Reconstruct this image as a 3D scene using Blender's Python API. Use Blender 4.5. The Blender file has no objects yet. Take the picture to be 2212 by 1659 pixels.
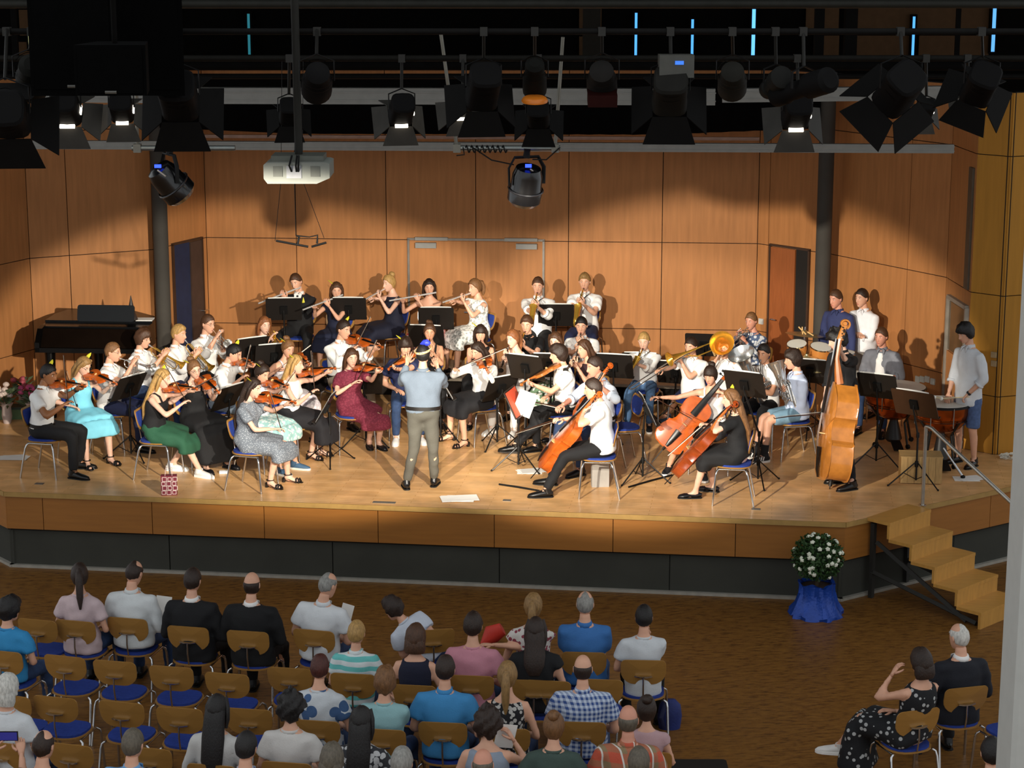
import bpy, math, random
import numpy as np
random.seed(7)
SC = bpy.context.scene
COL = SC.collection
A = np.array
def nrm(v):
    v = np.asarray(v, float); n = np.linalg.norm(v)
    return v / n if n > 1e-9 else v
UP = A([0., 0, 1])

# ---------------------------------------------------------------- camera, world, lights, exposure
FOC, PITCH, ZC, ST = 4425.0, math.radians(12.4755), 7.236, 0.92
cp, sp_ = math.cos(PITCH), math.sin(PITCH)
cam = bpy.data.cameras.new('camera'); camo = bpy.data.objects.new('camera', cam); COL.objects.link(camo)
camo.location = (0, 0, ZC); camo.rotation_euler = (math.pi / 2 - PITCH, 0, 0)
cam.sensor_width = 36; cam.lens = FOC / 2212 * 36; cam.clip_end = 200
SC.camera = camo
def ray(px, py):
    x = (px - 1106) / FOC; v = (829.5 - py) / FOC
    return A([x, cp + v * sp_, -sp_ + v * cp])
CAM = A([0, 0, ZC])
def P(px, py, z):                      # point of a height seen at a place of the photograph
    d = ray(px, py); return CAM + d * ((z - ZC) / d[2])
def PY(px, py, Y):                     # the same for a distance
    d = ray(px, py); return CAM + d * (Y / d[1])

SC.view_settings.view_transform = 'Standard'; SC.view_settings.look = 'None'
SC.view_settings.exposure = 0.0; SC.view_settings.gamma = 1.0
try: SC.view_settings.use_curve_mapping = False
except Exception: pass
w = bpy.data.worlds.new('hall_dusk'); SC.world = w; w.use_nodes = True
w.node_tree.nodes['Background'].inputs[0].default_value = (0.93, 0.97, 1.0, 1)
w.node_tree.nodes['Background'].inputs[1].default_value = 0.8
def spot(name, loc, target, watts, angle, blend=0.6, rad=0.1, col=(1, .91, .77), flat=1.):
    l = bpy.data.lights.new(name, 'SPOT'); l.energy = watts; l.spot_size = math.radians(angle); l.spot_blend = blend
    l.shadow_soft_size = rad; l.color = col
    o = bpy.data.objects.new(name, l); COL.objects.link(o); o.location = loc
    from mathutils import Vector
    d = Vector(target) - Vector(loc)
    o.rotation_euler = d.to_track_quat('-Z', 'Y').to_euler(); o.scale = (1, flat, 1); return o
spot('front_key_or_fill_spot', (-4.6, 10.0, 6.2), (2.35, 26.0, 1.55), 12800, 25, .30, .08, flat=.66)
spot('front_key_or_fill_spot', (3.4, 10.0, 6.2), (-2.8, 26.0, 1.6), 12000, 25, .28, .08, flat=.625)
spot('front_key_or_fill_spot', (-.8, 11.0, 6.2), (-.4, 25.6, 1.55), 5200, 42, .28, .12, flat=.375)  # wide centre fill, an unseen lamp added to even out the stage light

# ---------------------------------------------------------------- helpers
def lin(c):
    if isinstance(c, str):
        c = [int(c[i:i + 2], 16) / 255 for i in (0, 2, 4)]
    return tuple((x / 12.92 if x <= .04045 else ((x + .055) / 1.055) ** 2.4) for x in c) + (1,)
MATS = {}
def M(col, rough=.6, metal=0., spec=.5, vary=.12, nscale=9., bump=0., bscale=60., pat=None, col2=None, emit=0., ps=20., coat=0., stretch=None, rnd=0.):
    key = (col, rough, metal, spec, vary, nscale, bump, bscale, pat, col2, emit, ps, coat, stretch, rnd)
    if key in MATS: return MATS[key]
    m = bpy.data.materials.new('m_' + str(len(MATS))); m.use_nodes = True; MATS[key] = m
    nt = m.node_tree; N = nt.nodes; L = nt.links; b = N['Principled BSDF']
    b.inputs['Roughness'].default_value = rough; b.inputs['Metallic'].default_value = metal; b.inputs['Specular IOR Level'].default_value = spec
    if coat: b.inputs['Coat Weight'].default_value = coat; b.inputs['Coat Roughness'].default_value = .12
    c = lin(col)
    tc = N.new('ShaderNodeTexCoord'); mp = N.new('ShaderNodeMapping'); L.new(tc.outputs['Object'], mp.inputs[0])
    if stretch: mp.inputs['Scale'].default_value = stretch
    def mix(f, a, bb):
        x = N.new('ShaderNodeMix'); x.data_type = 'RGBA'
        if isinstance(f, (int, float)): x.inputs[0].default_value = f
        else: L.new(f, x.inputs[0])
        for s, q in ((6, a), (7, bb)):
            if isinstance(q, tuple): x.inputs[s].default_value = q
            else: L.new(q, x.inputs[s])
        return x.outputs[2]
    def math_(op, a, bb=None, c_=None):
        x = N.new('ShaderNodeMath'); x.operation = op
        for i, q in enumerate((a, bb, c_)):
            if q is None: continue
            if isinstance(q, (int, float)): x.inputs[i].default_value = q
            else: L.new(q, x.inputs[i])
        return x.outputs[0]
    base = c
    if pat:
        c2 = lin(col2); sx = N.new('ShaderNodeSeparateXYZ'); L.new(mp.outputs[0], sx.inputs[0])
        X, Y, Z = sx.outputs
        def band(q, duty=.5): return math_('LESS_THAN', math_('FRACT', math_('MULTIPLY', q, ps)), duty)
        XY = math_('ADD', X, math_('MULTIPLY', Y, .6))
        if pat == 'hstripe': base = mix(band(Z), c, c2)
        elif pat == 'vstripe': base = mix(band(XY, .35), c, c2)
        elif pat == 'check':
            base = mix(math_('MULTIPLY', math_('ADD', band(XY), band(Z)), .5), c, c2)
        elif pat == 'plaid':
            q = mix(math_('MULTIPLY', math_('ADD', band(XY, .4), band(Z, .4)), .5), c, c2)
            base = mix(band(XY, .1), q, (.7, .66, .6, 1))
        elif pat in ('dots', 'floral', 'lace'):
            v = N.new('ShaderNodeTexVoronoi'); v.inputs['Scale'].default_value = ps; L.new(mp.outputs[0], v.inputs['Vector'])
            r = {'dots': .28, 'floral': .46, 'lace': .5}[pat]
            base = mix(math_('LESS_THAN', v.outputs['Distance'], r), c, c2)
    n = N.new('ShaderNodeTexNoise'); n.inputs['Scale'].default_value = nscale; n.inputs['Detail'].default_value = 3
    L.new(mp.outputs[0], n.inputs['Vector'])
    mr = N.new('ShaderNodeMapRange'); L.new(n.outputs['Fac'], mr.inputs[0]); mr.inputs[1].default_value = .3; mr.inputs[2].default_value = .7
    mr.inputs[3].default_value = 1 - vary; mr.inputs[4].default_value = 1 + vary
    fac = mr.outputs[0]
    if rnd:
        oi = N.new('ShaderNodeObjectInfo')
        fac = math_('MULTIPLY', fac, math_('ADD', math_('MULTIPLY', oi.outputs['Random'], 2 * rnd), 1 - rnd))
    vm = N.new('ShaderNodeVectorMath'); vm.operation = 'SCALE'
    if isinstance(base, tuple): vm.inputs[0].default_value = base[:3]
    else: L.new(base, vm.inputs[0])
    L.new(fac, vm.inputs['Scale']); L.new(vm.outputs[0], b.inputs['Base Color'])
    if emit:
        b.inputs['Emission Color'].default_value = c; b.inputs['Emission Strength'].default_value = emit
    if bump:
        n2 = N.new('ShaderNodeTexNoise'); n2.inputs['Scale'].default_value = bscale; n2.inputs['Detail'].default_value = 4
        L.new(mp.outputs[0], n2.inputs['Vector'])
        bp = N.new('ShaderNodeBump'); bp.inputs['Strength'].default_value = bump; bp.inputs['Distance'].default_value = .01
        L.new(n2.outputs['Fac'], bp.inputs['Height']); L.new(bp.outputs[0], b.inputs['Normal'])
    return m

class MB:
    def __init__(s): s.v = []; s.f = []; s.m = []; s.n = 0
    def add(s, v, f, m=0):
        v = np.asarray(v, float).reshape(-1, 3); o = s.n
        s.v.append(v); s.f += [tuple(i + o for i in q) for q in f]; s.m += [m] * len(f); s.n += len(v)
        return s
    def tube(s, pts, rad, n=8, m=0, side=None, cap=True, p=1.0):
        pts = [np.asarray(q, float) for q in pts]; K = len(pts)
        if not isinstance(rad, (list, tuple)): rad = [rad] * K
        out = []; prev = None
        for i in range(K):
            t = nrm(pts[min(i + 1, K - 1)] - pts[max(i - 1, 0)])
            if side is not None: a = side - t * np.dot(side, t)
            elif prev is not None: a = prev - t * np.dot(prev, t)
            else:
                h = A([1., 0, 0]) if abs(t[0]) < .8 else A([0, 1., 0]); a = h - t * np.dot(h, t)
            a = nrm(a); prev = a; b = np.cross(t, a)
            r = rad[i]; rx, ry = r if isinstance(r, (tuple, list)) else (r, r)
            for j in range(n):
                q = 2 * math.pi * j / n; c_, s__ = math.cos(q), math.sin(q)
                if p != 1: c_ = math.copysign(abs(c_) ** p, c_); s__ = math.copysign(abs(s__) ** p, s__)
                out.append(pts[i] + a * rx * c_ + b * ry * s__)
        f = [(i * n + j, i * n + (j + 1) % n, (i + 1) * n + (j + 1) % n, (i + 1) * n + j) for i in range(K - 1) for j in range(n)]
        if cap: f += [tuple(range(n - 1, -1, -1)), tuple((K - 1) * n + j for j in range(n))]
        return s.add(out, f, m)
    def box(s, c, size, R=None, m=0):
        h = np.asarray(size, float) / 2
        v = A([[x, y, z] for x in (-1, 1) for y in (-1, 1) for z in (-1, 1)]) * h
        if R is not None: v = v @ np.asarray(R).T
        return s.add(v + np.asarray(c, float), [(0, 1, 3, 2), (4, 6, 7, 5), (0, 4, 5, 1), (2, 3, 7, 6), (0, 2, 6, 4), (1, 5, 7, 3)], m)
    def ell(s, c, r, R=None, nu=10, nv=7, m=0):
        v = [[0, 0, -1]]
        for i in range(1, nv):
            a = math.pi * i / nv - math.pi / 2
            v += [[math.cos(a) * math.cos(2 * math.pi * j / nu), math.cos(a) * math.sin(2 * math.pi * j / nu), math.sin(a)] for j in range(nu)]
        v.append([0, 0, 1]); v = A(v) * np.asarray(r, float)
        if R is not None: v = v @ np.asarray(R).T
        f = [(0, 1 + (j + 1) % nu, 1 + j) for j in range(nu)]
        f += [(1 + i * nu + j, 1 + i * nu + (j + 1) % nu, 1 + (i + 1) * nu + (j + 1) % nu, 1 + (i + 1) * nu + j) for i in range(nv - 2) for j in range(nu)]
        l = len(v) - 1; f += [(l, l - nu + j, l - nu + (j + 1) % nu) for j in range(nu)]
        return s.add(v + np.asarray(c, float), f, m)
    def lathe(s, prof, o, ax=(0, 0, 1), n=20, m=0, cap=True):
        o = np.asarray(o, float); ax = nrm(ax)
        return s.tube([o + ax * h for r, h in prof], [max(r, .0005) for r, h in prof], n, m, cap=cap) if all(prof[i][1] < prof[i + 1][1] for i in range(len(prof) - 1)) else s._lathe(prof, o, ax, n, m, cap)
    def _lathe(s, prof, o, ax, n, m, cap):
        h = A([1., 0, 0]) if abs(ax[0]) < .8 else A([0, 1., 0]); a = nrm(h - ax * np.dot(h, ax)); b = np.cross(ax, a)
        v = [o + ax * hh + (a * math.cos(2 * math.pi * j / n) + b * math.sin(2 * math.pi * j / n)) * max(r, .0005) for r, hh in prof for j in range(n)]
        K = len(prof)
        f = [(i * n + j, i * n + (j + 1) % n, (i + 1) * n + (j + 1) % n, (i + 1) * n + j) for i in range(K - 1) for j in range(n)]
        if cap: f += [tuple(range(n - 1, -1, -1)), tuple((K - 1) * n + j for j in range(n))]
        return s.add(v, f, m)
    def prism(s, poly, z0, z1, m=0, o=(0, 0, 0), R=None):
        n = len(poly); v = A([[x, y, z0] for x, y in poly] + [[x, y, z1] for x, y in poly], float)
        if R is not None: v = v @ np.asarray(R).T
        f = [tuple(range(n - 1, -1, -1)), tuple(range(n, 2 * n))] + [(j, (j + 1) % n, n + (j + 1) % n, n + j) for j in range(n)]
        return s.add(v + np.asarray(o, float), f, m)
    def build(s, name, mats, parent=None, smooth=40, loc=None):
        v = np.vstack(s.v)
        if loc is not None: v = v - np.asarray(loc, float)
        me = bpy.data.meshes.new(name); me.from_pydata(v.tolist(), [], s.f)
        if not isinstance(mats, (list, tuple)): mats = [mats]
        for q in mats: me.materials.append(q)
        if len(mats) > 1: me.polygons.foreach_set('material_index', s.m)
        if smooth:
            me.polygons.foreach_set('use_smooth', [True] * len(me.polygons)); me.set_sharp_from_angle(angle=math.radians(smooth))
        o = bpy.data.objects.new(name, me); COL.objects.link(o)
        if parent is not None: o.parent = parent
        elif loc is not None: o.location = tuple(loc)
        return o
def rows(*a): return np.column_stack(a)
def rotz(a): return A([[math.cos(a), -math.sin(a), 0], [math.sin(a), math.cos(a), 0], [0, 0, 1]])
def rotx(a): return A([[1, 0, 0], [0, math.cos(a), -math.sin(a)], [0, math.sin(a), math.cos(a)]])
def tag(o, label=None, cat=None, group=None, kind=None):
    if label: o['label'] = label
    if cat: o['category'] = cat
    if group: o['group'] = group
    if kind: o['kind'] = kind
    return o
def thing(name, label, cat, loc=(0, 0, 0), rz=0., group=None):
    o = bpy.data.objects.new(name, None); COL.objects.link(o); o.location = tuple(float(q) for q in loc); o.rotation_euler = (0, 0, rz)
    o.empty_display_size = .1
    return tag(o, label, cat, group)
def dup(root, loc, rz, label, group=None):
    r = root.copy(); COL.objects.link(r); r.location = tuple(float(q) for q in loc); r.rotation_euler = (0, 0, rz); r['label'] = label
    if group: r['group'] = group
    elif 'group' in r: del r['group']
    for ch in list(root.children):
        c = ch.copy(); COL.objects.link(c); c.parent = r
        for g in ch.children:
            d = g.copy(); COL.objects.link(d); d.parent = c
    return r

# ---------------------------------------------------------------- materials of the hall
ORANGE = M('B07747', .5, spec=.18, vary=.10, nscale=3., stretch=(6, 6, .5), rnd=.05)
GAP = M('140C06', .9)
DARK = M('080706', .9, spec=.08, vary=.3)
BLACK = M('0A0A0A', .6, spec=.25, vary=.1)
BLACKM = M('101010', .38, metal=.3, vary=.1)
GREYP = M('3E3E38', .8, spec=.2, vary=.1, nscale=2.)
ALU = M('85847F', .5, metal=.4, vary=.06)
CHROME = M('C8C8C8', .16, metal=1., vary=.05)
STEELD = M('2E2E2A', .6, spec=.2, metal=.4, vary=.1)
CONC = M('3E3A34', .85, vary=.12, nscale=3.)
WHITEP = M('BFC1BC', .6, vary=.03)
PAPER = M('F2F0EA', .7, vary=.03)
PLY = M('A2763A', .45, spec=.3, vary=.08, nscale=3., stretch=(1, 1, 6), coat=.25)
PLYEDGE = M('C9A368', .5, vary=.1)
BLUE = M('2A3F8C', .9, spec=.2, vary=.12, nscale=40., bump=.2, bscale=300.)

# parquet of the hall, mottled industrial blocks
def parquet(cols, scale, yaw, rough, bw, bh):
    m = bpy.data.materials.new('parquet'); m.use_nodes = True; N = m.node_tree.nodes; L = m.node_tree.links; b = N['Principled BSDF']
    tc = N.new('ShaderNodeTexCoord'); mp = N.new('ShaderNodeMapping'); mp.inputs['Rotation'].default_value = (0, 0, yaw); L.new(tc.outputs['Object'], mp.inputs[0])
    br = N.new('ShaderNodeTexBrick'); br.inputs['Scale'].default_value = scale; br.inputs['Brick Width'].default_value = bw; br.inputs['Row Height'].default_value = bh
    br.inputs['Mortar Size'].default_value = .004; br.inputs['Color1'].default_value = lin(cols[0]); br.inputs['Color2'].default_value = lin(cols[1]); br.inputs['Mortar'].default_value = lin(cols[2])
    br.inputs['Bias'].default_value = -.1; L.new(mp.outputs[0], br.inputs['Vector'])
    n = N.new('ShaderNodeTexNoise'); n.inputs['Scale'].default_value = 3.2; n.inputs['Detail'].default_value = 5; L.new(mp.outputs[0], n.inputs['Vector'])
    mr = N.new('ShaderNodeMapRange'); L.new(n.outputs['Fac'], mr.inputs[0]); mr.inputs[1].default_value = .3; mr.inputs[2].default_value = .7; mr.inputs[3].default_value = .8; mr.inputs[4].default_value = 1.2
    vm = N.new('ShaderNodeVectorMath'); vm.operation = 'SCALE'; L.new(br.outputs['Color'], vm.inputs[0]); L.new(mr.outputs[0], vm.inputs['Scale'])
    L.new(vm.outputs[0], b.inputs['Base Color']); b.inputs['Roughness'].default_value = rough; b.inputs['Specular IOR Level'].default_value = .3
    return m
YAW = math.radians(-7.5)
def mottle():
    m = parquet(('7A5222', '6A4620', '5A3A18'), 1., YAW, .42, .32, .045); N = m.node_tree.nodes; L = m.node_tree.links; b = N['Principled BSDF']; mp = N['Mapping']
    n = N.new('ShaderNodeTexNoise'); n.inputs['Scale'].default_value = 7.; n.inputs['Detail'].default_value = 6; n.inputs['Roughness'].default_value = .7; m2 = N.new('ShaderNodeMapping'); m2.inputs['Scale'].default_value = (1, 3.5, 1); L.new(mp.outputs[0], m2.inputs[0]); L.new(m2.outputs[0], n.inputs['Vector'])
    r = N.new('ShaderNodeValToRGB'); r.color_ramp.elements[0].position = .36; r.color_ramp.elements[0].color = lin('4C3016'); r.color_ramp.elements[1].position = .66; r.color_ramp.elements[1].color = lin('94682E'); e = r.color_ramp.elements.new(.47); e.color = lin('785022')
    L.new(n.outputs['Fac'], r.inputs[0]); mx = N.new('ShaderNodeMix'); mx.data_type = 'RGBA'; mx.inputs[0].default_value = .8; src = b.inputs['Base Color'].links[0].from_socket; L.new(src, mx.inputs[6]); L.new(r.outputs[0], mx.inputs[7]); L.new(mx.outputs[2], b.inputs['Base Color']); return m
fl_m = mottle()
st_m = parquet(('E4B47C', 'D8A66C', 'C8945A'), 1., -YAW, .3, .9, .07)
f = MB(); f.box((0, 16, -.05), (34, 36, .1)); tag(f.build('floor', fl_m, smooth=0), kind='structure')

# ---------------------------------------------------------------- stage
FL, FR = A([-5.86, 22.80]), A([3.65, 21.54]); RR, LL = A([8.1, 24.6]), A([-8.6, 26.1])
outline = [LL, FL, FR, RR, A([9.5, 31.5]), A([-9.5, 31.5])]
stage = tag(bpy.data.objects.new('stage', None), 'raised concert stage with pale parquet deck and wood panelled front', 'stage', kind='structure'); COL.objects.link(stage)
d = MB(); d.prism([tuple(q) for q in outline], ST - .055, ST); d.build('deck', st_m, stage, smooth=0)
nosem = M('A98549', .5, vary=.1)
def edge(p, q, off):                 # the edge p-q moved inward (stage lies to its left when walking p to q)
    d_ = nrm(q - p); n = A([-d_[1], d_[0]]); return p + n * off, q + n * off
for (p, q), seams in (((FL, FR), [107, 341, 581, 825, 1074, 1328, 1590]), ((FR, RR), [2400]), ((LL, FL), [])):
    L_ = np.linalg.norm(q - p); d_ = (q - p) / L_
    a, b_ = edge(p, q, -.004); nb = MB(); c = (a + b_) / 2; ang = math.atan2(d_[1], d_[0])
    nb.box((c[0], c[1], ST - .028), (L_, .012, .056), rotz(ang)); nb.build('nosing', nosem, stage, smooth=0)
    ts = [0] + [np.dot(P(x, 1085 + x * .0366, ST - .2)[:2] - p, d_) for x in seams] + [L_]
    if not seams: ts = [0, L_ / 2, L_]
    for t0, t1 in zip(ts[:-1], ts[1:]):
        if t1 - t0 < .05: continue
        a, b_ = edge(p, q, .035); c = a + d_ * (t0 + t1) / 2
        m_ = MB(); m_.box((c[0], c[1], (ST - .065 + .475) / 2), (t1 - t0 - .008, .03, ST - .065 - .475), rotz(ang)); m_.build('fascia_panel', M('9C6428', .45, vary=.08, nscale=3, stretch=(.6, .6, 8), rnd=.05), stage, smooth=0)
    bk = MB(); a, b_ = edge(p, q, .08); c = (a + b_) / 2; bk.box((c[0], c[1], .68), (L_, .04, .46), rotz(ang)); bk.build('fascia_backing', GAP, stage, smooth=0)
    n_ = max(2, round(L_ / 2.0)); a, b_ = edge(p, q, .10)
    for i in range(n_):
        c = a + d_ * (i + .5) * L_ / n_; m_ = MB(); m_.box((c[0], c[1], .235), (L_ / n_ - .012, .03, .47), rotz(ang)); m_.build('plinth_panel', GREYP, stage, smooth=0)
    a, b_ = edge(p, q, .14); c = (a + b_) / 2; m_ = MB(); m_.box((c[0], c[1], .22), (L_, .03, .44), rotz(ang)); m_.build('plinth_backing', M('4A4A44', .8), stage, smooth=0)
    a, b_ = edge(p, q, .06); c = (a + b_) / 2; m_ = MB(); m_.box((c[0], c[1], .016), (L_, .05, .032), rotz(ang)); m_.build('base_strip', M('9A958A', .6), stage, smooth=0)

# ---------------------------------------------------------------- walls
def wall(name, p, q, tiers, seams, mat=ORANGE, th=.025, back=GAP, z0=ST):
    """panelled wall along p-q (room to the right walking p to q is on the camera side)"""
    p, q = A(p, float), A(q, float); L_ = np.linalg.norm(q - p); d_ = (q - p) / L_; n = A([d_[1], -d_[0]]); ang = math.atan2(d_[1], d_[0])
    e = tag(bpy.data.objects.new(name, None), kind='structure'); COL.objects.link(e)
    c = (p + q) / 2 - n * (th + .03); b = MB(); b.box((c[0], c[1], (z0 + tiers[-1]) / 2), (L_ + .04, .06, tiers[-1] - z0), rotz(ang)); b.build('backing', back, e, smooth=0)
    ss = [0] + sorted(seams) + [L_]
    for t0, t1 in zip(ss[:-1], ss[1:]):
        for a, b_ in zip([z0] + tiers[:-1], tiers):
            c = p + d_ * (t0 + t1) / 2 - n * th / 2; m_ = MB()
            m_.box((c[0], c[1], (a + b_) / 2), (t1 - t0 - .011, th, b_ - a - .011), rotz(ang)); m_.build('panel', mat, e, smooth=0)
    return p, d_, n, ang
def along(p, d_, px, py):              # distance along a wall at which the ray through a pixel meets it
    r = ray(px, py)[:2]; s = np.linalg.solve(A([d_, -r]).T, -p); return s[0]
T4 = [ST + .73, ST + 1.985, ST + 3.68, 5.36]
BW0, BW1 = A([-4.42, 29.39]), A([3.48, 28.79]); bd = nrm(BW1 - BW0)
bseam = [along(BW0, bd, x, 518) for x in (640, 835, 1028, 1228, 1430)]
wall('wall_back', BW0, BW1, T4, bseam)
RC = A([4.36, 27.85]); RW = A([5.56, 25.89]); RP = A([5.63, 24.80]); RQ = A([5.96, 24.50]); RE = A([7.1, 24.9])
wall('wall_right_chamfer', BW1, RC, T4, [.2])
rd = nrm(RW - RC)
wall('wall_right', RC, RW, T4, [along(RC, rd, 1960, 580)])
wall('wall_right_side', RW, RP, T4, [])
PILM = M('B07C30', .6, spec=.15, vary=.08, nscale=3, stretch=(6, 6, .5), rnd=.04)
wall('wall_right_front', RP, RQ, T4, [], mat=PILM)
wall('wall_right_end', RQ, RE, T4, [], mat=PILM)
LC = A([-4.99, 28.23]); LW = A([-6.53, 27.45]); LE = A([-6.95, 26.6])
wall('wall_left_chamfer', LC, BW0, T4, [])
ld = nrm(LC - LW)
wall('wall_left', LW, LC, T4, [along(LW, ld, 150, 555)])
wall('wall_left_side', LE + (LE - LW) * 2, LW, T4, [.9])
# the dark upper storey and its light slits
UPM = M('080706', .95, spec=.05)
up = tag(MB().box((0, 30.6, 7.0), (24, .2, 6)).build('wall_upper', UPM, smooth=0), kind='structure')
tag(MB().box((0, 24.2, 9.95), (26, 13, .1)).build('ceiling', UPM, smooth=0), kind='structure')
slit = [(537, 30, 118, '2A8FA0', .35), (1374, 28, 122, '4FA4F2', 1.3), (1496, 42, 122, '4FA4F2', 1.3), (1628, 20, 136, '5FB0FF', 1.6), (1974, 36, 126, '4FA4F2', 1.3), (2148, 12, 112, '5AA4E6', 1.2), (63, 78, 106, 'C8C890', .35)]
for i, (x, a, b, c, e) in enumerate(slit):
    q0, q1 = PY(x + 1, a, 30.35), PY(x - 1, b, 30.35); wd = .036 if x not in (1628, 2148) else .05
    fr = tag(MB().box(((q0[0] + q1[0]) / 2, 30.42, (q0[2] + q1[2]) / 2), (wd + .06, .06, q0[2] - q1[2] + .06)).build('window_%d' % (i + 1), DARK, smooth=0), kind='structure')
    MB().box(((q0[0] + q1[0]) / 2, 30.385, (q0[2] + q1[2]) / 2), (wd, .01, q0[2] - q1[2])).build('pane', M(c, .5, emit=e), fr, smooth=0)
# brown panels glimpsed behind the catwalk
BRP = M('4A3624', .9, spec=.1, vary=.1)
for i, (x0, x1, y0, y1) in enumerate([(1745, 1815, 18, 62), (1855, 2070, 10, 62), (1855, 1972, 78, 126), (2075, 2140, 10, 62), (1990, 2140, 78, 126), (1765, 1815, 78, 126), (35, 95, 22, 78), (35, 105, 92, 122), (1252, 1300, 20, 70), (1252, 1300, 80, 125)]):
    q0, q1 = PY(x0, y0, 30.3), PY(x1, y1, 30.3)
    tag(MB().box(((q0[0] + q1[0]) / 2, 30.47, (q0[2] + q1[2]) / 2), (q1[0] - q0[0], .04, q0[2] - q1[2])).build('trim_%d' % (i + 1), BRP, smooth=0), kind='structure')
# black border drape above the stage
q = [PY(x, y, 28.0 - x * .00035) for x, y in ((345, 276), (640, 289), (1100, 291), (1420, 291), (1772, 277))]
bm = MB(); vs = []
for s in np.linspace(0, 1, 61):
    x = 345 + s * 1427; y = float(np.interp(x, [345, 640, 1420, 1772], [276, 289, 291, 277])); b_ = PY(x, y, 28.0 - x * .00035); b_[1] += .035 * math.sin(s * 190)
    vs += [b_, A([b_[0], b_[1], 5.34])]
bm.add(vs, [(2 * i, 2 * i + 2, 2 * i + 3, 2 * i + 1) for i in range(60)]); bm.add([v + A([0, .04, 0]) for v in vs], [(2 * i, 2 * i + 1, 2 * i + 3, 2 * i + 2) for i in range(60)])
tag(bm.build('border_drape', M('070606', .95, spec=.05)), 'long black border drape hanging above the stage behind the lighting bars', 'curtain')
# round concrete columns
def column(name, px, py, Y, r, label, mat=CONC, z0=ST, z1=5.4):
    c = PY(px, py, Y); e = thing(name, label, 'column', (c[0], c[1], z0)); e['kind'] = 'structure'
    MB().lathe([(r, 0), (r, z1 - z0)], (0, 0, 0), n=24).build('shaft', mat, e, 60)
    MB().lathe([(r + .01, 0), (r + .012, .02), (r + .01, .05)], (0, 0, 0), n=24).build('base_ring', STEELD, e)
column('column', 351, 620, 28.0, .105, 'round grey concrete column behind the black grand piano')
column('column', 1776, 620, 27.45, .105, 'round grey concrete column behind the drum kit')
pc = PY(2196, 1450, 12.5)
e = thing('pillar', 'pale painted post cut off by the lower corner beside the empty blue chair', 'post', (pc[0] + .2, 12.7, 0)); e['kind'] = 'structure'
MB().prism([(-.2, -.17), (-.17, -.2), (.2, -.2), (.2, .2), (-.2, .2)], 0, 8.5).build('shaft', WHITEP, e, 0); MB().box((0, 0, .05), (.43, .43, .1)).build('base', STEELD, e, 0)

# doors
def on_wall(p, d_, n, t, z, off=0.): c = p + d_ * t + n * off; return A([c[0], c[1], z])
bn = A([bd[1], -bd[0]]); bang = math.atan2(bd[1], bd[0]); RB = rotz(bang)
t0, t1 = along(BW0, bd, 884, 640), along(BW0, bd, 1174, 640); zt = ST + 2.0
dr = tag(bpy.data.objects.new('door_1', None), kind='structure'); COL.objects.link(dr)
fm = M('77716A', .4, metal=.6)
m_ = MB(); m_.box(on_wall(BW0, bd, bn, t0, (ST + zt) / 2, .015), (.03, .04, zt - ST), RB); m_.box(on_wall(BW0, bd, bn, t1, (ST + zt) / 2, .015), (.03, .04, zt - ST), RB)
m_.box(on_wall(BW0, bd, bn, (t0 + t1) / 2, zt, .015), (t1 - t0 + .03, .04, .03), RB); m_.build('door_frame', fm, dr, 0)
for k in (0, 1):
    c = t0 + (t1 - t0) * (.25 + .5 * k); m_ = MB(); m_.box(on_wall(BW0, bd, bn, c, (ST + zt) / 2 - .01, .006), ((t1 - t0) / 2 - .03, .02, zt - ST - .04), RB); lf = m_.build('door_leaf', ORANGE, dr, 0)
    hx = t0 + (t1 - t0) * (.47 + .06 * k); MB().tube([on_wall(BW0, bd, bn, hx, ST + .95, .02), on_wall(BW0, bd, bn, hx, ST + .95, .07), on_wall(BW0, bd, bn, hx + (.11 if k else -.11), ST + .95, .07)], .01).build('door_handle', CHROME, lf)
for x in (933, 1126):
    m_ = MB(); t = along(BW0, bd, x, 522); m_.box(on_wall(BW0, bd, bn, t, zt + .01, .05), (.47, .05, .045), RB); m_.build('closer_rail', ALU, dr, 0)
    t = along(BW0, bd, x + (12 if x > 1000 else -12), 535); m_ = MB(); m_.box(on_wall(BW0, bd, bn, t, zt - .085, .05), (.30, .07, .075), RB); m_.build('door_closer', ALU, dr, 0)
# chamfer doors: right one closed with a dark reveal, left one half open and blue
def chamfer(name, p, q, u0, u1, leafcol, darkfrac, dark_first):
    d_ = nrm(q - p); n = A([d_[1], -d_[0]]); R = rotz(math.atan2(d_[1], d_[0])); e = tag(bpy.data.objects.new(name, None), kind='structure'); COL.objects.link(e); w_ = u1 - u0
    m_ = MB()
    for t in (u0, u1): m_.box(on_wall(p, d_, n, t, (ST + zt) / 2, .01), (.03, .05, zt - ST), R)
    m_.box(on_wall(p, d_, n, (u0 + u1) / 2, zt, .01), (w_ + .03, .05, .03), R); m_.build('door_frame', M('3A2414', .6), e, 0)
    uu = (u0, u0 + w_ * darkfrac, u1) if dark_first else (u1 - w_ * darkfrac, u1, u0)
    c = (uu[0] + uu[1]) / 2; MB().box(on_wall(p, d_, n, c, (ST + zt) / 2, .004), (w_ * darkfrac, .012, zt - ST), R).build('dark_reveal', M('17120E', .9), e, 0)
    a, b = (uu[1], u1) if dark_first else (u0, uu[0])
    lf = MB().box(on_wall(p, d_, n, (a + b) / 2, (ST + zt) / 2 - .01, .012), (b - a - .015, .03, zt - ST - .03), R).build('door_leaf', leafcol, e, 0)
    t = b - .08 if dark_first else a + .08
    MB().tube([on_wall(p, d_, n, t, ST + .95, .025), on_wall(p, d_, n, t, ST + .95, .08), on_wall(p, d_, n, t + .1, ST + .95, .08)], .01).build('door_handle', CHROME, lf)
    return e
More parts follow.
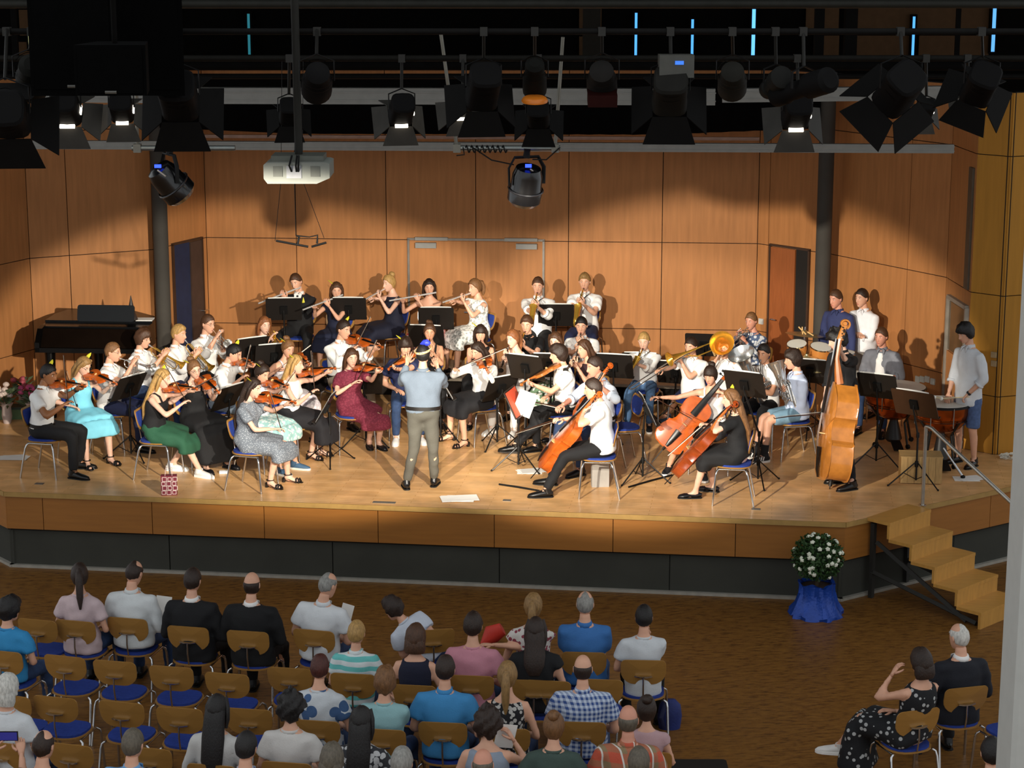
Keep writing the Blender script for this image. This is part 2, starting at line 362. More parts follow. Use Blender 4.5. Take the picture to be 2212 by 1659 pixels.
cd = nrm(RC - BW1); chamfer('door_2', BW1, RC, along(BW1, cd, 1663, 640), along(BW1, cd, 1747, 640), M('94532A', .45, vary=.1, stretch=(6, 6, .5)), .34, False)
cd = nrm(BW0 - LC); chamfer('door_3', LC, BW0, max(.12, along(LC, cd, 374, 620)), along(LC, cd, 437, 620), M('413028', .6), .58, True)
e = bpy.data.objects['door_3']
for ch in e.children:
    if ch.name.startswith('dark_reveal'): ch.data.materials[0] = M('1B2340', .8); ch.name = 'blue_curtain'
# glazed door on the right side wall
sd = nrm(RP - RW); sn = A([sd[1], -sd[0]]); RS = rotz(math.atan2(sd[1], sd[0])); e = tag(bpy.data.objects.new('door_4', None), kind='structure'); COL.objects.link(e)
u0, u1 = .22, 1.05; z1 = ST + 1.78
m_ = MB()
for t in (u0, u1): m_.box(on_wall(RW, sd, sn, t, (ST + z1) / 2, .02), (.05, .06, z1 - ST), RS)
m_.box(on_wall(RW, sd, sn, (u0 + u1) / 2, z1, .02), (u1 - u0, .06, .05), RS); m_.build('door_frame', M('8C8478', .5), e, 0)
MB().box(on_wall(RW, sd, sn, (u0 + u1) / 2, ST + .55, .012), (u1 - u0 - .06, .03, 1.08), RS).build('door_leaf', ORANGE, e, 0)
MB().box(on_wall(RW, sd, sn, (u0 + u1) / 2, ST + 1.42, .012), (u1 - u0 - .1, .02, .62), RS).build('door_glass', M('5A4A36', .1), e, 0)
MB().box(on_wall(RW, sd, sn, .95, ST + 2.75, .015), (.16, .03, 1.5), RS).build('vent_strip', M('55493A', .6), e, 0)
def small(name, label, cat, c, size, R, mat, grp=None):
    o = MB().box((0, 0, 0), size, R).build(name, mat, None, 0); o.location = tuple(c); return tag(o, label, cat, grp)
# wall sockets, switches, dark slots
for i, x in enumerate((1983, 1993, 2004)): 
    t = along(RC, rd, x, 819); rn = A([rd[1], -rd[0]]); rr = ray(x, 819); pz = RC + rd * t
    z = ZC + rr[2] * (pz[1] / rr[1]); small('wall_socket', ['wall socket nearest the timpani in the row of three', 'middle wall socket in the row of three', 'wall socket at the outer end of the row of three'][i], 'socket', on_wall(RC, rd, rn, t, z, .008), (.075, .02, .08), rotz(math.atan2(rd[1], rd[0])), WHITEP)
t = along(RC, rd, 2016, 824); rr = ray(2016, 824); z = ZC + rr[2] * ((RC + rd * t)[1] / rr[1]); small('wall_socket', 'single wall socket apart from the row of three behind the timpani', 'socket', on_wall(RC, rd, rn, t, z, .008), (.075, .02, .08), rotz(math.atan2(rd[1], rd[0])), WHITEP)
t = along(BW1, nrm(RC - BW1), 1645, 694); cdr = nrm(RC - BW1); rr = ray(1645, 694); z = ZC + rr[2] * ((BW1 + cdr * t)[1] / rr[1]); small('light_switch', 'white light switch on the panelled wall beside the closed brown door', 'switch', on_wall(BW1, cdr, A([cdr[1], -cdr[0]]), t, z, .01), (.08, .02, .08), rotz(math.atan2(cdr[1], cdr[0])), WHITEP)
pd = nrm(RQ - RP); pn = A([pd[1], -pd[0]]); 
for x, y, lab in ((2148, 766, 'small white alarm box on the right-hand yellow wood pier'), (2148, 785, 'round thermostat below the alarm box on the wood pier')):
    t = along(RP, pd, x, y); rr = ray(x, y); z = ZC + rr[2] * ((RP + pd * t)[1] / rr[1]); small('wall_box', lab.replace('right-hand ', ''), 'wall box', on_wall(RP, pd, pn, t, z, .01), (.07, .03, .07), rotz(math.atan2(pd[1], pd[0])), M('A8906A', .5))

# riser platform for the flutes and saxophones
Q0, Q1 = P(560, 848, ST)[:2], P(1560, 884, ST)[:2]; qd = nrm(Q1 - Q0); qn = A([-qd[1], qd[0]])
pr = thing('riser_platform', 'low grey-topped platform carrying the flute and saxophone players at the back', 'platform'); dl = 1.22
qL = np.linalg.norm(Q1 - Q0); cen = (Q0 + Q1) / 2 + qn * dl / 2
MB().box((cen[0], cen[1], ST + .28), (qL, dl, .04), rotz(math.atan2(qd[1], qd[0]))).build('platform_top', M('A79A88', .6, vary=.1), pr, 0)
for i in range(11):
    for s in (.06, dl - .06):
        c = Q0 + qd * (.05 + (qL - .1) * i / 10) + qn * s; MB().box((c[0], c[1], ST + .13), (.05, .05, .26)).build('platform_leg', BLACK, pr, 0)
c = (Q0 + Q1) / 2 + qn * .14; MB().box((c[0], c[1], ST + .13), (qL - .1, .02, .25), rotz(math.atan2(qd[1], qd[0]))).build('platform_skirt', M('1A120C', .9), pr, 0)
PZ = ST + .30

# ---------------------------------------------------------------- stairs and rail
o_, fl_, fr_ = P(1872, 1118.5, ST), P(1921.8, 1130.6, ST), P(2028.8, 1105, ST)
run = fl_ - o_; run[2] = 0; rl = np.linalg.norm(run); rdv = run / rl; wid = np.dot(fr_ - fl_, A([-rdv[1], rdv[0], 0])); wv = A([-rdv[1], rdv[0], 0]); RT = rotz(math.atan2(rdv[1], rdv[0]))
rl = .30
sm = M('C08D42', .42, vary=.1, nscale=4, stretch=(1, 8, 1), coat=.1)
sr = thing('stage_stairs', 'five-step light wood stairs leading down from the stage corner', 'stairs', (fl_[0], fl_[1], 0))
base = A([fl_[0], fl_[1], 0]) ; rh_ = ST / 5
for i in range(5):
    z = ST - rh_ * i; c = rdv * (rl * (i - .5)) + wv * wid / 2
    MB().box(c + A([0, 0, z - .0175 + (.003 if i == 0 else 0)]), (rl + .012, wid, .035), RT).build('tread', sm, sr, 0)
    c = rdv * (rl * i - .015) + wv * wid / 2
    MB().box(c + A([0, 0, z - .035 - (rh_ - .035) / 2]), (.03, wid, rh_ - .035), RT).build('riser', sm, sr, 0)
for s in (.06, wid - .06):
    MB().tube([rdv * (-.25) + wv * s + A([0, 0, .30]), rdv * (rl * 3.7) + wv * s + A([0, 0, .03])], .03, 4).build('stringer', M('23211C', .7), sr, 0)
    MB().tube([rdv * (-.25) + wv * s + A([0, 0, 0.]), rdv * (-.25) + wv * s + A([0, 0, ST - .06])], .035, 4).build('leg', M('23211C', .7), sr, 0)
    MB().tube([rdv * (-.2) + wv * s + A([0, 0, ST - .27]), rdv * (rl * 3.3) + wv * s + A([0, 0, .03])], .03, 4).build('stringer', M('23211C', .7), sr, 0)
hb = P(1992.6, 1091.4, ST); top = PY(1999, 912, hb[1])
hr = thing('handrail', 'brushed steel handrail running down beside the stage stairs', 'handrail', hb)
hh = top[2] - ST
# direction of the rail follows the stairs
sl = nrm(rdv * rl + A([0, 0, -rh_ * 1.0])); pts = [A([0, 0, 0]), A([0, 0, hh - .06])]
for a in np.linspace(0, 1, 5): pts.append(A([0, 0, hh - .06 + .06 * a]) + sl * (.09 * a * a) + A([0, 0, -.01 * a]))
end = pts[-1] + sl * 1.75
pts += [end, end + A([0, 0, -.05]) + rdv * .03]
MB().tube(pts, .021, 12).build('rail', M('B5B0A6', .3, metal=.8), hr, 60)
gz = end[2] + hb[2]; MB().tube([end - sl * .1, A([(end - sl * .1)[0], (end - sl * .1)[1], -ST + .0])], .019, 10).build('post', M('B5B0A6', .3, metal=.8), hr, 60)
MB().lathe([(.045, .0), (.045, .008), (.025, .012)], (0, 0, 0)).build('flange', CHROME, hr)

# ---------------------------------------------------------------- rigging above the stage
def bar(name, lab, cat, pts, r, mat, box=None):
    q = [PY(*p) for p in pts]; c = (q[0] + q[-1]) / 2; X = MB()
    if box:
        d = nrm(q[-1] - q[0]); X.box((0, 0, 0), (np.linalg.norm(q[-1] - q[0]), box[0], box[1]), np.column_stack([d, nrm(np.cross(UP, d)), np.cross(d, nrm(np.cross(UP, d)))]))
        for k in (-.25, .25): X.box(A([0, -box[0] * .52, box[1] * k]), (np.linalg.norm(q[-1] - q[0]), .012, .014), np.column_stack([d, nrm(np.cross(UP, d)), np.cross(d, nrm(np.cross(UP, d)))]))
        o = X.build(name, mat, None, 0)
    else: X.tube([p - c for p in q], r, 8); o = X.build(name, mat, None, 60)
    o.location = tuple(c); return tag(o, lab, cat)
bar('curtain_rail', 'long pale aluminium rail spanning the stage below the black drape', 'rail', [(28, 312, 25.9), (2060, 321, 24.9)], 0, ALU, (.10, .105))
bar('lighting_beam', 'short aluminium beam section above the left-hand wall panels'.replace('left-hand ', 'piano side '), 'beam', [(84, 203, 23.6), (340, 206, 23.5)], 0, ALU, (.14, .17))
bar('lighting_beam', 'long aluminium lighting beam behind the row of stage lamps', 'beam', [(395, 206, 23.4), (1545, 209, 22.9)], 0, ALU, (.14, .18))
bar('lighting_beam', 'aluminium beam section behind the barn door lamps', 'beam', [(1560, 206, 22.9), (2070, 200, 22.7)], 0, ALU, (.14, .15))
bar('sheet_rail', 'thin bright rail just above the long curtain rail', 'rail', [(375, 294, 26.2), (1640, 300, 25.5)], 0, M('9A7A6A', .4, metal=.5), (.05, .04))
for i, (y, Y, r, lab) in enumerate([(8, 20., .045, 'topmost grey pipe under the dark ceiling'), (68, 16.8, .026, 'thin dark pipe crossing in front of the light slits'), (126, 18.4, .028, 'pipe below the light slits'), (142, 22, .05, 'dark thick pipe above the lighting beam'), (165, 22.3, .03, 'cable pipe lying on top of the lighting beam')]):
    bar('rigging_pipe', lab, 'pipe', [(-60, y, Y), (1100, y, Y), (2280, y, Y)], r, [STEELD, M('121110', .7, spec=.1), M('161512', .7, spec=.1), DARK, M('121110', .7, spec=.1)][i])
for i, (x, Y, w_, lab) in enumerate([(1770, 22.5, .10, 'dark vertical steel post beside the brown upper panels'), (1838, 22.5, .13, 'thick dark vertical post between the brown upper panels'), (1278, 24, .2, 'grey concrete strip among the dark pipes'), (30, 23, .06, 'thin dark post at the piano side of the rigging'), (2070, 23, .05, 'thin dark post before the outer brown panels')]):
    a, b = PY(x, 150, Y), PY(x, -60, Y); o = MB().box((0, 0, 0), (w_, w_, b[2] - a[2])).build('rigging_post', M('080706', .9, spec=.1) if i != 2 else M('1E1C18', .9, spec=.1), None, 0); o.location = tuple((a + b) / 2); tag(o, lab, 'post')
# black loudspeaker cluster hanging at the piano side
for i, (x, y, w_, h_, lab, Yl) in enumerate([(165, 55, .62, 1.0, 'large black loudspeaker box hanging highest above the piano side', 15.3), (300, 70, .75, .95, 'big black loudspeaker box beside the highest one', 16.2), (250, 148, .5, .35, 'small black box under the hanging loudspeakers', 14.6)]):
    c = PY(x, y, Yl); e = thing('hanging_loudspeaker', lab, 'loudspeaker', c); MB().prism([(-w_ / 2, -.2), (-w_ * .36, .3), (w_ * .36, .3), (w_ / 2, -.2)], -h_ / 2, h_ / 2).build('cabinet', M('050505', .9, spec=.05), e, 0); MB().box((0, -.205, 0), (w_ * .9, .012, h_ * .9)).build('grille', M('060606', .95, spec=.04), e, 0)
    MB().tube([A([0, 0, h_ / 2]), A([0, 0, 9.9 - c[2]])], .02, 6).build('hanger', DARK, e); MB().tube([A([-.04, -.21, -h_ * .43]), A([.04, -.21, -h_ * .43])], .012, 6).build('badge', M('4A4842', .5), e)
def lamp(px, py, Y, dirpx, L_, r, lab, kind='fresnel', lit=False, col=None, roll=0., hang=.4, doors=(1, 1, 1, 1)):
    """stage lamp centred at a pixel; dirpx: pixel/distance point that it is aimed at"""
    c = PY(px, py, Y); d = nrm(PY(*dirpx) - c); e = thing('stage_lamp', lab, 'stage lamp', c); bm_ = M(col or '0A0909', .7, spec=.12, vary=.12); s_ = nrm(np.cross(d, UP)); u_ = np.cross(s_, d); f_ = d * L_ / 2; q_ = math.radians(roll); s_, u_ = s_ * math.cos(q_) + u_ * math.sin(q_), u_ * math.cos(q_) - s_ * math.sin(q_)
    if kind == 'par': X = MB().lathe([(r * .45, -L_ / 2), (r * .8, -L_ * .42), (r * .85, -L_ * .1), (r, 0), (r * 1.02, L_ / 2)], (0, 0, 0), d, 20)
    elif kind == 'profile': X = MB().lathe([(r * .7, -L_ / 2), (r * 1.05, -L_ * .46), (r * 1.05, -L_ * .12), (r * .75, -L_ * .08), (r * .75, L_ * .28), (r * .9, L_ * .32), (r * .9, L_ / 2)], (0, 0, 0), d, 18)
    else: X = MB().tube([-f_, -f_ * .9, f_ * .7, f_], [(r * .9, r * .8), (r, r * .95), (r, r * .95), (r * 1.05, r * 1.0)], 16, 0, s_, True, .55)
    X.build('lamp_body', bm_, e, 35)
    if kind != 'par' or lit: MB().lathe([(r * .86, -.004), (r * .86, .006)], f_, d, 18).build('lens', M('FFE6BE', .3, emit=5.) if lit else M('302B24', .1), e, 40)
    for k in (.55, .75): MB().lathe([(r * 1.06, -.006), (r * 1.06, .006)], d * L_ * (k - .9), d, 16, cap=False).build('cooling_fin', bm_, e)
    if kind == 'fresnel' or kind == 'par_doors':
        for i, (a, b) in enumerate(((u_, s_), (-u_, s_), (s_, u_), (-s_, u_))):
            if not doors[i]: continue
            o = nrm(a * .75 + d * .75); h = f_ + a * r * 1.0; w1, w2 = r * 1.0, r * 1.55; l = r * 1.7; n = nrm(np.cross(o, b)) * .004
            X = MB(); X.add([h - b * w1 - n, h + b * w1 - n, h + o * l + b * w2 - n, h + o * l - b * w2 - n, h - b * w1 + n, h + b * w1 + n, h + o * l + b * w2 + n, h + o * l - b * w2 + n], [(0, 1, 2, 3), (7, 6, 5, 4), (0, 4, 5, 1), (1, 5, 6, 2), (2, 6, 7, 3), (3, 7, 4, 0)]); X.build('barn_door', M('0C0B0A', .75, spec=.12) if not lit else M('3A3834', .6, spec=.2), e, 0)  # flaps of lit lamps painted paler, as if the lamp shone on them
    if lit:
        glow_m = M('FFF4E0', .4, emit=5.)  # glowing strips stand in for lamp light on the open flaps
        MB().box(f_ * .9 - u_ * r * 1.05 - d * .01, (r * 1.1, .02, r * .28), np.column_stack([s_, d, u_])).build('flap_glow_strip', glow_m, e, 0); MB().box(f_ * .3 + s_ * r * 1.05, (.012, r * .3, r * .7), np.column_stack([s_, d, u_])).build('flap_glow_strip', glow_m, e, 0)
    s_ = nrm(np.cross(d, UP)); X = MB(); X.tube([s_ * r * 1.12, s_ * r * 1.12 + UP * (r * 1.3), UP * (r * 1.75), -s_ * r * 1.12 + UP * (r * 1.3), -s_ * r * 1.12], [(.018, .006)] * 5, 6, side=np.cross(s_, UP)); X.build('yoke', BLACK, e)
    bp = PY(px, 68 if Y < 17.7 else 126, 16.8 if Y < 17.7 else 18.4) - c
    MB().tube([UP * r * 1.7, bp + A([0, 0, .02])], .014, 6).build('hanger', M('1E1D1A', .6, spec=.2), e); MB().box(bp + A([0, 0, .0]), (.06, .07, .07)).build('clamp', M('2A2926', .6, spec=.3), e, 0)
    return c, d
T_ = (1100, 820, 24.5)
lamp(1945, 190, 16.6, (1500, 860, 24.), .42, .15, 'big black barn door lamp with one flap pointing down, nearest the wood pier but one', roll=38)
lamp(2120, 180, 17.2, (1800, 800, 24.), .36, .13, 'black barn door lamp closest to the wood pier', roll=-24)
lamp(1735, 190, 16.6, (1000, 420, 22.), .74, .10, 'long profile spotlight hanging sideways among the lamps', 'profile')
lamp(1675, 180, 16.9, (1350, 480, 22.), .40, .09, 'grey tubular spotlight beside the long profile spotlight', 'profile', col='1C1C1A')
lamp(1448, 195, 16.8, (1400, 900, 24.), .40, .14, 'square barn door lamp with pale grey housing top', 'fresnel', col='1A1916')
c = PY(1460, 142, 16.75); small('dimmer_box', 'pale grey dimmer box on top of the square barn door lamp', 'box', c, (.28, .2, .18), None, M('45453F', .6)); small('status_display', 'small blue lit display on the pale grey dimmer box', 'display', c + A([.02, -.105, .03]), (.07, .012, .03), None, M('3A7AE8', .4, emit=.7))
lamp(1582, 172, 17.2, (1560, 900, 25.), .34, .12, 'grey parabolic lamp pointing down between two dark lamps', 'par', col='24231F')
lamp(1300, 172, 17., (1320, 900, 25.), .36, .125, 'parabolic lamp with dark red filter frame', 'par', col='1E1C1A'); c = PY(1301, 212, 16.95); small('colour_filter', 'dark red filter frame below the parabolic lamp', 'filter', c, (.24, .2, .10), rotx(.2), M('260806', .6, spec=.1))
lamp(1155, 165, 17.3, (1155, 800, 21.5), .40, .10, 'long dark lamp with glowing orange ring', 'par', col='12120F'); c = PY(1155, 209, 17.25); o = MB().lathe([(.085, 0), (.10, .01), (.112, .03), (.108, .045)], (0, 0, 0), nrm(A([0, .15, -1])), 24).build('filter_ring', M('C8701E', .35, emit=.12), None, 50); o.location = tuple(c); tag(o, 'orange glowing filter ring under the long dark lamp', 'filter')
lamp(1045, 185, 17., (900, 900, 24.), .42, .13, 'black barn door lamp between the hanging bar tubes')
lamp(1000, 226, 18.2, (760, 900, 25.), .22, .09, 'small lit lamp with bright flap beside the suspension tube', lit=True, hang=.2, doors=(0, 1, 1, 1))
lamp(868, 236, 18.4, (700, 900, 25.), .26, .105, 'lit black lamp with bright slits above the conductor side', lit=True, hang=.2)  # the bright slits are added glow strips standing in for lamp light
lamp(1163, 245, 18.6, (1200, 900, 25.), .22, .10, 'low dark lamp with one hanging flap below the orange ring', hang=.3)
lamp(625, 240, 18.6, (600, 900, 25.), .24, .09, 'dark lamp behind the projector pole', hang=.2)
lamp(685, 175, 16.2, (640, 900, 25.), .36, .12, 'black box lamp next to the projector pole', 'par')
lamp(385, 205, 16.6, (560, 900, 25.), .40, .15, 'dark barn door lamp above the moving light pipe')
lamp(262, 232, 18.4, (420, 900, 25.), .24, .10, 'lit lamp with bright slits above the piano', lit=True, hang=.2)  # the bright slits are added glow strips standing in for lamp light
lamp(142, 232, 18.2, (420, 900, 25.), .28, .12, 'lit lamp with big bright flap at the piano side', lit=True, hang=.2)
lamp(68, 165, 15.8, (90, 900, 24.), .46, .12, 'long grey green lamp pointing down at the piano side', 'par', col='161612')
lamp(15, 245, 15.2, (300, 700, 24.), .34, .15, 'dark barn door lamp cut off by the picture edge')
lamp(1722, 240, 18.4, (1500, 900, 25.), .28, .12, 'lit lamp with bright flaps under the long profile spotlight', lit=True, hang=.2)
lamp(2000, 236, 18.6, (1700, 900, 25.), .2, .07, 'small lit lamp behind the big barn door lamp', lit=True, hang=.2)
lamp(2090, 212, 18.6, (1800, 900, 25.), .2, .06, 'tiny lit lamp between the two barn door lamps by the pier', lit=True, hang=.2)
# hanging pipes with the two moving lights
def hang_pipe(x0, x1, y, Y, tops, lab):
    a, b = PY(x0, y, Y), PY(x1, y, Y); c = (a + b) / 2; e = thing('hanging_pipe', lab, 'pipe', c); MB().tube([a - c, b - c], .026, 10).build('pipe', M('8A8F8C', .35, metal=.8), e, 60)
    for (bx, tx, ty) in tops: q = PY(bx, y, Y) - c; t = PY(tx, ty, Y - .1) - c; MB().tube([q, t], .017, 8).build('suspension_tube', M('77756C', .4, metal=.6), e, 60); MB().box(q, (.07, .07, .08)).build('clamp', M('77756C', .4, metal=.6), e, 0)
    return a, b
hang_pipe(285, 508, 320, 19.5, [(297, 294, 170)], 'short steel pipe carrying the moving light near the piano'); hang_pipe(980, 1210, 320, 19.5, [(987, 952, 70), (1199, 1216, 80)], 'short steel pipe carrying the middle moving light between two tubes')
def moving(px, py, Y, aim, lab, top):
    c = PY(px, py, Y); d = nrm(A(aim)); e = thing('moving_light', lab, 'stage lamp', c); s_ = nrm(np.cross(d, UP)); tp = PY(px + top, 321, Y) - c
    MB().lathe([(.07, -.19), (.12, -.17), (.145, -.10), (.15, .02), (.165, .06), (.165, .16), (.13, .20)], (0, 0, 0), d, 20).build('lamp_head', M('0A0A0C', .25, coat=.4), e, 40)
    MB().lathe([(.168, .04), (.175, .05), (.168, .06)], (0, 0, 0), d, 20, cap=False).build('trim_ring', M('1C1C20', .3), e)
    X = MB(); X.tube([s_ * .175, s_ * .18 + UP * .16, s_ * .12 + UP * .26, -s_ * .12 + UP * .26, -s_ * .18 + UP * .16, -s_ * .175], [(.02, .012)] * 6, 6); X.build('yoke', BLACK, e); MB().tube([UP * .25, UP * .25 * .3 + tp * .7, tp], [.035, .03, .045], 8).build('clamp', BLACK, e)
    MB().box(-d * .15 - A([0, .1, 0]) + UP * .05, (.06, .03, .03), None).build('status_light', M('2A48FF', .3, emit=2.5), e, 0); MB().tube([-d * .1 + s_ * .1 - A([0, .1, 0]), -d * .17 + s_ * .02 - A([0, .1, 0])], .008, 5).build('power_plug', M('B8AFA2', .5), e)
moving(367, 392, 19.5, (.55, .35, -.75), 'glossy black moving light with blue status light near the piano column', 2); moving(1137, 398, 19.5, (-.12, .3, -.95), 'glossy black moving light hanging above the middle of the orchestra', 2)
for i, (pts, lab) in enumerate([([(1020, 318), (1062, 346), (1110, 356)], 'thin black cable looping from the pipe to the middle moving light'), ([(1210, 318), (1180, 345), (1150, 344)], 'short black cable between the middle moving light and the tube'), ([(1000, 318), (1003, 334), (986, 336)], 'small cable loop at the end of the middle pipe')]):
    q = [PY(x, y, 19.45) for x, y in pts]; o = MB().tube(q, .007, 5).build('cable', BLACK, None, 60, q[0]); tag(o, lab, 'cable')
X = MB(); a, b = PY(1005, 322, 19.45), PY(1095, 322, 19.45); pts = [a + (b - a) * t + A([0, .034 * math.cos(t * 50), .034 * math.sin(t * 50)]) for t in np.linspace(0, 1, 60)]; tag(X.tube(pts, .007, 5).build('cable', BLACK, None, 60, a), 'black cable wound around the middle pipe', 'cable')
# projector on its pole
c = PY(646, 364, 16.6); e = thing('projector', 'pale grey video projector hanging on a long pole above the flutes', 'projector', c)
X = MB(); X.prism([(-.265, -.06), (-.235, -.10), (.16, -.10), (.265, -.055), (.265, .06), (.24, .07), (-.24, .07), (-.265, .05)], -.2, .2, 0, (0, 0, 0), A([[1, 0, 0], [0, 0, 1], [0, 1, 0]])); X.build('case', M('7C7F78', .6, spec=.2, vary=.05), e, 30)
MB().box((0, .02, .09), (.42, .3, .05)).build('mount_plate', M('55574F', .6), e, 0)
for x in (-.15, .15): MB().box((x, -.203, 0), (.075, .008, .085)).build('vent_grille', M('5A5C56', .7), e, 0)
MB().box((-.02, -.203, -.005), (.12, .01, .10)).build('connector_panel', M('8A8C90', .5), e, 0)
for x in (-.13, 0, .05): MB().tube([A([x * .3, -.21, .0]), A([x * .4, -.25, .05]), A([x * .3, -.15, .12])], .008, 5).build('cable', BLACK, e)
MB().tube([A([0, 0, .1]), A([-.02, 0, 9.9 - c[2]])], .032, 10).build('pole', M('1E1D19', .6, spec=.2), e)
# stereo microphone bar on thin wires
c = PY(650, 522, 21.5); e = thing('microphone_bar', 'black stereo microphone pair hanging on thin wires', 'microphone', c); q = lambda x, y: PY(x, y, 21.5) - c
for a, b in (((596, 520), (666, 533)), ((673, 533), (705, 524))): MB().tube([q(*a), q(*b)], .012, 8).build('microphone', BLACK, e)
MB().tube([q(643, 528), q(646, 512), q(640, 509), q(668, 512), q(686, 508), q(685, 526)], [.012, .012, .008, .006, .01, .012], 6).build('bracket', BLACK, e)
for a, b in (((594, 520), (607, 391)), ((639, 510), (636, 391)), ((700, 514), (653, 388))): MB().tube([q(*a), q(*b), q(b[0] + 2, b[1] - 260)], .003, 4).build('wire', BLACK, e)

# ---------------------------------------------------------------- people
def head_grid(nu=30, nv=24):
    V_ = []; lam = []
    for i in range(1, nv):
        ph = -math.pi / 2 + math.pi * i / nv
        for j in range(nu):
            u = -1 + 2 * (j + .5) / nu; la = math.pi * math.copysign(abs(u) ** 1.45, u); lam.append(la)
            V_.append((ph, la))
    V_ = A(V_); ph, la = V_[:, 0], V_[:, 1]
    return ph, la
PHI, LAM = head_grid(); NU, NVV = 30, 24
def head_xyz(ph, la):
    cf, sf = np.cos(ph), np.sin(ph); t = np.clip(-sf, 0, 1); cl = np.cos(la); fr = np.clip(cl, 0, 1)
    x = .074 * cf ** .9 * np.sin(la) * (1 - .30 * t ** 1.5)
    y = .094 * cf ** .9 * cl; z = .118 * sf
    y = np.where(cl > 0, y * (1 - .02 * t), y * (1.03 - .40 * t ** 1.2))
    y = y + .045 * t ** 2 * (cl > -.2) * 1.0
    g = lambda q, s: np.exp(-(q / s) ** 2)
    f_ = (cl > 0.1)
    y = y + f_ * (.027 * g(x, .0125) * g(z + .024, .017) + .012 * g(x, .010) * g(z - .002, .026))
    y = y - f_ * .009 * g(np.abs(x) - .031, .014) * g(z - .014, .012)
    y = y + f_ * .004 * g(z - .034, .010) * g(np.abs(x) - .03, .03)
    y = y + f_ * .006 * g(x, .022) * g(z + .060, .010) - f_ * .004 * g(x, .02) * g(z + .048, .005)
    y = y + f_ * .006 * g(x, .02) * g(z + .100, .016)
    return np.column_stack([x, y, z])
HXYZ = head_xyz(PHI, LAM)
HF = []
for i in range(NVV - 2):
    for j in range(NU):
        HF.append((i * NU + j, i * NU + (j + 1) % NU, (i + 1) * NU + (j + 1) % NU, (i + 1) * NU + j))
nvh = len(HXYZ)
HF.append(tuple(range(NU - 1, -1, -1))); HF.append(tuple((NVV - 2) * NU + j for j in range(NU)))
def face_y(x, z):
    k = np.argmin((HXYZ[:, 0] - x) ** 2 + (HXYZ[:, 2] - z) ** 2 + 10 * (HXYZ[:, 1] < 0)); return HXYZ[k, 1]
EY = face_y(.031, .014); MY = face_y(0, -.06); BYY = face_y(.03, .036)
def sstep(x, a, b): t = np.clip((x - a) / (b - a), 0, 1); return t * t * (3 - 2 * t)

def add_head(mb, c, R, s):
    T = lambda v: np.asarray(v) @ R.T * s + c
    mb.add(T(HXYZ), HF, 0)
    for sg in (-1, 1):
        mb.ell(T([sg * .031, EY - .002, .013]), (.0125 * s, .006 * s, .0062 * s), R, 8, 5, 1)
        mb.ell(T([sg * .031, EY + .0025, .013]), (.0058 * s, .003 * s, .0058 * s), R, 7, 5, 2)
        mb.tube([T([sg * .014, BYY + .002, .031]), T([sg * .032, BYY + .0015, .037]), T([sg * .047, BYY - .011, .032])], [.0028 * s, .0035 * s, .002 * s], 5, 4)
        mb.ell(T([sg * .075, -.006, -.004]), (.009 * s, .017 * s, .029 * s), R, 7, 6, 0)
    mb.ell(T([0, MY - .0015, -.061]), (.021 * s, .006 * s, .0065 * s), R, 9, 5, 3)

def hairline(la, kind):
    a = np.abs(la)
    if kind == 'bald': return np.where(a < 1.3, .3, -.078 + 0 * a)
    if kind in ('long', 'pony', 'bun', 'bob', 'straight'): return np.interp(a, [0, .5, 1.0, 1.4, 1.9, 3.2], [.072, .066, .025, -.02, -.085, -.10])
    if kind == 'fringe': return np.interp(a, [0, .5, .9, 1.25, 1.9, 3.2], [.035, .035, .02, -.05, -.085, -.10])
    return np.interp(a, [0, .6, 1.0, 1.3, 1.6, 1.9, 3.2], [.068, .062, .035, .004, .0, -.055, -.078])

def hair_mesh(mb, c, R, s, style, rg):
    kind = {'short': 'short', 'quiff': 'short', 'mop': 'fringe', 'curly': 'long', 'curlymop': 'fringe', 'thin': 'short', 'bald': 'bald', 'long': 'long', 'pony': 'pony', 'bun': 'bun', 'bob': 'bob', 'fringebun': 'fringe', 'grey': 'short', 'longfringe': 'fringe'}[style]
    z = HXYZ[:, 2]; line = hairline(LAM, kind); m = sstep(z - line, -.008, .010)
    if style in ('bald', 'thin'):
        top = sstep(HXYZ[:, 2], .05, .085) * sstep(np.cos(LAM), -1.02, -.4) if style == 'thin' else sstep(HXYZ[:, 2], .015, .05)
        m = m * (1 - top)
    th = {'short': .011, 'thin': .007, 'bald': .006, 'quiff': .014, 'mop': .022, 'curly': .035, 'curlymop': .034, 'bob': .022, 'grey': .012}.get(style, .014)
    d = nrm_rows(HXYZ); ph = rg.random(6) * 6
    nz = (np.sin(HXYZ[:, 0] * 70 + ph[0]) * np.sin(HXYZ[:, 1] * 60 + ph[1]) + .6 * np.sin(HXYZ[:, 2] * 90 + LAM * 5 + ph[2]))
    amp = {'curly': .55, 'curlymop': .5, 'mop': .3, 'quiff': .2}.get(style, .14)
    t = th * (1 + amp * nz)
    if style in ('quiff', 'mop'): t = t + .016 * np.exp(-np.clip(1 - d @ nrm(A([.1, .62, .78])), 0, 2) / .10)
    if style == 'bob': t = t + .012 * sstep(-z, -.02, .06)
    V_ = HXYZ + d * (t * m - .010 * (1 - m))[:, None]
    mb.add(V_ @ R.T * s + c, HF, 0)
def nrm_rows(v): return v / np.maximum(np.linalg.norm(v, axis=1), 1e-9)[:, None]

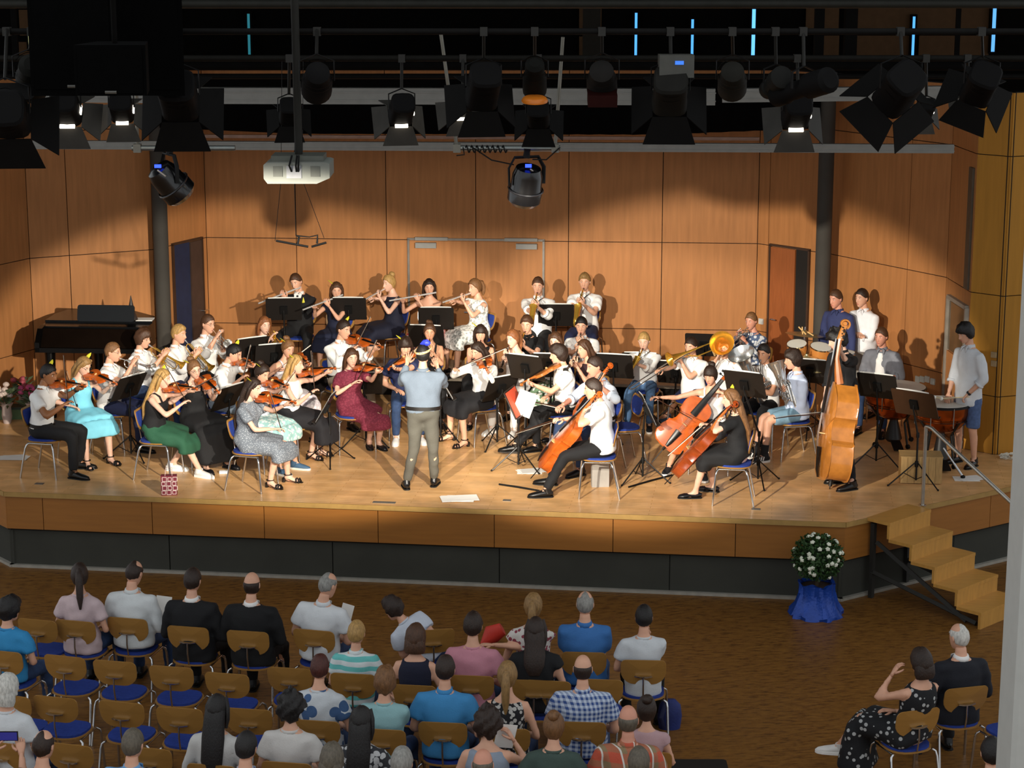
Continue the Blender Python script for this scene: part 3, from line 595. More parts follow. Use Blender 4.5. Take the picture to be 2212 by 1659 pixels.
def hand(mb, W, d, pn, right, curl, s=1., m=0, spread=0.):
    d = nrm(d); pn = pn - d * np.dot(pn, d); pn = nrm(pn); x = np.cross(d, -pn)       # local: Y=d, Z=-pn (back of the hand)
    R = np.column_stack([x, d, -pn]); T = lambda v: R @ (A(v) * s) + W
    mb.tube([T([0, -.02, 0]), T([0, .012, 0]), T([0, .045, .0]), T([0, .075, -.001]), T([0, .092, -.003])], [(.021 * s, .017 * s), (.026 * s, .016 * s), (.037 * s, .0155 * s), (.040 * s, .013 * s), (.036 * s, .009 * s)], 8, m, side=x)
    th = -1 if right else 1
    for k, (fx, ln) in enumerate(((.030, .072), (.010, .080), (-.010, .075), (-.029, .060))):
        x0 = th * fx; p = A([x0, .086 - abs(fx) * .25, -.001]); a = .08 + curl * .35; pts = [p]; rad = [.0095]
        for q, (fr_, bend) in enumerate(((.45, .75), (.30, 1.0), (.25, .7))):
            sd = spread * th * (.4 - .27 * k)
            p = p + A([math.sin(sd) * ln * fr_, math.cos(a) * ln * fr_, -math.sin(a) * ln * fr_]); a += curl * bend; pts.append(p); rad.append((.0088, .0078, .0062)[q])
        mb.tube([T(q) for q in pts], [r * s for r in rad], 6, m)
    p0 = A([th * .028, .022, -.004]); p1 = p0 + A([th * .026, .030, -.012]); p2 = p1 + A([th * (.012 - .012 * curl), .026, -.010 - .012 * curl]); p3 = p2 + A([th * (.004 - .014 * curl), .020, -.006 - .008 * curl])
    mb.tube([T(q) for q in (p0, p1, p2, p3)], [.014 * s, .0115 * s, .010 * s, .0072 * s], 6, m)

def ik(S, T, a, b, pole):
    d = T - S; L_ = np.linalg.norm(d); u = d / max(L_, 1e-6); L_ = min(max(L_, abs(a - b) + .02), (a + b) * .997)
    x = (a * a - b * b + L_ * L_) / (2 * L_); h = math.sqrt(max(a * a - x * x, 0)); p = pole - u * np.dot(pole, u); p = nrm(p)
    return S + u * x + p * h, S + u * L_

RMQ = []        # what is to be fused by a voxel remesh: (name, tubes, voxel, material(s), parent, extras, fold amplitude)
SKINS = {'fair': 'D9A487', 'pale': 'E2B49B', 'mid': 'C48F70', 'tan': '94623F', 'pink': 'D09178'}
HAIRS = {'black': '120D0B', 'dark': '2A1A10', 'brown': '4A2E1A', 'lbrown': '75502E', 'blond': 'B08A50', 'dblond': '8E6C3E', 'red': '4A2016', 'grey': '8C8A84', 'white': 'C9C6BE', 'auburn': '86512C', 'greybrown': '5F574A'}
def cloth(c, **k): 
    k.setdefault('rough', .85); k.setdefault('vary', .05); k.setdefault('bump', .25); k.setdefault('bscale', 90.); return M(c, **k)
EYEW, IRIS = M('E8E2DA', .3), M('2A1C12', .3)
LEAFM = M('D8CF3A', .5, vary=.15)
PEOPLE = {}

class Person:
    def __init__(s, key, who, tg, px, py, face, z0=ST, k=1., sex='m', W=1., sit=True, lean=4., ha=None, hp=8., tilt=0., la=None, Y=None, seat=.455, ft=.03, spread=.16, skin='fair', hair=('short', 'brown'), cross=False, grp=None, lx=None):
        s.key, s.who, s.tg, s.k, s.sex, s.W, s.sit, s.skin, s.hair, s.grp = key, who, tg, k, sex, W, sit, skin, hair, grp
        s.rg = np.random.default_rng(abs(hash_(key)) % 9999)
        az = math.radians(face); s.tf0 = A([math.sin(az), -math.cos(az), 0]); s.tr = A([s.tf0[1], -s.tf0[0], 0])
        l = math.radians(lean); s.tu = math.cos(l) * UP + math.sin(l) * s.tf0; s.tf = math.cos(l) * s.tf0 - math.sin(l) * UP
        if lx:                                                   # leaning sideways
            q = math.radians(lx); s.tu = nrm(s.tu * math.cos(q) + s.tr * math.sin(q)); s.tr = nrm(s.tr - s.tu * np.dot(s.tr, s.tu)); s.tf = np.cross(s.tu, s.tr)
        b = math.radians(face if ha is None else ha); hf0 = A([math.sin(b), -math.cos(b), 0]); p = math.radians(hp)
        s.hf = math.cos(p) * hf0 - math.sin(p) * UP; s.hr = A([hf0[1], -hf0[0], 0]); s.hu = np.cross(s.hr, s.hf)
        if tilt: q = math.radians(tilt); s.hr, s.hu = s.hr * math.cos(q) - s.hu * math.sin(q), s.hu * math.cos(q) + s.hr * math.sin(q)
        s.HR = np.column_stack([s.hr, s.hf, s.hu]); s.hs = k ** .35 * (1. if sex == 'm' else .965)
        hz = seat + .095 * k if sit else .925 * k
        off = A([0, 0, hz]) + s.tu * .588 * k + s.tf * .015 * k + (s.hu * .088 + s.hf * .02) * s.hs
        hw = P(px, py, z0 + off[2])
        if Y is not None: hw = PY(px, py, Y)
        s.hc = hw; s.O = A([hw[0] - off[0], hw[1] - off[1], z0]); s.z0 = z0
        s.hip = s.O + A([0, 0, hz]); s.kt = 1.
        if Y is not None: s.kt = (hw[2] - z0 - hz) / (off[2] - hz)
        s.sw = (.180 if sex == 'm' else .158) * k * (.5 + .5 * W)
        lz = math.radians(face if la is None else la); s.lf = A([math.sin(lz), -math.cos(lz), 0]); s.lr = A([s.lf[1], -s.lf[0], 0])
        s.knee, s.ank = {}, {}
        for sg in (-1, 1):
            hj = s.hip + s.lr * sg * .09 * k
            if sit:
                kn = hj + s.lf * .43 * k + s.lr * sg * (spread - .09) * k; kn[2] = z0 + max(.50 * k, seat + .05)
                an = kn + s.lf * ft * k + s.lr * sg * .0; an[2] = z0 + .085 * k
                if cross and sg == cross:
                    kn = hj + s.lf * .43 * k - s.lr * sg * .09 * k; kn[2] = z0 + .62 * k; an = kn + s.lf * .22 * k - s.lr * sg * .13 * k; an[2] = z0 + .28 * k
            else:
                kn = hj + s.lf * .03 * k + s.lr * sg * .02; kn[2] = z0 + .49 * k; an = hj + s.lr * sg * (spread - .09); an[2] = z0 + .085 * k
            s.knee[sg], s.ank[sg] = kn, an
        s.el, s.wr, s.hd, s.pn, s.curl, s.spr = {}, {}, {}, {}, {1: .55, -1: .55}, {1: 0., -1: 0.}
        PEOPLE[key] = s
    def sp(s, h): return s.hip + s.tu * h * s.k * s.kt
    def sh(s, sg): return s.sp(.425) + s.tr * sg * s.sw
    def foot(s, sg, px, py):
        q = P(px, py, s.z0); an = A([q[0], q[1], s.z0 + .085 * s.k]); s.ank[sg] = an
        if s.sit:
            hj = s.hip + s.lr * sg * .09 * s.k; s.knee[sg], s.ank[sg] = ik(hj, an, .43 * s.k, .43 * s.k, UP + s.lf * .8)
        return s
    def arm(s, sg, G, pole=None, pn=None, curl=.8, spread=0.):
        """hand of side sg (1 right, -1 left) grips the point G"""
        k = s.k; S = s.sh(sg); pole = (-UP * .9 + s.tr * sg * .5 - s.tf * .25) if pole is None else pole
        E, T = ik(S, G, .29 * k, (.25 + .075) * k, pole); d = nrm(T - E); s.el[sg] = E; s.wr[sg] = T - d * .075 * k; s.hd[sg] = d
        s.pn[sg] = (-UP if pn is None else pn); s.curl[sg] = curl; s.spr[sg] = spread; return s
    def reach(s, sg, px, py, Yc=None):
        S = s.sh(sg); best = None; R_ = .60 * s.k; Yc = s.hc[1] if Yc is None else Yc
        for dy in np.linspace(-.75, .75, 61):
            q = PY(px, py, s.hc[1] + dy); L_ = np.linalg.norm(q - S); c = max(0, L_ - R_) * 12 + abs(q[1] - Yc) + max(0, .22 - L_) * 4 - .35 * np.dot(q - S, s.tf)
            if best is None or c < best[0]: best = (c, q)
        return best[1]
    def rest(s, sg, kind='lap'):
        k = s.k
        if kind == 'lap': G = s.hip + s.lf * .26 * k + s.lr * sg * .09 * k + UP * .10 * k
        elif kind == 'knee': G = s.knee[sg] + UP * .085 * k - s.lf * .05
        elif kind == 'front': G = s.hip + s.lf * .24 * k + s.lr * sg * .02 + UP * .16 * k
        elif kind == 'fold': G = s.sp(.22) + s.tf * .22 * k - s.tr * sg * .12 * k
        elif kind == 'chin': G = s.hc - s.hu * .12 + s.hf * .10 + s.hr * sg * .03
        else: G = s.sh(sg) - UP * .60 * k + s.tr * sg * .10 + s.tf * .06
        return s.arm(sg, G, curl=.5)
    def finish(s, top, bot=None, shoes='black', extra=(), vox=.019, socks=None, leaf=None, glasses=None, watch=None):
        k, W = s.k, s.W; m = s.sex == 'm'
        for sg in (-1, 1):
            if sg not in s.wr: s.rest(sg, 'lap' if s.sit else 'down')
        e = thing('person', 'person ' + s.who, 'person', s.O, 0, s.grp); s.root = e; O = s.O
        B = MB(); sx = s.tr
        hipw = (.155 if m else .165) * W; wa = (.145 if m else .122) * W; ch = (.172 if m else .148) * W
        TOR = [(-.09, hipw * .80, .085), (0, hipw, .115), (.10, (hipw + wa) / 2, .108), (.20, wa, .10 * W), (.32, ch, .112 * (.6 + .4 * W)), (.40, ch * .97, .105), (.44, s.sw * .80, .088), (.475, .112, .074), (.50, .074, .064), (.53, .054, .054)]
        for h, rx, ry in TOR: pass
        B.tube([s.sp(h) for h, _, _ in TOR], [(rx * k, ry * k) for _, rx, ry in TOR], 14, side=sx)
        if not m:
            for sg in (-1, 1): B.ell(s.sp(.33) + s.tf * .075 * k + s.tr * sg * .065 * k, (.055 * k,) * 3, None, 8, 6)
        B.tube([s.sp(.46), s.sp(.53) + s.tf * .005, s.hc - s.hu * .07 * s.hs - s.hf * .018], [.064 * k, .056 * k * (1 if m else .88), .053 * k * (1 if m else .88)], 10)
        af = 1. if m else .86
        for sg in (-1, 1):
            S, E, Wp = s.sh(sg), s.el[sg], s.wr[sg]
            B.tube([s.sp(.42) + s.tr * sg * s.sw * .45, S, S * .75 + E * .25, E], [.054 * k * af, .053 * k * af * (.6 + .4 * W), .050 * k * af * (.6 + .4 * W), .040 * k * af], 9)
            B.tube([S * .1 + E * .9, E, E * .72 + Wp * .28, Wp + s.hd[sg] * .015], [.039 * k * af, .041 * k * af, .042 * k * af, .027 * k * af], 9)
            hj = s.hip + s.lr * sg * .085 * k; K, An = s.knee[sg], s.ank[sg]
            B.tube([hj, hj * .6 + K * .4, K], [.088 * k, .078 * k, .056 * k], 10)
            bk = -s.lf if s.sit else -s.lf
            B.tube([hj * .06 + K * .94, K, K * .7 + An * .3 + bk * .012, An], [.052 * k, .054 * k, .053 * k, .036 * k], 10)
            fd = s.fd(sg); B.tube([An - fd * .045 * k - UP * .03 * k, An + fd * .02 * k - UP * .03 * k, An + fd * .10 * k - UP * .052 * k, An + fd * .155 * k - UP * .06 * k], [.034 * k, (.036 * k, .045 * k), (.040 * k, .028 * k), (.030 * k, .016 * k)], 8, side=np.cross(fd, UP))
        X = MB(); add_head(X, s.hc, s.HR, s.hs)
        for sg in (-1, 1): hand(X, s.wr[sg], s.hd[sg], s.pn[sg], sg == 1, s.curl[sg], .98 * k ** .6 * (1 if m else .92), spread=s.spr[sg])
        sk = SKINS[s.skin]; hc_ = HAIRS[s.hair[1]]; lipc = {'tan': '8A4F42'}.get(s.skin, 'B8695C')
        skm = M(sk, .5, vary=.05, nscale=14.)
        RMQ.append(('body', B, vox, [skm, EYEW, IRIS, M(lipc, .45), M(hc_, .7)], e, X, 0., O))
        # hair
        H = MB(); st = s.hair[0]; hair_mesh(H, s.hc, s.HR, s.hs, st, s.rg)
        T = lambda v: s.HR @ (A(v) * s.hs) + s.hc
        if st in ('long', 'longfringe'):
            ln = s.hair[2] if len(s.hair) > 2 else .30
            b0 = s.sp(.50) - s.tf * .075 * k
            H.tube([T([0, -.02, .06]), T([0, -.055, -.02]), T([0, -.075, -.09]), b0 - s.tu * .02, s.sp(.50 - ln * .5) - s.tf * .135 * k, s.sp(.50 - ln) - s.tf * .135 * k], [(.060, .04), (.086, .055), (.088, .05), (.095 * k, .045), (.09 * k, .032), (.05 * k, .016)], 10, side=s.hr)
            for sg in (-1, 1): H.tube([T([sg * .05, .03, .09]), T([sg * .085, .01, .02]), T([sg * .088, .0, -.08]), T([sg * .08, -.01, -.15])], [(.03, .02), (.02, .035), (.02, .04), (.012, .02)], 7)
        elif st == 'pony':
            ln = s.hair[2] if len(s.hair) > 2 else .2
            H.tube([T([0, -.085, .05]), T([0, -.135, .03]), T([0, -.15, -.05]), T([0, -.135, -.05 - ln * .6]), T([0, -.12, -.05 - ln])], [.022, .032, (.038, .03), (.032, .026), .01], 8)
            H.ell(T([0, -.105, .048]), (.026, .026, .026), None, 8, 6)
        elif st in ('bun', 'fringebun'):
            H.ell(T([0, -.075, .105]), (.045, .045, .040), s.HR, 10, 7)
            H.ell(T([0.02, -.08, .12]), (.03, .03, .028), s.HR, 8, 6)
        elif st == 'bob':
            H.tube([T([0, -.02, .05]), T([0, -.045, -.03]), T([0, -.05, -.10]), T([0, -.05, -.135])], [(.06, .05), (.092, .07), (.096, .066), (.085, .05)], 12, side=s.hr)
        H.build('hair', M(hc_, .55, vary=.28, nscale=60., bump=.5, bscale=140., stretch=(1, 1, .35)), e, 60, O)
        if leaf:
            q = T([leaf * .06, -.03, .10]); L2 = MB(); d = nrm(s.hr * leaf + s.hu * .7 - s.hf * .3); n_ = nrm(np.cross(d, s.hf))
            L2.tube([q - d * .03, q, q + d * .04, q + d * .075], [(.006, .003), (.024, .005), (.02, .005), (.003, .002)], 6, side=s.hf); L2.build('leaf_clip', LEAFM, e, 40, O)
        if glasses:
            G_ = MB()
            for sg in (-1, 1):
                G_.tube([T([sg * .032 + .019 * math.cos(q), EY + .014, .012 + .014 * math.sin(q)]) for q in np.linspace(0, 6.283, 11)], .0017, 4, cap=False)
                G_.tube([T([sg * .051, EY + .012, .016]), T([sg * .079, .0, .012])], .0017, 4)
            G_.tube([T([-.013, EY + .016, .014]), T([.013, EY + .016, .014])], .0017, 4); G_.build('glasses', M('241A16', .3), e, 40, O)
        if watch:
            Wp, d = s.wr[watch], s.hd[watch]; MB().tube([Wp - d * .012, Wp + d * .012], .031 * k * af, 10).build('wristwatch', M('18181A', .3), e, 40, O)
        s.clothes(top, bot, e, hipw, wa, ch, af)
        s.shoes_(shoes, e, socks)
        return s
    def fd(s, sg):
        f_ = A([s.ank[sg][0] - s.knee[sg][0], s.ank[sg][1] - s.knee[sg][1], 0]); 
        d = s.lf + s.lr * sg * .18
        return nrm(d)
    def clothes(s, top, bot, e, hipw, wa, ch, af):
        k, W = s.k, s.W; O = s.O; m = s.sex == 'm'; q = .016
        kind, mat = top[0], top[1]; slv = top[2] if len(top) > 2 else 'short'; hem = top[3] if len(top) > 3 else (0.0 if m else -.02)
        Bt = MB(); X = MB(); tops = {'none': .475, 'strap': .40, 'strapless': .375}.get(slv, .495)
        un = .017 if hem < -.005 else 0.
        T = [(hem, hipw + q + un, .115 + q + un)] if hem < .12 else []
        T += [(h, rx, ry) for h, rx, ry in ((.0, hipw + q + un, .118 + q + un), (.10, (hipw + wa) / 2 + q + .006 + un, .116 + q + un), (.20, wa + q + .006, .102 * W + q), (.32, ch + q, .116 * (.6 + .4 * W) + q), (.40, ch * .98 + q, .108 + q), (.44, s.sw * .82 + .014, .092 + q * .8), (.475, .128, .092), (.495, .092, .078)) if h > hem + .04 and h <= tops + .001]
        if slv in ('strap', 'strapless'): T.append((tops, ch * .95 + .012, .10 + .012))
        Bt.tube([s.sp(h) for h, _, _ in T], [(a * k, b * k) for _, a, b in T], 14, side=s.tr)
        if not m:
            for sg in (-1, 1): Bt.ell(s.sp(.33) + s.tf * .077 * k + s.tr * sg * .065 * k, (.064 * k,) * 3, None, 8, 6)
        for sg in (-1, 1):
            S, E, Wp = s.sh(sg), s.el[sg], s.wr[sg]
            if slv == 'strap':
                X.tube([s.sp(.395) + s.tf * .112 * k + s.tr * sg * .075 * k, s.sp(.47) + s.tf * .07 * k + s.tr * sg * .085 * k, s.sp(.495) + s.tr * sg * .085 * k, s.sp(.45) - s.tf * .075 * k + s.tr * sg * .075 * k, s.sp(.38) - s.tf * .11 * k + s.tr * sg * .06 * k], [(.012, .006)] * 5, 6)
            if slv == 'off':
                Bt.tube([S * .8 + E * .2, S * .5 + E * .5], [.062 * k, .066 * k], 9)
            if slv in ('none', 'strap', 'strapless', 'off'): continue
            r0 = .058 * k * af * (.6 + .4 * W) + q
            up_ = [s.sp(.42) + s.tr * sg * s.sw * .5, S - s.tu * .008]; rr = [r0 - .002, r0 - .002]
            if slv == 'cap': up_.append(S * .72 + E * .28); rr.append(r0 + .004)
            elif slv == 'short': up_ += [S * .72 + E * .28, S * .38 + E * .62]; rr += [r0 + .002, r0 + .006]
            else:
                up_ += [S * .6 + E * .4, E]; rr += [r0 - .004, .042 * k * af + q]
            Bt.tube(up_, rr, 9)
            if slv in ('long', 'roll'):
                Bt.ell(E, (.040 * k * af + .019,) * 3, None, 9, 7)
                e1 = E * .12 + Wp * .88 if slv == 'long' else E * .62 + Wp * .38
                Bt.tube([S * .1 + E * .9, E, E * .6 + Wp * .4, e1] if slv == 'long' else [S * .1 + E * .9, E, e1], [.05 * k * af + .008, .044 * k * af + q, .042 * k * af + .013, .033 * k * af + .01] if slv == 'long' else [.05 * k * af + .008, .046 * k * af + q, .046 * k * af + .014], 9)
                if slv == 'roll': X.tube([E * .72 + Wp * .28, e1 + (Wp - E) * .01], [.046 * k * af + .02, .045 * k * af + .019], 9)
        nb = s.sp(.515)
        if kind in ('shirt', 'polo', 'suit'):
            X.tube([s.sp(.485), s.sp(.53) - s.tf * .006], [(.078 * k, .074 * k), (.062 * k, .060 * k)], 12, side=s.tr, m=1 if kind == 'suit' else 0)
            for sg in (-1, 1):
                X.tube([s.sp(.52) + s.tf * .058 * k + s.tr * sg * .012, s.sp(.50) + s.tf * .085 * k + s.tr * sg * .04 * k, s.sp(.455) + s.tf * .105 * k + s.tr * sg * .045 * k], [(.018, .005), (.02, .005), (.003, .003)], 6, side=s.tr, m=1 if kind == 'suit' else 0)
        elif kind in ('tee', 'blouse', 'dress') and slv not in ('strap', 'strapless', 'off', 'none'):
            X.tube([s.sp(.485), s.sp(.508)], [(.080 * k, .074 * k), (.070 * k, .066 * k)], 12, side=s.tr)
        mats = [mat] if kind != 'suit' else [mat, cloth('F0EEEA')]
        name = {'shirt': 'shirt', 'polo': 'polo_shirt', 'tee': 'tee_shirt', 'blouse': 'blouse', 'dress': 'dress', 'suit': 'jacket', 'top': 'top'}[kind]
        sk = bot if bot and bot[0] in ('skirt', 'longskirt', 'midi') else None
        if kind == 'dress': s.skirt(Bt, sk[0] if sk else 'skirt', hipw, sk[2] if sk and len(sk) > 2 else .92)
        RMQ.append((name, Bt, .019, mats, e, X if X.n else None, .0045, O))
        if kind == 'suit':                                                 # shirt front, tie
            F = MB(); f_ = lambda h, o_, x: s.sp(h) + s.tf * (o_) * k + s.tr * x * k
            F.add([f_(.50, .088, -.04), f_(.50, .088, .04), f_(.38, .140, .045), f_(.20, .128, 0.0), f_(.38, .140, -.045), f_(.50, .05, 0), f_(.3, .05, 0)], [(0, 4, 3, 2, 1), (0, 1, 5), (1, 2, 6, 5), (2, 3, 6), (3, 4, 6), (4, 0, 5, 6)]); F.build('shirt_front', cloth('F0EEEA'), e, 30, O)
            F = MB(); F.tube([f_(.49, .10, 0), f_(.38, .147, 0), f_(.24, .137, 0)], [(.014, .006), (.02, .006), (.022, .005)], 6, side=s.tr); F.build('tie', cloth('15151A'), e, 30, O)
        if kind == 'dress' or bot is None: return
        B2 = MB(); X2 = MB(); bk, bm = bot[0], bot[1]
        if sk: s.skirt(B2, bk, hipw, bot[2] if len(bot) > 2 else .92); RMQ.append(('skirt', B2, .02, [bm], e, None, .005, O)); return
        B2.tube([s.sp(.11), s.sp(.04), s.sp(-.03), s.sp(-.09)], [((hipw + wa) / 2 * k + .012, .112 * k + .012), (hipw * k + .010, .12 * k + .01), (hipw * k + .012, .12 * k + .012), (hipw * .85 * k, .09 * k)], 14, side=s.tr)
        L_ = {'trousers': 1.0, 'shorts': .0, 'long_shorts': .12}[bk]
        for sg in (-1, 1):
            hj = s.hip + s.lr * sg * .085 * k; K, An = s.knee[sg], s.ank[sg]
            if bk == 'trousers':
                B2.tube([hj, hj * .6 + K * .4, K], [.102 * k, .093 * k, .070 * k], 10)
                B2.tube([hj * .06 + K * .94, K, K * .6 + An * .4, K * .03 + An * .97], [.066 * k, .069 * k, .064 * k, .056 * k], 10)
            else:
                e1 = hj * .18 + K * .82 if s.sit else hj * .04 + K * .96
                B2.tube([hj, hj * .6 + K * .4, e1], [.104 * k, .098 * k, .090 * k], 10)
        RMQ.append(({'trousers': 'trousers'}.get(bk, 'shorts'), B2, .021, [bm], e, None, .004, O))
        if bk == 'trousers' and hem > -.01 and m:
            Bl = MB(); Bl.tube([s.sp(.045), s.sp(.085)], [(hipw * k + .024, .122 * k + .022)] * 2, 16, side=s.tr); Bl.build('belt', M('15110E', .4), e, 40, O)
    def skirt(s, B, kind, hipw, L_):
        k = s.k; kc = (s.knee[1] + s.knee[-1]) / 2; half = np.linalg.norm(s.knee[1] - s.knee[-1]) / 2; h0 = s.hip
        if s.sit:
            e1 = h0 + (kc - h0) * L_; hw_ = max(half + .115 * k, .20 * k)
            B.tube([s.sp(.17), s.sp(.06), h0 + s.lf * .02 - UP * .01, h0 * .6 + kc * .4 + UP * .012, e1 + UP * .016 * k], [(.13 * k, .105 * k), ((hipw + .03) * k, .13 * k), ((hipw + .06) * k, .128 * k), (hw_ * 1.0, .125 * k), (hw_, .105 * k)], 18, side=s.lr, p=.72)
            if L_ > .85:
                dn = e1 + s.lf * .05 * k - UP * {'skirt': .14, 'midi': .25, 'longskirt': .40}[kind] * k
                B.tube([e1 + UP * .0, e1 + s.lf * .055 * k - UP * .04 * k, dn], [(hw_, .10 * k), (hw_ * 1.02, .095 * k), (hw_ * (1.04 if kind != 'longskirt' else 1.12), {'skirt': .10, 'midi': .13, 'longskirt': .17}[kind] * k)], 18, side=s.lr, p=.75)
        else:
            B.tube([s.sp(.17), s.sp(.0), s.hip - UP * .45 * k], [(.14 * k, .11 * k), (hipw * k + .02, .14 * k), (.24 * k, .22 * k)], 14, side=s.lr)
    def shoes_(s, kind, e, socks):
        k = s.k; O = s.O
        for sg in (-1, 1):
            An = s.ank[sg]; fd = s.fd(sg); sd = np.cross(fd, UP); g = A([0, 0, s.z0]); b = A([An[0], An[1], s.z0])
            if An[2] > s.z0 + .13 * k: b = A([An[0], An[1], An[2] - .085 * k])
            col, sole = {'black': ('0E0D0D', '0A0A0A'), 'white': ('E6E4E0', 'F4F2EE'), 'sneaker': ('14161C', 'EDEBE6'), 'blue': ('3E5D7A', 'DDD8CC'), 'heels': ('100E0E', '0C0B0B'), 'flats': ('131216', '100F0F'), 'striped': ('15171E', 'F0EEEA')}[kind]
            mt = M(col, .35 if kind in ('black', 'heels', 'flats') else .7); X = MB()
            p = lambda f_, h, x=0: b + fd * f_ * k + UP * h * k + sd * x * k
            if kind == 'heels':
                X.tube([p(-.06, .055), p(.02, .045), p(.10, .016), p(.19, .012)], [(.03 * k, .008), (.036 * k, .008), (.042 * k, .008), (.022 * k, .007)], 8, side=sd)
                X.tube([p(-.05, .05), p(-.055, .0)], [(.026 * k, .024 * k), .02 * k], 8)
                for f_ in (.12, .155): X.tube([p(f_, .012, .045), p(f_ - .01, .055, .02), p(f_ - .01, .055, -.02), p(f_, .012, -.045)], .011 * k, 6)
                X.tube([p(-.0, .10) + (sd * math.cos(q) + fd * math.sin(q)) * .044 * k for q in np.linspace(0, 6.283, 11)], .007 * k, 5, cap=False)
                o = X.build('shoe', mt, e, 50, O)
            else:
                hi = .05 if kind == 'flats' else .085
                X.tube([p(-.075, .038), p(-.045, .045), p(.0, .048 if kind != 'flats' else .035), p(.07, .040), p(.13, .032), p(.185, .024), p(.205, .018)], [(.012 * k, .02 * k), (.036 * k, .042 * k if kind != 'flats' else .03 * k), (.040 * k, .050 * k if kind != 'flats' else .026 * k), (.044 * k, .036 * k if kind != 'flats' else .02 * k), (.047 * k, .030 * k), (.035 * k, .022 * k), (.012 * k, .012 * k)], 10, side=sd)
                if kind in ('black', 'white', 'sneaker', 'blue', 'striped'): X.tube([p(-.02, .05), p(-.005, .105)], [(.044 * k, .05 * k), (.045 * k, .048 * k)], 10, side=sd)
                o = X.build('shoe', mt, e, 50, O)
                Y_ = MB(); n = 14; pl = []
                for f_, w_ in ((-.08, .015), (-.06, .038), (0, .043), (.07, .047), (.14, .049), (.19, .036), (.212, .012)): pl.append((f_, w_))
                poly = [(f_ * k, w_ * k) for f_, w_ in pl] + [(f_ * k, -w_ * k) for f_, w_ in reversed(pl)]
                R = np.column_stack([fd, sd, UP]); Y_.prism([(a, -c) for a, c in poly], 0, (.024 if kind in ('white', 'sneaker', 'striped', 'blue') else .013) * k, 0, b, R); Y_.build('sole', M(sole, .6), o, 30, O)
                if kind == 'striped':
                    for i in range(3):
                        for sg2 in (-1, 1): MB().tube([p(.035 + .03 * i, .03, sg2 * .044), p(.015 + .03 * i, .075, sg2 * .036)], [(.008, .004)] * 2, 4, side=fd).build('shoe_stripe', M('F2F0EC', .6), o, 30, O)
            if socks:
                MB().tube([An * 1.0 + (s.knee[sg] - An) * .30, An - UP * .01], [.052 * k, .044 * k], 10).build('sock', cloth(socks), e, 40, O)
def hash_(t):
    h = 7
    for c in t: h = (h * 31 + ord(c)) % 1000003
    return h

def run_remesh():
    tmp = []
    for it in RMQ:
        B = it[1]; me = bpy.data.meshes.new('t'); me.from_pydata((np.vstack(B.v) - it[7]).tolist(), [], B.f)
        o = bpy.data.objects.new('t', me); COL.objects.link(o); md = o.modifiers.new('r', 'REMESH'); md.mode = 'VOXEL'; md.voxel_size = it[2]; tmp.append(o)
    dg = bpy.context.evaluated_depsgraph_get(); dg.update()
    for it, o in zip(RMQ, tmp):
        name, B, vox, mats, e, X, fold, O = it
        ev = o.evaluated_get(dg); me = ev.data; nv = len(me.vertices)
        v = np.empty(nv * 3, 'f'); me.vertices.foreach_get('co', v); v = v.reshape(-1, 3).astype(float)
        nl = len(me.loops); lv = np.empty(nl, 'i'); me.loops.foreach_get('vertex_index', lv)
        npg = len(me.polygons); ls = np.empty(npg, 'i'); me.polygons.foreach_get('loop_start', ls); lt = np.empty(npg, 'i'); me.polygons.foreach_get('loop_total', lt)
        ne = len(me.edges); ed = np.empty(ne * 2, 'i'); me.edges.foreach_get('vertices', ed); ed = ed.reshape(-1, 2)
        deg = np.maximum(np.bincount(ed.ravel(), minlength=nv), 1)[:, None]
        for lam in (.6, .6, .6):
            acc = np.stack([np.bincount(ed[:, 0], v[ed[:, 1], c], nv) + np.bincount(ed[:, 1], v[ed[:, 0], c], nv) for c in range(3)], 1); v = v + lam * (acc / deg - v)
        if fold:
            no = np.empty(nv * 3, 'f'); me.vertices.foreach_get('normal', no); no = no.reshape(-1, 3); rg = np.random.default_rng(hash_(name + str(nv)) % 999)
            s = 0
            for i in range(5):
                d = nrm(rg.normal(size=3) * A([1, 1, 1.4])); fq = rg.uniform(22, 60); s = s + np.sin(v @ d * fq + rg.uniform(0, 6) + 1.5 * np.sin(v @ nrm(rg.normal(size=3)) * 14)) / 5 * 2
            v = v + no * (fold * s)[:, None]
        mi = np.zeros(npg, 'i')
        if X is not None:
            xv = np.vstack(X.v) - O; xl = np.array([i for q in X.f for i in q], 'i') + nv; xt = np.array([len(q) for q in X.f], 'i'); xs = np.concatenate([[0], np.cumsum(xt)[:-1]]).astype('i') + nl
            v = np.vstack([v, xv]); lv = np.concatenate([lv, xl]); ls = np.concatenate([ls, xs]); lt = np.concatenate([lt, xt]); mi = np.concatenate([mi, np.array(X.m, 'i')])
        n = bpy.data.meshes.new(name); n.vertices.add(len(v)); n.vertices.foreach_set('co', v.astype('f').ravel()); n.loops.add(len(lv)); n.loops.foreach_set('vertex_index', lv); n.polygons.add(len(ls)); n.polygons.foreach_set('loop_start', ls); n.polygons.foreach_set('loop_total', lt)
        for q in mats: n.materials.append(q)
        n.polygons.foreach_set('material_index', mi); n.polygons.foreach_set('use_smooth', np.ones(len(ls), bool)); n.update(calc_edges=True); n.validate()
        ob = bpy.data.objects.new(name, n); COL.objects.link(ob); ob.parent = e
    for o in tmp: me = o.data; bpy.data.objects.remove(o); bpy.data.meshes.remove(me)
    RMQ.clear()

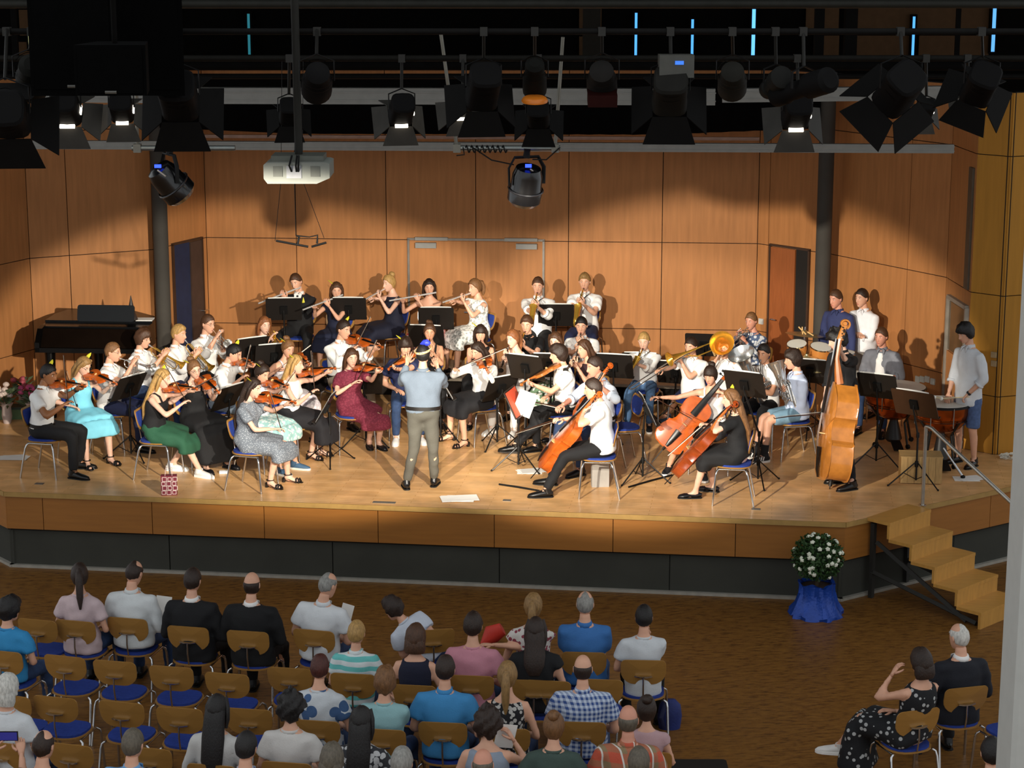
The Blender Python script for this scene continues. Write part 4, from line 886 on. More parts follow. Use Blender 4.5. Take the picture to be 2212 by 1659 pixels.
# ---------------------------------------------------------------- instruments
VARN = M('B4541A', .28, vary=.18, nscale=14., coat=.5); VARND = M('8A3A14', .28, vary=.18, nscale=14., coat=.5); BASSV = M('B9752E', .25, vary=.15, nscale=10., coat=.6)
EBONY = M('0F0D0C', .35); MAPLE = M('A9602A', .35, vary=.15, coat=.3); BRASS = M('E0B048', .22, metal=.75, vary=.06); SILV = M('D6D5D2', .2, metal=.9, vary=.05); FLUTE = M('E4E2DE', .25, metal=.5, vary=.05); BOWW = M('3A2012', .4); HAIRW = M('E9E2D2', .6)
def ray_dist(px, py, c, L_, near=True, pick=None):
    d = nrm(ray(px, py)); oc = CAM - c; b = np.dot(oc, d); q = b * b - (np.dot(oc, oc) - L_ * L_)
    if q <= 0: p = CAM - d * b; return c + nrm(p - c) * L_
    r = math.sqrt(q); a1, a2 = CAM + d * (-b - r), CAM + d * (-b + r)
    if pick is not None: return a1 if pick(a1) > pick(a2) else a2
    return a1 if near else a2
HALF = [(0, .0), (0.0, .09), (.02, .2), (.07, .262), (.14, .292), (.22, .298), (.30, .283), (.37, .252), (.40, .262), (.425, .215), (.50, .178), (.57, .172), (.63, .19), (.665, .232), (.695, .224), (.76, .238), (.84, .24), (.91, .213), (.96, .15), (.985, .08), (1., .04)]
HALFB = HALF[:15] + [(.76, .232), (.82, .222), (.88, .18), (.93, .12), (.97, .07), (1., .045)]
def fiddle(kind, label, tail, u, n, L_, mat, cat=None):
    u = nrm(u); n = nrm(n - u * np.dot(n, u)); w_ = np.cross(n, u); R = np.column_stack([u, w_, n])
    e = thing(kind, label, cat or kind.replace('_', ' '), tail); T = lambda x, y, z: R @ A([x, y, z])
    bl = .605 * L_; half = HALFB if kind == 'double_bass' else HALF; dep = {'violin': .052, 'viola': .054, 'cello': .095, 'double_bass': .140}[kind] * L_ * .5
    pl = [(t * bl, h * bl) for t, h in half]; pl = pl + [(x, -y) for x, y in reversed(pl[1:])]; n_ = len(pl); c0 = .45 * bl
    B = MB(); rings = [(.5, -dep - .016 * L_), (.82, -dep - .010 * L_), (1., -dep), (.965, -dep + .006 * L_), (.965, dep - .006 * L_), (1., dep), (.82, dep + .010 * L_), (.5, dep + .018 * L_)]
    v = [T(c0 + (x - c0) * s, y * s, z) for s, z in rings for x, y in pl]; K = len(rings)
    f_ = [(i * n_ + j, i * n_ + (j + 1) % n_, (i + 1) * n_ + (j + 1) % n_, (i + 1) * n_ + j) for i in range(K - 1) for j in range(n_)]
    v += [T(c0, 0, -dep - .018 * L_), T(c0, 0, dep + .02 * L_)]; a = K * n_
    f_ += [(a, (j + 1) % n_, j) for j in range(n_)] + [(a + 1, (K - 1) * n_ + j, (K - 1) * n_ + (j + 1) % n_) for j in range(n_)]
    B.add(v, f_); B.build('body', mat, e, 35)
    top = dep + .016 * L_
    X = MB(); X.tube([T(.985 * bl, 0, dep * .5), T(.75 * L_, 0, dep * .9 + .012 * L_), T(.87 * L_, 0, dep * .9 + .012 * L_)], [(.022 * L_, .03 * L_), (.019 * L_, .016 * L_), (.020 * L_, .016 * L_)], 8, side=w_); X.build('neck', MAPLE, e)
    X = MB(); X.tube([T(.41 * L_, 0, top + .030 * L_), T(.65 * L_, 0, top + .016 * L_), T(.865 * L_, 0, dep * .9 + .026 * L_)], [(.034 * L_, .008 * L_), (.028 * L_, .008 * L_), (.019 * L_, .007 * L_)], 6, side=w_); X.build('fingerboard', EBONY, e)
    X = MB(); X.tube([T(.012 * L_, 0, top - .0), T(.06 * L_, 0, top + .012 * L_), T(.20 * L_, 0, top + .022 * L_)], [(.014 * L_, .006 * L_), (.024 * L_, .008 * L_), (.036 * L_, .008 * L_)], 6, side=w_); X.build('tailpiece', EBONY, e)
    MB().prism([(-.034 * L_, -.002 * L_), (.034 * L_, -.002 * L_), (.022 * L_, .034 * L_), (-.022 * L_, .034 * L_)], -.003 * L_, .003 * L_, 0, T(.285 * L_, 0, top), np.column_stack([w_, n, u])).build('bridge', M('D2A56A', .6), e, 0)
    X = MB(); zb = dep * .9 + .008 * L_
    X.tube([T(.865 * L_, 0, zb), T(.93 * L_, 0, zb - .01 * L_), T(.962 * L_, 0, zb - .022 * L_)], [(.020 * L_, .022 * L_), (.016 * L_, .018 * L_), (.013 * L_, .016 * L_)], 8, side=w_)
    sp = [T(.965 * L_ + .024 * L_ * (1 - q / 9) * math.cos(q) , 0, zb - .014 * L_ + .026 * L_ * (1 - q / 9) * math.sin(q)) for q in np.linspace(-2.6, 6.5, 20)]
    X.tube(sp, [(.017 * L_ * (1 - i * .028), .009 * L_ * (1 - i * .03)) for i in range(20)], 7, side=w_); X.lathe([(.012 * L_, -.024 * L_), (.018 * L_, 0), (.012 * L_, .024 * L_)], T(.967 * L_, 0, zb - .012 * L_), w_, 10); X.build('scroll', mat, e)
    for i in range(4):
        s = 1 if i % 2 else -1; o = T((.885 + .019 * i) * L_, 0, zb - .003 * L_); MB().tube([o - w_ * s * .02 * L_, o + w_ * s * .04 * L_, o + w_ * s * .045 * L_, o + w_ * s * .065 * L_], [(.005 * L_, .005 * L_), (.005 * L_, .005 * L_), (.006 * L_, .015 * L_), (.005 * L_, .012 * L_)], 6, side=n).build('peg', EBONY, e)
    for s in (-1, 1):
        X = MB(); X.tube([T((.36 - .0) * bl + .03 * bl, s * .115 * bl, top - .010 * L_), T(.40 * bl + .02 * bl, s * .135 * bl, top - .012 * L_), T(.47 * bl, s * .105 * bl, top - .008 * L_), T(.53 * bl, s * .078 * bl, top - .004 * L_), T(.56 * bl, s * .088 * bl, top - .004 * L_), T(.55 * bl, s * .102 * bl, top - .006 * L_)], [(.006 * L_, .004 * L_)] * 6, 5, side=w_); X.build('f_hole', EBONY, e)
    if kind in ('cello', 'double_bass'):
        X = MB()
        for i in range(4): X.tube([T(.2 * L_, (i - 1.5) * .011 * L_, top + .030 * L_), T(.285 * L_, (i - 1.5) * .012 * L_, top + .036 * L_), T(.87 * L_, (i - 1.5) * .006 * L_, dep * .9 + .034 * L_)], .0016 * L_, 4)
        X.build('strings', SILV, e)
        ln = .20 if kind == 'cello' else .14
        X = MB(); X.tube([T(.01, 0, 0), T(-.035 * L_, 0, 0)], [.016 * L_, .011 * L_], 8); X.tube([T(-.03 * L_, 0, 0), T(-.03 * L_ - ln, 0, 0)], .006, 6); X.build('endpin', EBONY, e)
    return e, top
def bow(label, G, v, ref, L_=.735, thick=1.):
    v = nrm(v); e = thing('bow', label, 'bow', G); d = ref - v * np.dot(ref, v); d = nrm(d)        # ref: side of the hair
    X = MB(); X.tube([v * -.035, v * .3 * L_, v * .65 * L_ - d * -.008, v * .955 * L_, v * .965 * L_ + d * .02], [.0058 * thick, .0052 * thick, .0048 * thick, .0040 * thick, .004 * thick], 6); X.build('stick', BOWW, e)
    MB().tube([v * .03 + d * .018, v * .96 * L_ + d * .018], [(.0055, .0022)] * 2, 4, side=np.cross(v, d)).build('bow_hair', HAIRW, e); MB().box(v * .03 + d * .010, (.045, .012, .018), np.column_stack([v, np.cross(d, v), d])).build('frog', EBONY, e)
    return e
def do_bow(p, b, c, ref, L_=.735, what='violin'):
    """b = (tip x, tip y, hand x, hand y) seen in the photograph, c the point of the strings that it crosses"""
    G = p.reach(1, b[2], b[3], c[1]); t1 = ray_dist(b[0], b[1], G, L_); t2 = ray_dist(b[0], b[1], G, L_, False)
    miss = lambda t: np.linalg.norm(np.cross(nrm(t - G), c - G)); t = t1 if miss(t1) <= miss(t2) else t2
    p.arm(1, G, -UP * .6 + p.tr * .8 - p.tf * .1, pn=-UP + p.tf * .2, curl=.75); bow('%s bow in the right hand of %s' % (what, p.tg) if False else '%s bow held by %s' % (what, p.tg), G, t - G, c - G if miss(t) > .01 else ref, L_, 1. if what == 'violin' else 1.3)
def violin(p, x, y, near=True, b=None, mat=None, L_=.585, roll=.35, kind='violin'):
    tail = p.sp(.515) + p.tf * .085 - p.tr * .070 + UP * .045; s = ray_dist(x, y, tail, L_, near); u = nrm(s - tail)
    n = UP + p.tr * roll; e, top = fiddle(kind, '%s under the chin of %s' % (kind, p.tg), tail, u, n, L_, mat or VARN)
    n = nrm(n - u * np.dot(n, u)); w_ = np.cross(n, u); p.arm(-1, tail + u * .78 * L_ - n * .022, -UP - p.tr * .15, pn=w_ * .6 + n * .5, curl=1.)
    if b: do_bow(p, b, tail + u * .36 * L_ + n * .05, -n)
    return e
def cello(p, sx, sy, bx, by, b=None, L_=1.2, mat=None, kind='cello', lhf=.26, off=-.13):
    q = p.hc + p.tr * off - p.tf * .02; d = nrm(ray(sx, sy)); S = CAM + d * np.dot(q - CAM, d); Bt = ray_dist(bx, by, S, L_, pick=lambda a: np.dot(a - p.O, p.tf0) - 3 * max(0, p.z0 + .1 - a[2])); u = nrm(S - Bt)
    n = p.tf0; e, top = fiddle(kind, '%s played by %s' % (kind.replace('_', ' '), p.tg), Bt, u, n, L_, mat or VARN); n = nrm(n - u * np.dot(n, u))
    p.arm(-1, S - u * lhf * L_ + n * .06, -UP * .3 - p.tr * .9, pn=-n, curl=1.)
    if b: do_bow(p, b, Bt + u * .36 * L_ + n * (.12), -n, .71, kind.replace('_', ' '))
    return Bt, u, n
def mouth(p): return p.hc + (p.hf * .112 - p.hu * .060) * p.hs
def flute(p, x, y, near=True, L_=.57):
    m = mouth(p); E = ray_dist(x, y, m, L_, near); u = nrm(E - m); e = thing('flute', 'silver flute played by %s' % p.tg, 'flute', m); h = UP - u * np.dot(UP, u); h = nrm(h)
    MB().tube([u * -.10, u * .12], .0125, 10).build('head_joint', FLUTE, e); MB().tube([u * .12, u * (L_ + .03)], .0105, 10).build('tube', FLUTE, e); MB().ell(h * .010 - u * .0, (.018, .011, .006), np.column_stack([u, np.cross(h, u), h])).build('lip_plate', SILV, e)
    for i in range(11): MB().lathe([(.0075, 0), (.0075, .005)], u * (.17 + .035 * i) + h * .010, h, 8).build('key', SILV, e)
    w_ = np.cross(u, h); p.arm(-1, m + u * .20 - h * .01, pn=-nrm(p.hf), curl=.9); p.arm(1, m + u * .40 - h * .015, pn=nrm(p.hf), curl=.8)
def trumpet(p, x, y, near=True, mat=None, L_=.50, what='trumpet'):
    mt = mat or BRASS; m = mouth(p); E = ray_dist(x, y, m, L_, near); u = nrm(E - m); v = nrm(-UP + u * np.dot(UP, u)); w_ = np.cross(u, v); e = thing(what, '%s %s played by %s' % ('silver' if mt is SILV else 'brass', what, p.tg), what, m)
    MB().lathe([(.011, -.012), (.013, 0), (.006, .03), (.005, .08)], (0, 0, 0), u, 10).build('mouthpiece', SILV, e)
    arc = [u * (.40 + .05 * math.sin(q)) + v * (.05 - .05 * math.cos(q)) for q in np.linspace(0, math.pi, 9)]
    MB().tube([u * .06, u * .40] + arc[1:] + [v * .10 + u * .16], .0058, 7).build('leadpipe', mt, e)
    o = w_ * .035; arc = [o + u * (.09 - .05 * math.sin(q)) + v * (.05 + .05 * math.cos(q)) for q in np.linspace(0, math.pi, 9)]
    MB().tube([o + v * .10 + u * .30] + arc + [o + u * .3], .0062, 7).build('tubing', mt, e)
    MB().lathe([(.0065, .26), (.010, .36), (.017, .42), (.030, .465), (.046, .49), (.060, .502), (.0605, .505)], o, u, 18, cap=False).lathe([(.0055, .40), (.028, .466), (.0595, .506)], o, u, 18, cap=False).build('bell', mt, e, 60)
    for i in range(3):
        c = w_ * .017 + u * (.20 + .030 * i); X = MB().lathe([(.0115, -.05), (.0115, .145)], c, v, 9).lathe([(.003, -.085), (.009, -.078), (.009, -.075)], c, v, 8); X.build('valve', mt, e)
    p.arm(-1, m + u * .21 + v * .04 + w_ * .03, pn=-w_ * (1 if np.dot(w_, p.tr) < 0 else -1), curl=1.); p.arm(1, m + u * .235 - v * .05, pn=v, curl=.6)
def clarinet(p, x, y, near=True, L_=.60, what='clarinet', bend=False):
    m = mouth(p); E = ray_dist(x, y, m, L_, near); u = nrm(E - m); e = thing(what, 'black %s played by %s' % (what, p.tg), what, m); k = 1 if what == 'clarinet' else .8
    h = nrm(p.tf - u * np.dot(p.tf, u))
    MB().tube([u * -.015, u * .07], [.005, .012], 8).build('mouthpiece', EBONY, e); MB().tube([u * .07, u * .5 * L_, u * .86 * L_], [.0135 * k, .015 * k, .0165 * k], 10).build('body', EBONY, e)
    MB().lathe([(.0165 * k, .85 * L_), (.021 * k, .93 * L_), (.036 * k, L_)], (0, 0, 0), u, 14).build('bell', EBONY, e)
    for q in (.12, .46, .84): MB().lathe([(.0175 * k, 0), (.0175 * k, .008)], u * q * L_, u, 10).build('ring', SILV, e)
    for i in range(9): MB().lathe([(.008, 0), (.008, .006)], u * (.2 + .065 * i) * L_ + h * .015, h, 7).build('key', SILV, e)
    p.arm(-1, m + u * .33 * L_ + h * .01, pn=-p.tf, curl=.85); p.arm(1, m + u * .62 * L_ + h * .01, pn=-p.tf, curl=.85)
def sax(p, x, y, near=True, L_=.60, k=1.):
    m = mouth(p); E = ray_dist(x, y, m, L_, near); u = nrm(E - m); f_ = nrm(p.tf - u * np.dot(p.tf, u)); e = thing('saxophone', 'brass saxophone played by %s' % p.tg, 'saxophone', m)
    MB().tube([-p.hf * .01, p.hf * .05 + u * .0], [.007, .012], 8).build('mouthpiece', EBONY, e)
    a0 = p.hf * .05; MB().tube([a0, a0 + p.hf * .05 + u * .005, a0 + p.hf * .085 + u * .04, a0 + p.hf * .08 + u * .09], [.009, .010, .012, .013], 9).build('neck_pipe', BRASS, e)
    b0 = a0 + p.hf * .08 + u * .08; Lb = L_ - .10
    MB().tube([b0, b0 + u * Lb * .5, b0 + u * Lb], [.014, .022 * k, .032 * k], 12).build('body_tube', BRASS, e)
    c = b0 + u * Lb; arc = [c + f_ * (.055 - .055 * math.cos(q)) + u * .055 * math.sin(q) for q in np.linspace(0, math.pi, 9)]
    MB().tube(arc, [.032 * k + .0006 * i for i in range(9)], 12).build('bow_pipe', BRASS, e)
    d = arc[-1]; bu = nrm(-u + f_ * .18); MB().lathe([(.036 * k, 0), (.039 * k, .09), (.043 * k, .15), (.051 * k, .19), (.058 * k, .205)], d, bu, 16, cap=False).lathe([(.03 * k, .1), (.041 * k, .155), (.0565 * k, .2055)], d, bu, 16, cap=False).build('bell', BRASS, e, 60)
    s_ = np.cross(u, f_)
    for i in range(8): MB().lathe([(.013, 0), (.013, .006)], b0 + u * (.05 + .045 * i) + f_ * (.016 + .0015 * i) + s_ * .012 * (-1) ** i, f_, 8).build('key', BRASS, e)
    MB().tube([b0 + s_ * .02 + u * .02, b0 + s_ * .028 + u * Lb * .9], .004, 5).build('key_rod', BRASS, e)
    X = MB(); nb = p.sp(.50) - m
    X.tube([b0 + u * .1 - p.tf * .02, nb + p.tf * .09 + p.tr * .05, nb + p.tr * .07, nb - p.tf * .075, nb - p.tr * .07, nb + p.tf * .09 - p.tr * .05, b0 + u * .1 - p.tf * .02], [(.010, .003)] * 7, 5); X.build('neck_strap', BLACK, e)
    p.arm(-1, m - m + p.hc * 0 + e_loc(e) + b0 + u * .12 + f_ * .02, pn=-p.tf, curl=.85); p.arm(1, e_loc(e) + b0 + u * .30 + f_ * .02 + s_ * .02, pn=-p.tf, curl=.85)
def e_loc(e): return A(e.location)
def trombone(p, sx, sy, bx, by, tx, ty):
    m = mouth(p); E = ray_dist(sx, sy, m, .98); u = nrm(E - m); w_ = nrm(np.cross(u, UP)); v = np.cross(w_, u); e = thing('trombone', 'brass trombone played by %s' % p.tg, 'trombone', m)
    MB().lathe([(.014, -.012), (.016, 0), (.007, .035), (.006, .08)], (0, 0, 0), u, 10).build('mouthpiece', SILV, e)
    X = MB(); arc = [u * (.93 + .045 * math.sin(q)) + w_ * (.045 - .045 * math.cos(q)) for q in np.linspace(0, math.pi, 9)]; X.tube([u * .05] + arc + [u * .05 + w_ * .09], .0075, 7); X.tube([u * .12, u * .12 + w_ * .09], .006, 6); X.tube([u * .50, u * .50 + w_ * .09], .006, 6); X.build('slide', SILV, e)
    Bp = ray_dist(bx, by, m, .36) - m; Tp = ray_dist(tx, ty, m, .30, False) - m; bd_ = nrm(Bp - Tp); c = nrm(np.cross(bd_, np.cross(bd_, UP)))
    arc = [Tp + c * .05 - bd_ * .05 * math.sin(q) - c * .05 * math.cos(q) + c * .0 for q in np.linspace(0, math.pi, 9)]
    MB().tube([u * .06 + w_ * .09] + [arc[-1] + bd_ * .2] + arc[::-1] + [Tp + bd_ * .2], [.0085] * 12, 8).build('tuning_slide', BRASS, e)
    Lb = np.linalg.norm(Bp - Tp); MB().lathe([(.010, .15 * Lb), (.015, .55 * Lb), (.026, .78 * Lb), (.05, .92 * Lb), (.085, .985 * Lb), (.095, Lb)], Tp, bd_, 18, cap=False).lathe([(.012, .6 * Lb), (.048, .925 * Lb), (.094, Lb + .001)], Tp, bd_, 18, cap=False).build('bell', BRASS, e, 60)
    p.arm(-1, m + u * .12 + w_ * .04, pn=-w_, curl=1.); p.arm(1, m + u * .48 + w_ * .045, pn=-UP, curl=.9)
def euphonium(p, bx, by, qx, qy, mat, L_=.66, what='euphonium', rb=.155, dY=-.18):
    c = PY(qx, qy, p.hc[1] + dY); B_ = ray_dist(bx, by, c, L_, pick=lambda a: -abs(a[1] - p.hc[1] + .1)); u = nrm(B_ - c); m = mouth(p); e = thing(what, '%s %s played by %s' % ('silver' if mat is SILV else 'brass', what, p.tg), what, c)
    s_ = nrm((m - c) - u * np.dot(m - c, u)); f_ = np.cross(u, s_); f_ = f_ if f_[1] < 0 else -f_
    MB().lathe([(.040, 0.), (.044, .25 * L_), (.055, .55 * L_), (.075, .78 * L_), (.11, .93 * L_), (rb, .995 * L_), (rb + .003, L_)], (0, 0, 0), u, 24, cap=False).lathe([(.04, .5 * L_), (.07, .79 * L_), (.108, .935 * L_), (rb - .002, L_ + .002)], (0, 0, 0), u, 24, cap=False).build('bell', mat, e, 60)
    arc = [s_ * (.075 - .075 * math.cos(q)) - u * .085 * math.sin(q) for q in np.linspace(0, math.pi, 10)]
    MB().tube([u * .06] + arc + [s_ * .15 + u * .42 * L_], [.040, .040, .040, .040, .039, .038, .037, .036, .035, .034, .033, .024], 12).build('bottom_bow', mat, e, 60)
    arc = [s_ * (.09 + .06 * math.cos(q)) + u * (.42 * L_ + .06 * math.sin(q)) + f_ * .0 for q in np.linspace(0, math.pi, 8)]
    MB().tube(arc + [s_ * .03 + u * .1 + f_ * .03], [.023] * 8 + [.016], 9).build('top_bow', mat, e, 60)
    for i in range(4):
        o = s_ * (.055 + .0 * i) + f_ * (.055) + s_ * (.036 * i) + u * (.10 - .02 * i); MB().lathe([(.017, 0), (.017, .20)], o, u, 10).lathe([(.004, .2), (.011, .215), (.011, .222)], o, u, 8).build('valve', mat, e)
        a0 = o + f_ * .02 + u * .05; MB().tube([a0, a0 + f_ * .05, a0 + f_ * .06 + u * .03, a0 + f_ * .05 + u * .06, a0 + u * .06], .0095, 7).build('valve_slide', mat, e)
    for i in range(3):
        o = s_ * (.01 + .045 * i) + f_ * (.05 + .008 * i); h0, h1 = .02 + .03 * i, (.42 - .05 * i) * L_ / .6
        MB().tube([o + u * h0, o + u * h1, o + u * (h1 + .02) + s_ * .012, o + u * h1 + s_ * .026, o + u * h0 + s_ * .026, o + u * (h0 - .02) + s_ * .012, o + u * h0], .0105, 7).build('tubing', mat, e)
    ml = m - c; MB().tube([ml, ml * .8 + (s_ * .15 + u * .35) * .2 + f_ * .02, s_ * .15 + f_ * .06 + u * .30 * 1.0, s_ * .13 + f_ * .055 + u * .15], [.006, .007, .009, .010], 7).build('leadpipe', mat, e); MB().lathe([(.015, -.02), (.016, 0), (.007, .03)], ml, nrm(-ml + s_ * .1 + u * .35), 10).build('mouthpiece', SILV, e)
    p.arm(1, c + s_ * .10 + f_ * .09 + u * .20, pn=-f_, curl=.7); p.arm(-1, c - s_ * .02 - f_ * .06 + u * .22, pn=f_, curl=.8)
def horn(p, bx, by, mat=None):
    mt = mat or BRASS; m = mouth(p); c = PY(bx, by, p.hc[1] - .33); e = thing('tenor_horn', 'gold tenor horn whose wide bell hides %s' % p.tg, 'tenor horn', c); ax = nrm(A([-.25, -1, .55])); r_ = -ax
    MB().lathe([(.155, 0), (.150, -.004), (.115, -.045), (.085, -.10), (.062, -.18), (.045, -.28), (.036, -.36)][::-1], (0, 0, 0), ax, 26, cap=False)._lathe([(.03, -.3), (.058, -.18), (.08, -.1), (.11, -.044), (.1535, .0015)], A([0., 0, 0]), ax, 26, 0, False).build('bell', mt, e, 60)
    t = -ax * .36; s_ = nrm(np.cross(ax, UP)); v = np.cross(s_, ax)
    arc = [t - ax * .07 * math.sin(q) + s_ * (.07 - .07 * math.cos(q)) for q in np.linspace(0, math.pi, 9)]; MB().tube(arc + [arc[-1] + ax * .2], [.034, .033, .032, .031, .03, .029, .028, .027, .026, .018], 11).build('bottom_bow', mt, e, 60)
    for i in range(3): MB().lathe([(.016, -.02), (.016, .17)], t + ax * .08 + s_ * (.04 + .038 * i) - v * .07, ax, 10).build('valve', mt, e)
    MB().tube([m - c, (m - c) * .6 + (t + ax * .2 + s_ * .14) * .4, t + ax * .1 + s_ * .14], .008, 7).build('leadpipe', mt, e)
    p.arm(1, c + t + ax * .17 - v * .1 + s_ * .05, curl=.7); p.arm(-1, c + t + ax * .1 - s_ * .05, curl=.8)

# ---------------------------------------------------------------- chairs
def rrect(w_, d_, r, n=5):
    out = []
    for cx, cy, a0 in ((w_ - r, d_ - r, 0), (-w_ + r, d_ - r, 90), (-w_ + r, -d_ + r, 180), (w_ - r, -d_ + r, 270)):
        for i in range(n): a = math.radians(a0 + 90 * i / (n - 1)); out.append((cx + r * math.cos(a), cy + r * math.sin(a)))
    return out
def curved_plate(poly, th, fn):
    """a thin plate with outline poly bent by fn(x, y) -> point"""
    n = len(poly); B = MB(); v = []; rings = [1., .93, .6, .25]
    for s in (0, 1):
        for q in rings: v += [fn(x * q, y * q, s * th) for x, y in poly]
        v.append(fn(0, 0, s * th))
    K = len(rings); blk = K * n + 1; f_ = []
    for s in (0, 1):
        o = s * blk
        for i in range(K - 1):
            for j in range(n):
                q = (o + i * n + j, o + i * n + (j + 1) % n, o + (i + 1) * n + (j + 1) % n, o + (i + 1) * n + j); f_.append(q if s else q[::-1])
        for j in range(n):
            q = (o + (K - 1) * n + j, o + (K - 1) * n + (j + 1) % n, o + K * n); f_.append(q if s else q[::-1])
    for j in range(n): f_.append((j, (j + 1) % n, blk + (j + 1) % n, blk + j))
    return B.add(v, f_)
def bshape(w_, h):
    out = []
    for cx, cy, r, a0 in ((w_ - .05, h - .05, .05, 0), (-w_ + .05, h - .05, .05, 90), (-w_ + .125, -h + .125, .125, 180), (w_ - .125, -h + .125, .125, 270)):
        for i in range(6): a = math.radians(a0 + 18 * i); out.append((cx + r * math.cos(a), cy + r * math.sin(a)))
    return out
def make_chair():
    e = thing('chair', 'x', 'chair')
    seatfn = lambda x, y, z: A([x, y, .432 + z + .06 * (x * x) - (.25 * max(0, y - .12) ** 2 * 4)])
    curved_plate(rrect(.208, .205, .16), .012, seatfn).build('seat', PLY, e, 50)
    curved_plate(rrect(.192, .19, .15), .020, lambda x, y, z: seatfn(x, y, z + .0125)).build('seat_cushion', BLUE, e, 50)
    def backfn(x, y, z): return A([x, -.205 - .22 * y + .55 * x * x + z * .98, .705 + y])
    curved_plate(bshape(.205, .122), .012, backfn).build('backrest', PLY, e, 50)
    curved_plate(bshape(.18, .10), .012, lambda x, y, z: backfn(x, y, z + .0125)).build('back_pad', BLUE, e, 50)
    X = MB(); X.tube([A([-.075, -.208, .672]), A([-.03, -.222, .668]), A([.03, -.222, .668]), A([.075, -.208, .672])], [(.008, .018)] * 4, 6, side=UP); b = X.build('back_bracket', CHROME, e, 50)
    X = MB(); X.tube([A([0, -.222, .672]), A([0, -.225, .56]), A([0, -.20, .44]), A([0, -.12, .418]), A([0, .06, .418])], [(.008, .005)] * 5, 8, side=A([1., 0, 0])); X.build('spine', CHROME, e, 50)
    for sx in (-1, 1):
        MB().tube([A([sx * .19, .17, .418]), A([sx * .215, .185, .40]), A([sx * .222, .195, .36]), A([sx * .235, .225, .0])], .0115, 8).build('leg', CHROME, e, 60)
        MB().tube([A([sx * .19, -.13, .418]), A([sx * .215, -.145, .40]), A([sx * .222, -.16, .36]), A([sx * .235, -.235, .0])], .0115, 8).build('leg', CHROME, e, 60)
        MB().tube([A([sx * .19, .175, .418]), A([sx * .19, -.14, .418])], .0105, 8).build('side_rail', CHROME, e, 60)
    MB().tube([A([-.19, .06, .418]), A([.19, .06, .418])], .0095, 8).build('cross_rail', CHROME, e, 60)
    return e
CH0 = make_chair(); CHN = [0]
def chair(x, y, z, face, label, grp=None):
    """face: direction in which a sitter looks (0 towards the camera, 180 away)"""
    az = math.radians(face); f_ = A([math.sin(az), -math.cos(az)]); rz = math.atan2(f_[1], f_[0]) - math.pi / 2
    if CHN[0] == 0:
        CH0.location = (x, y, z); CH0.rotation_euler = (0, 0, rz); CH0['label'] = label; CHN[0] = 1
        if grp: CH0['group'] = grp
        return CH0
    return dup(CH0, (x, y, z), rz, label, grp)
def seat_of(p, face=None, grp='musicians chairs'):
    f_ = p.lf if face is None else A([math.sin(math.radians(face)), -math.cos(math.radians(face)), 0])
    az = math.degrees(math.atan2(f_[0], -f_[1])); c = p.O + f_ * .05
    return chair(c[0], c[1], p.z0, az, 'plywood chair with blue cushion under %s' % p.tg, grp)

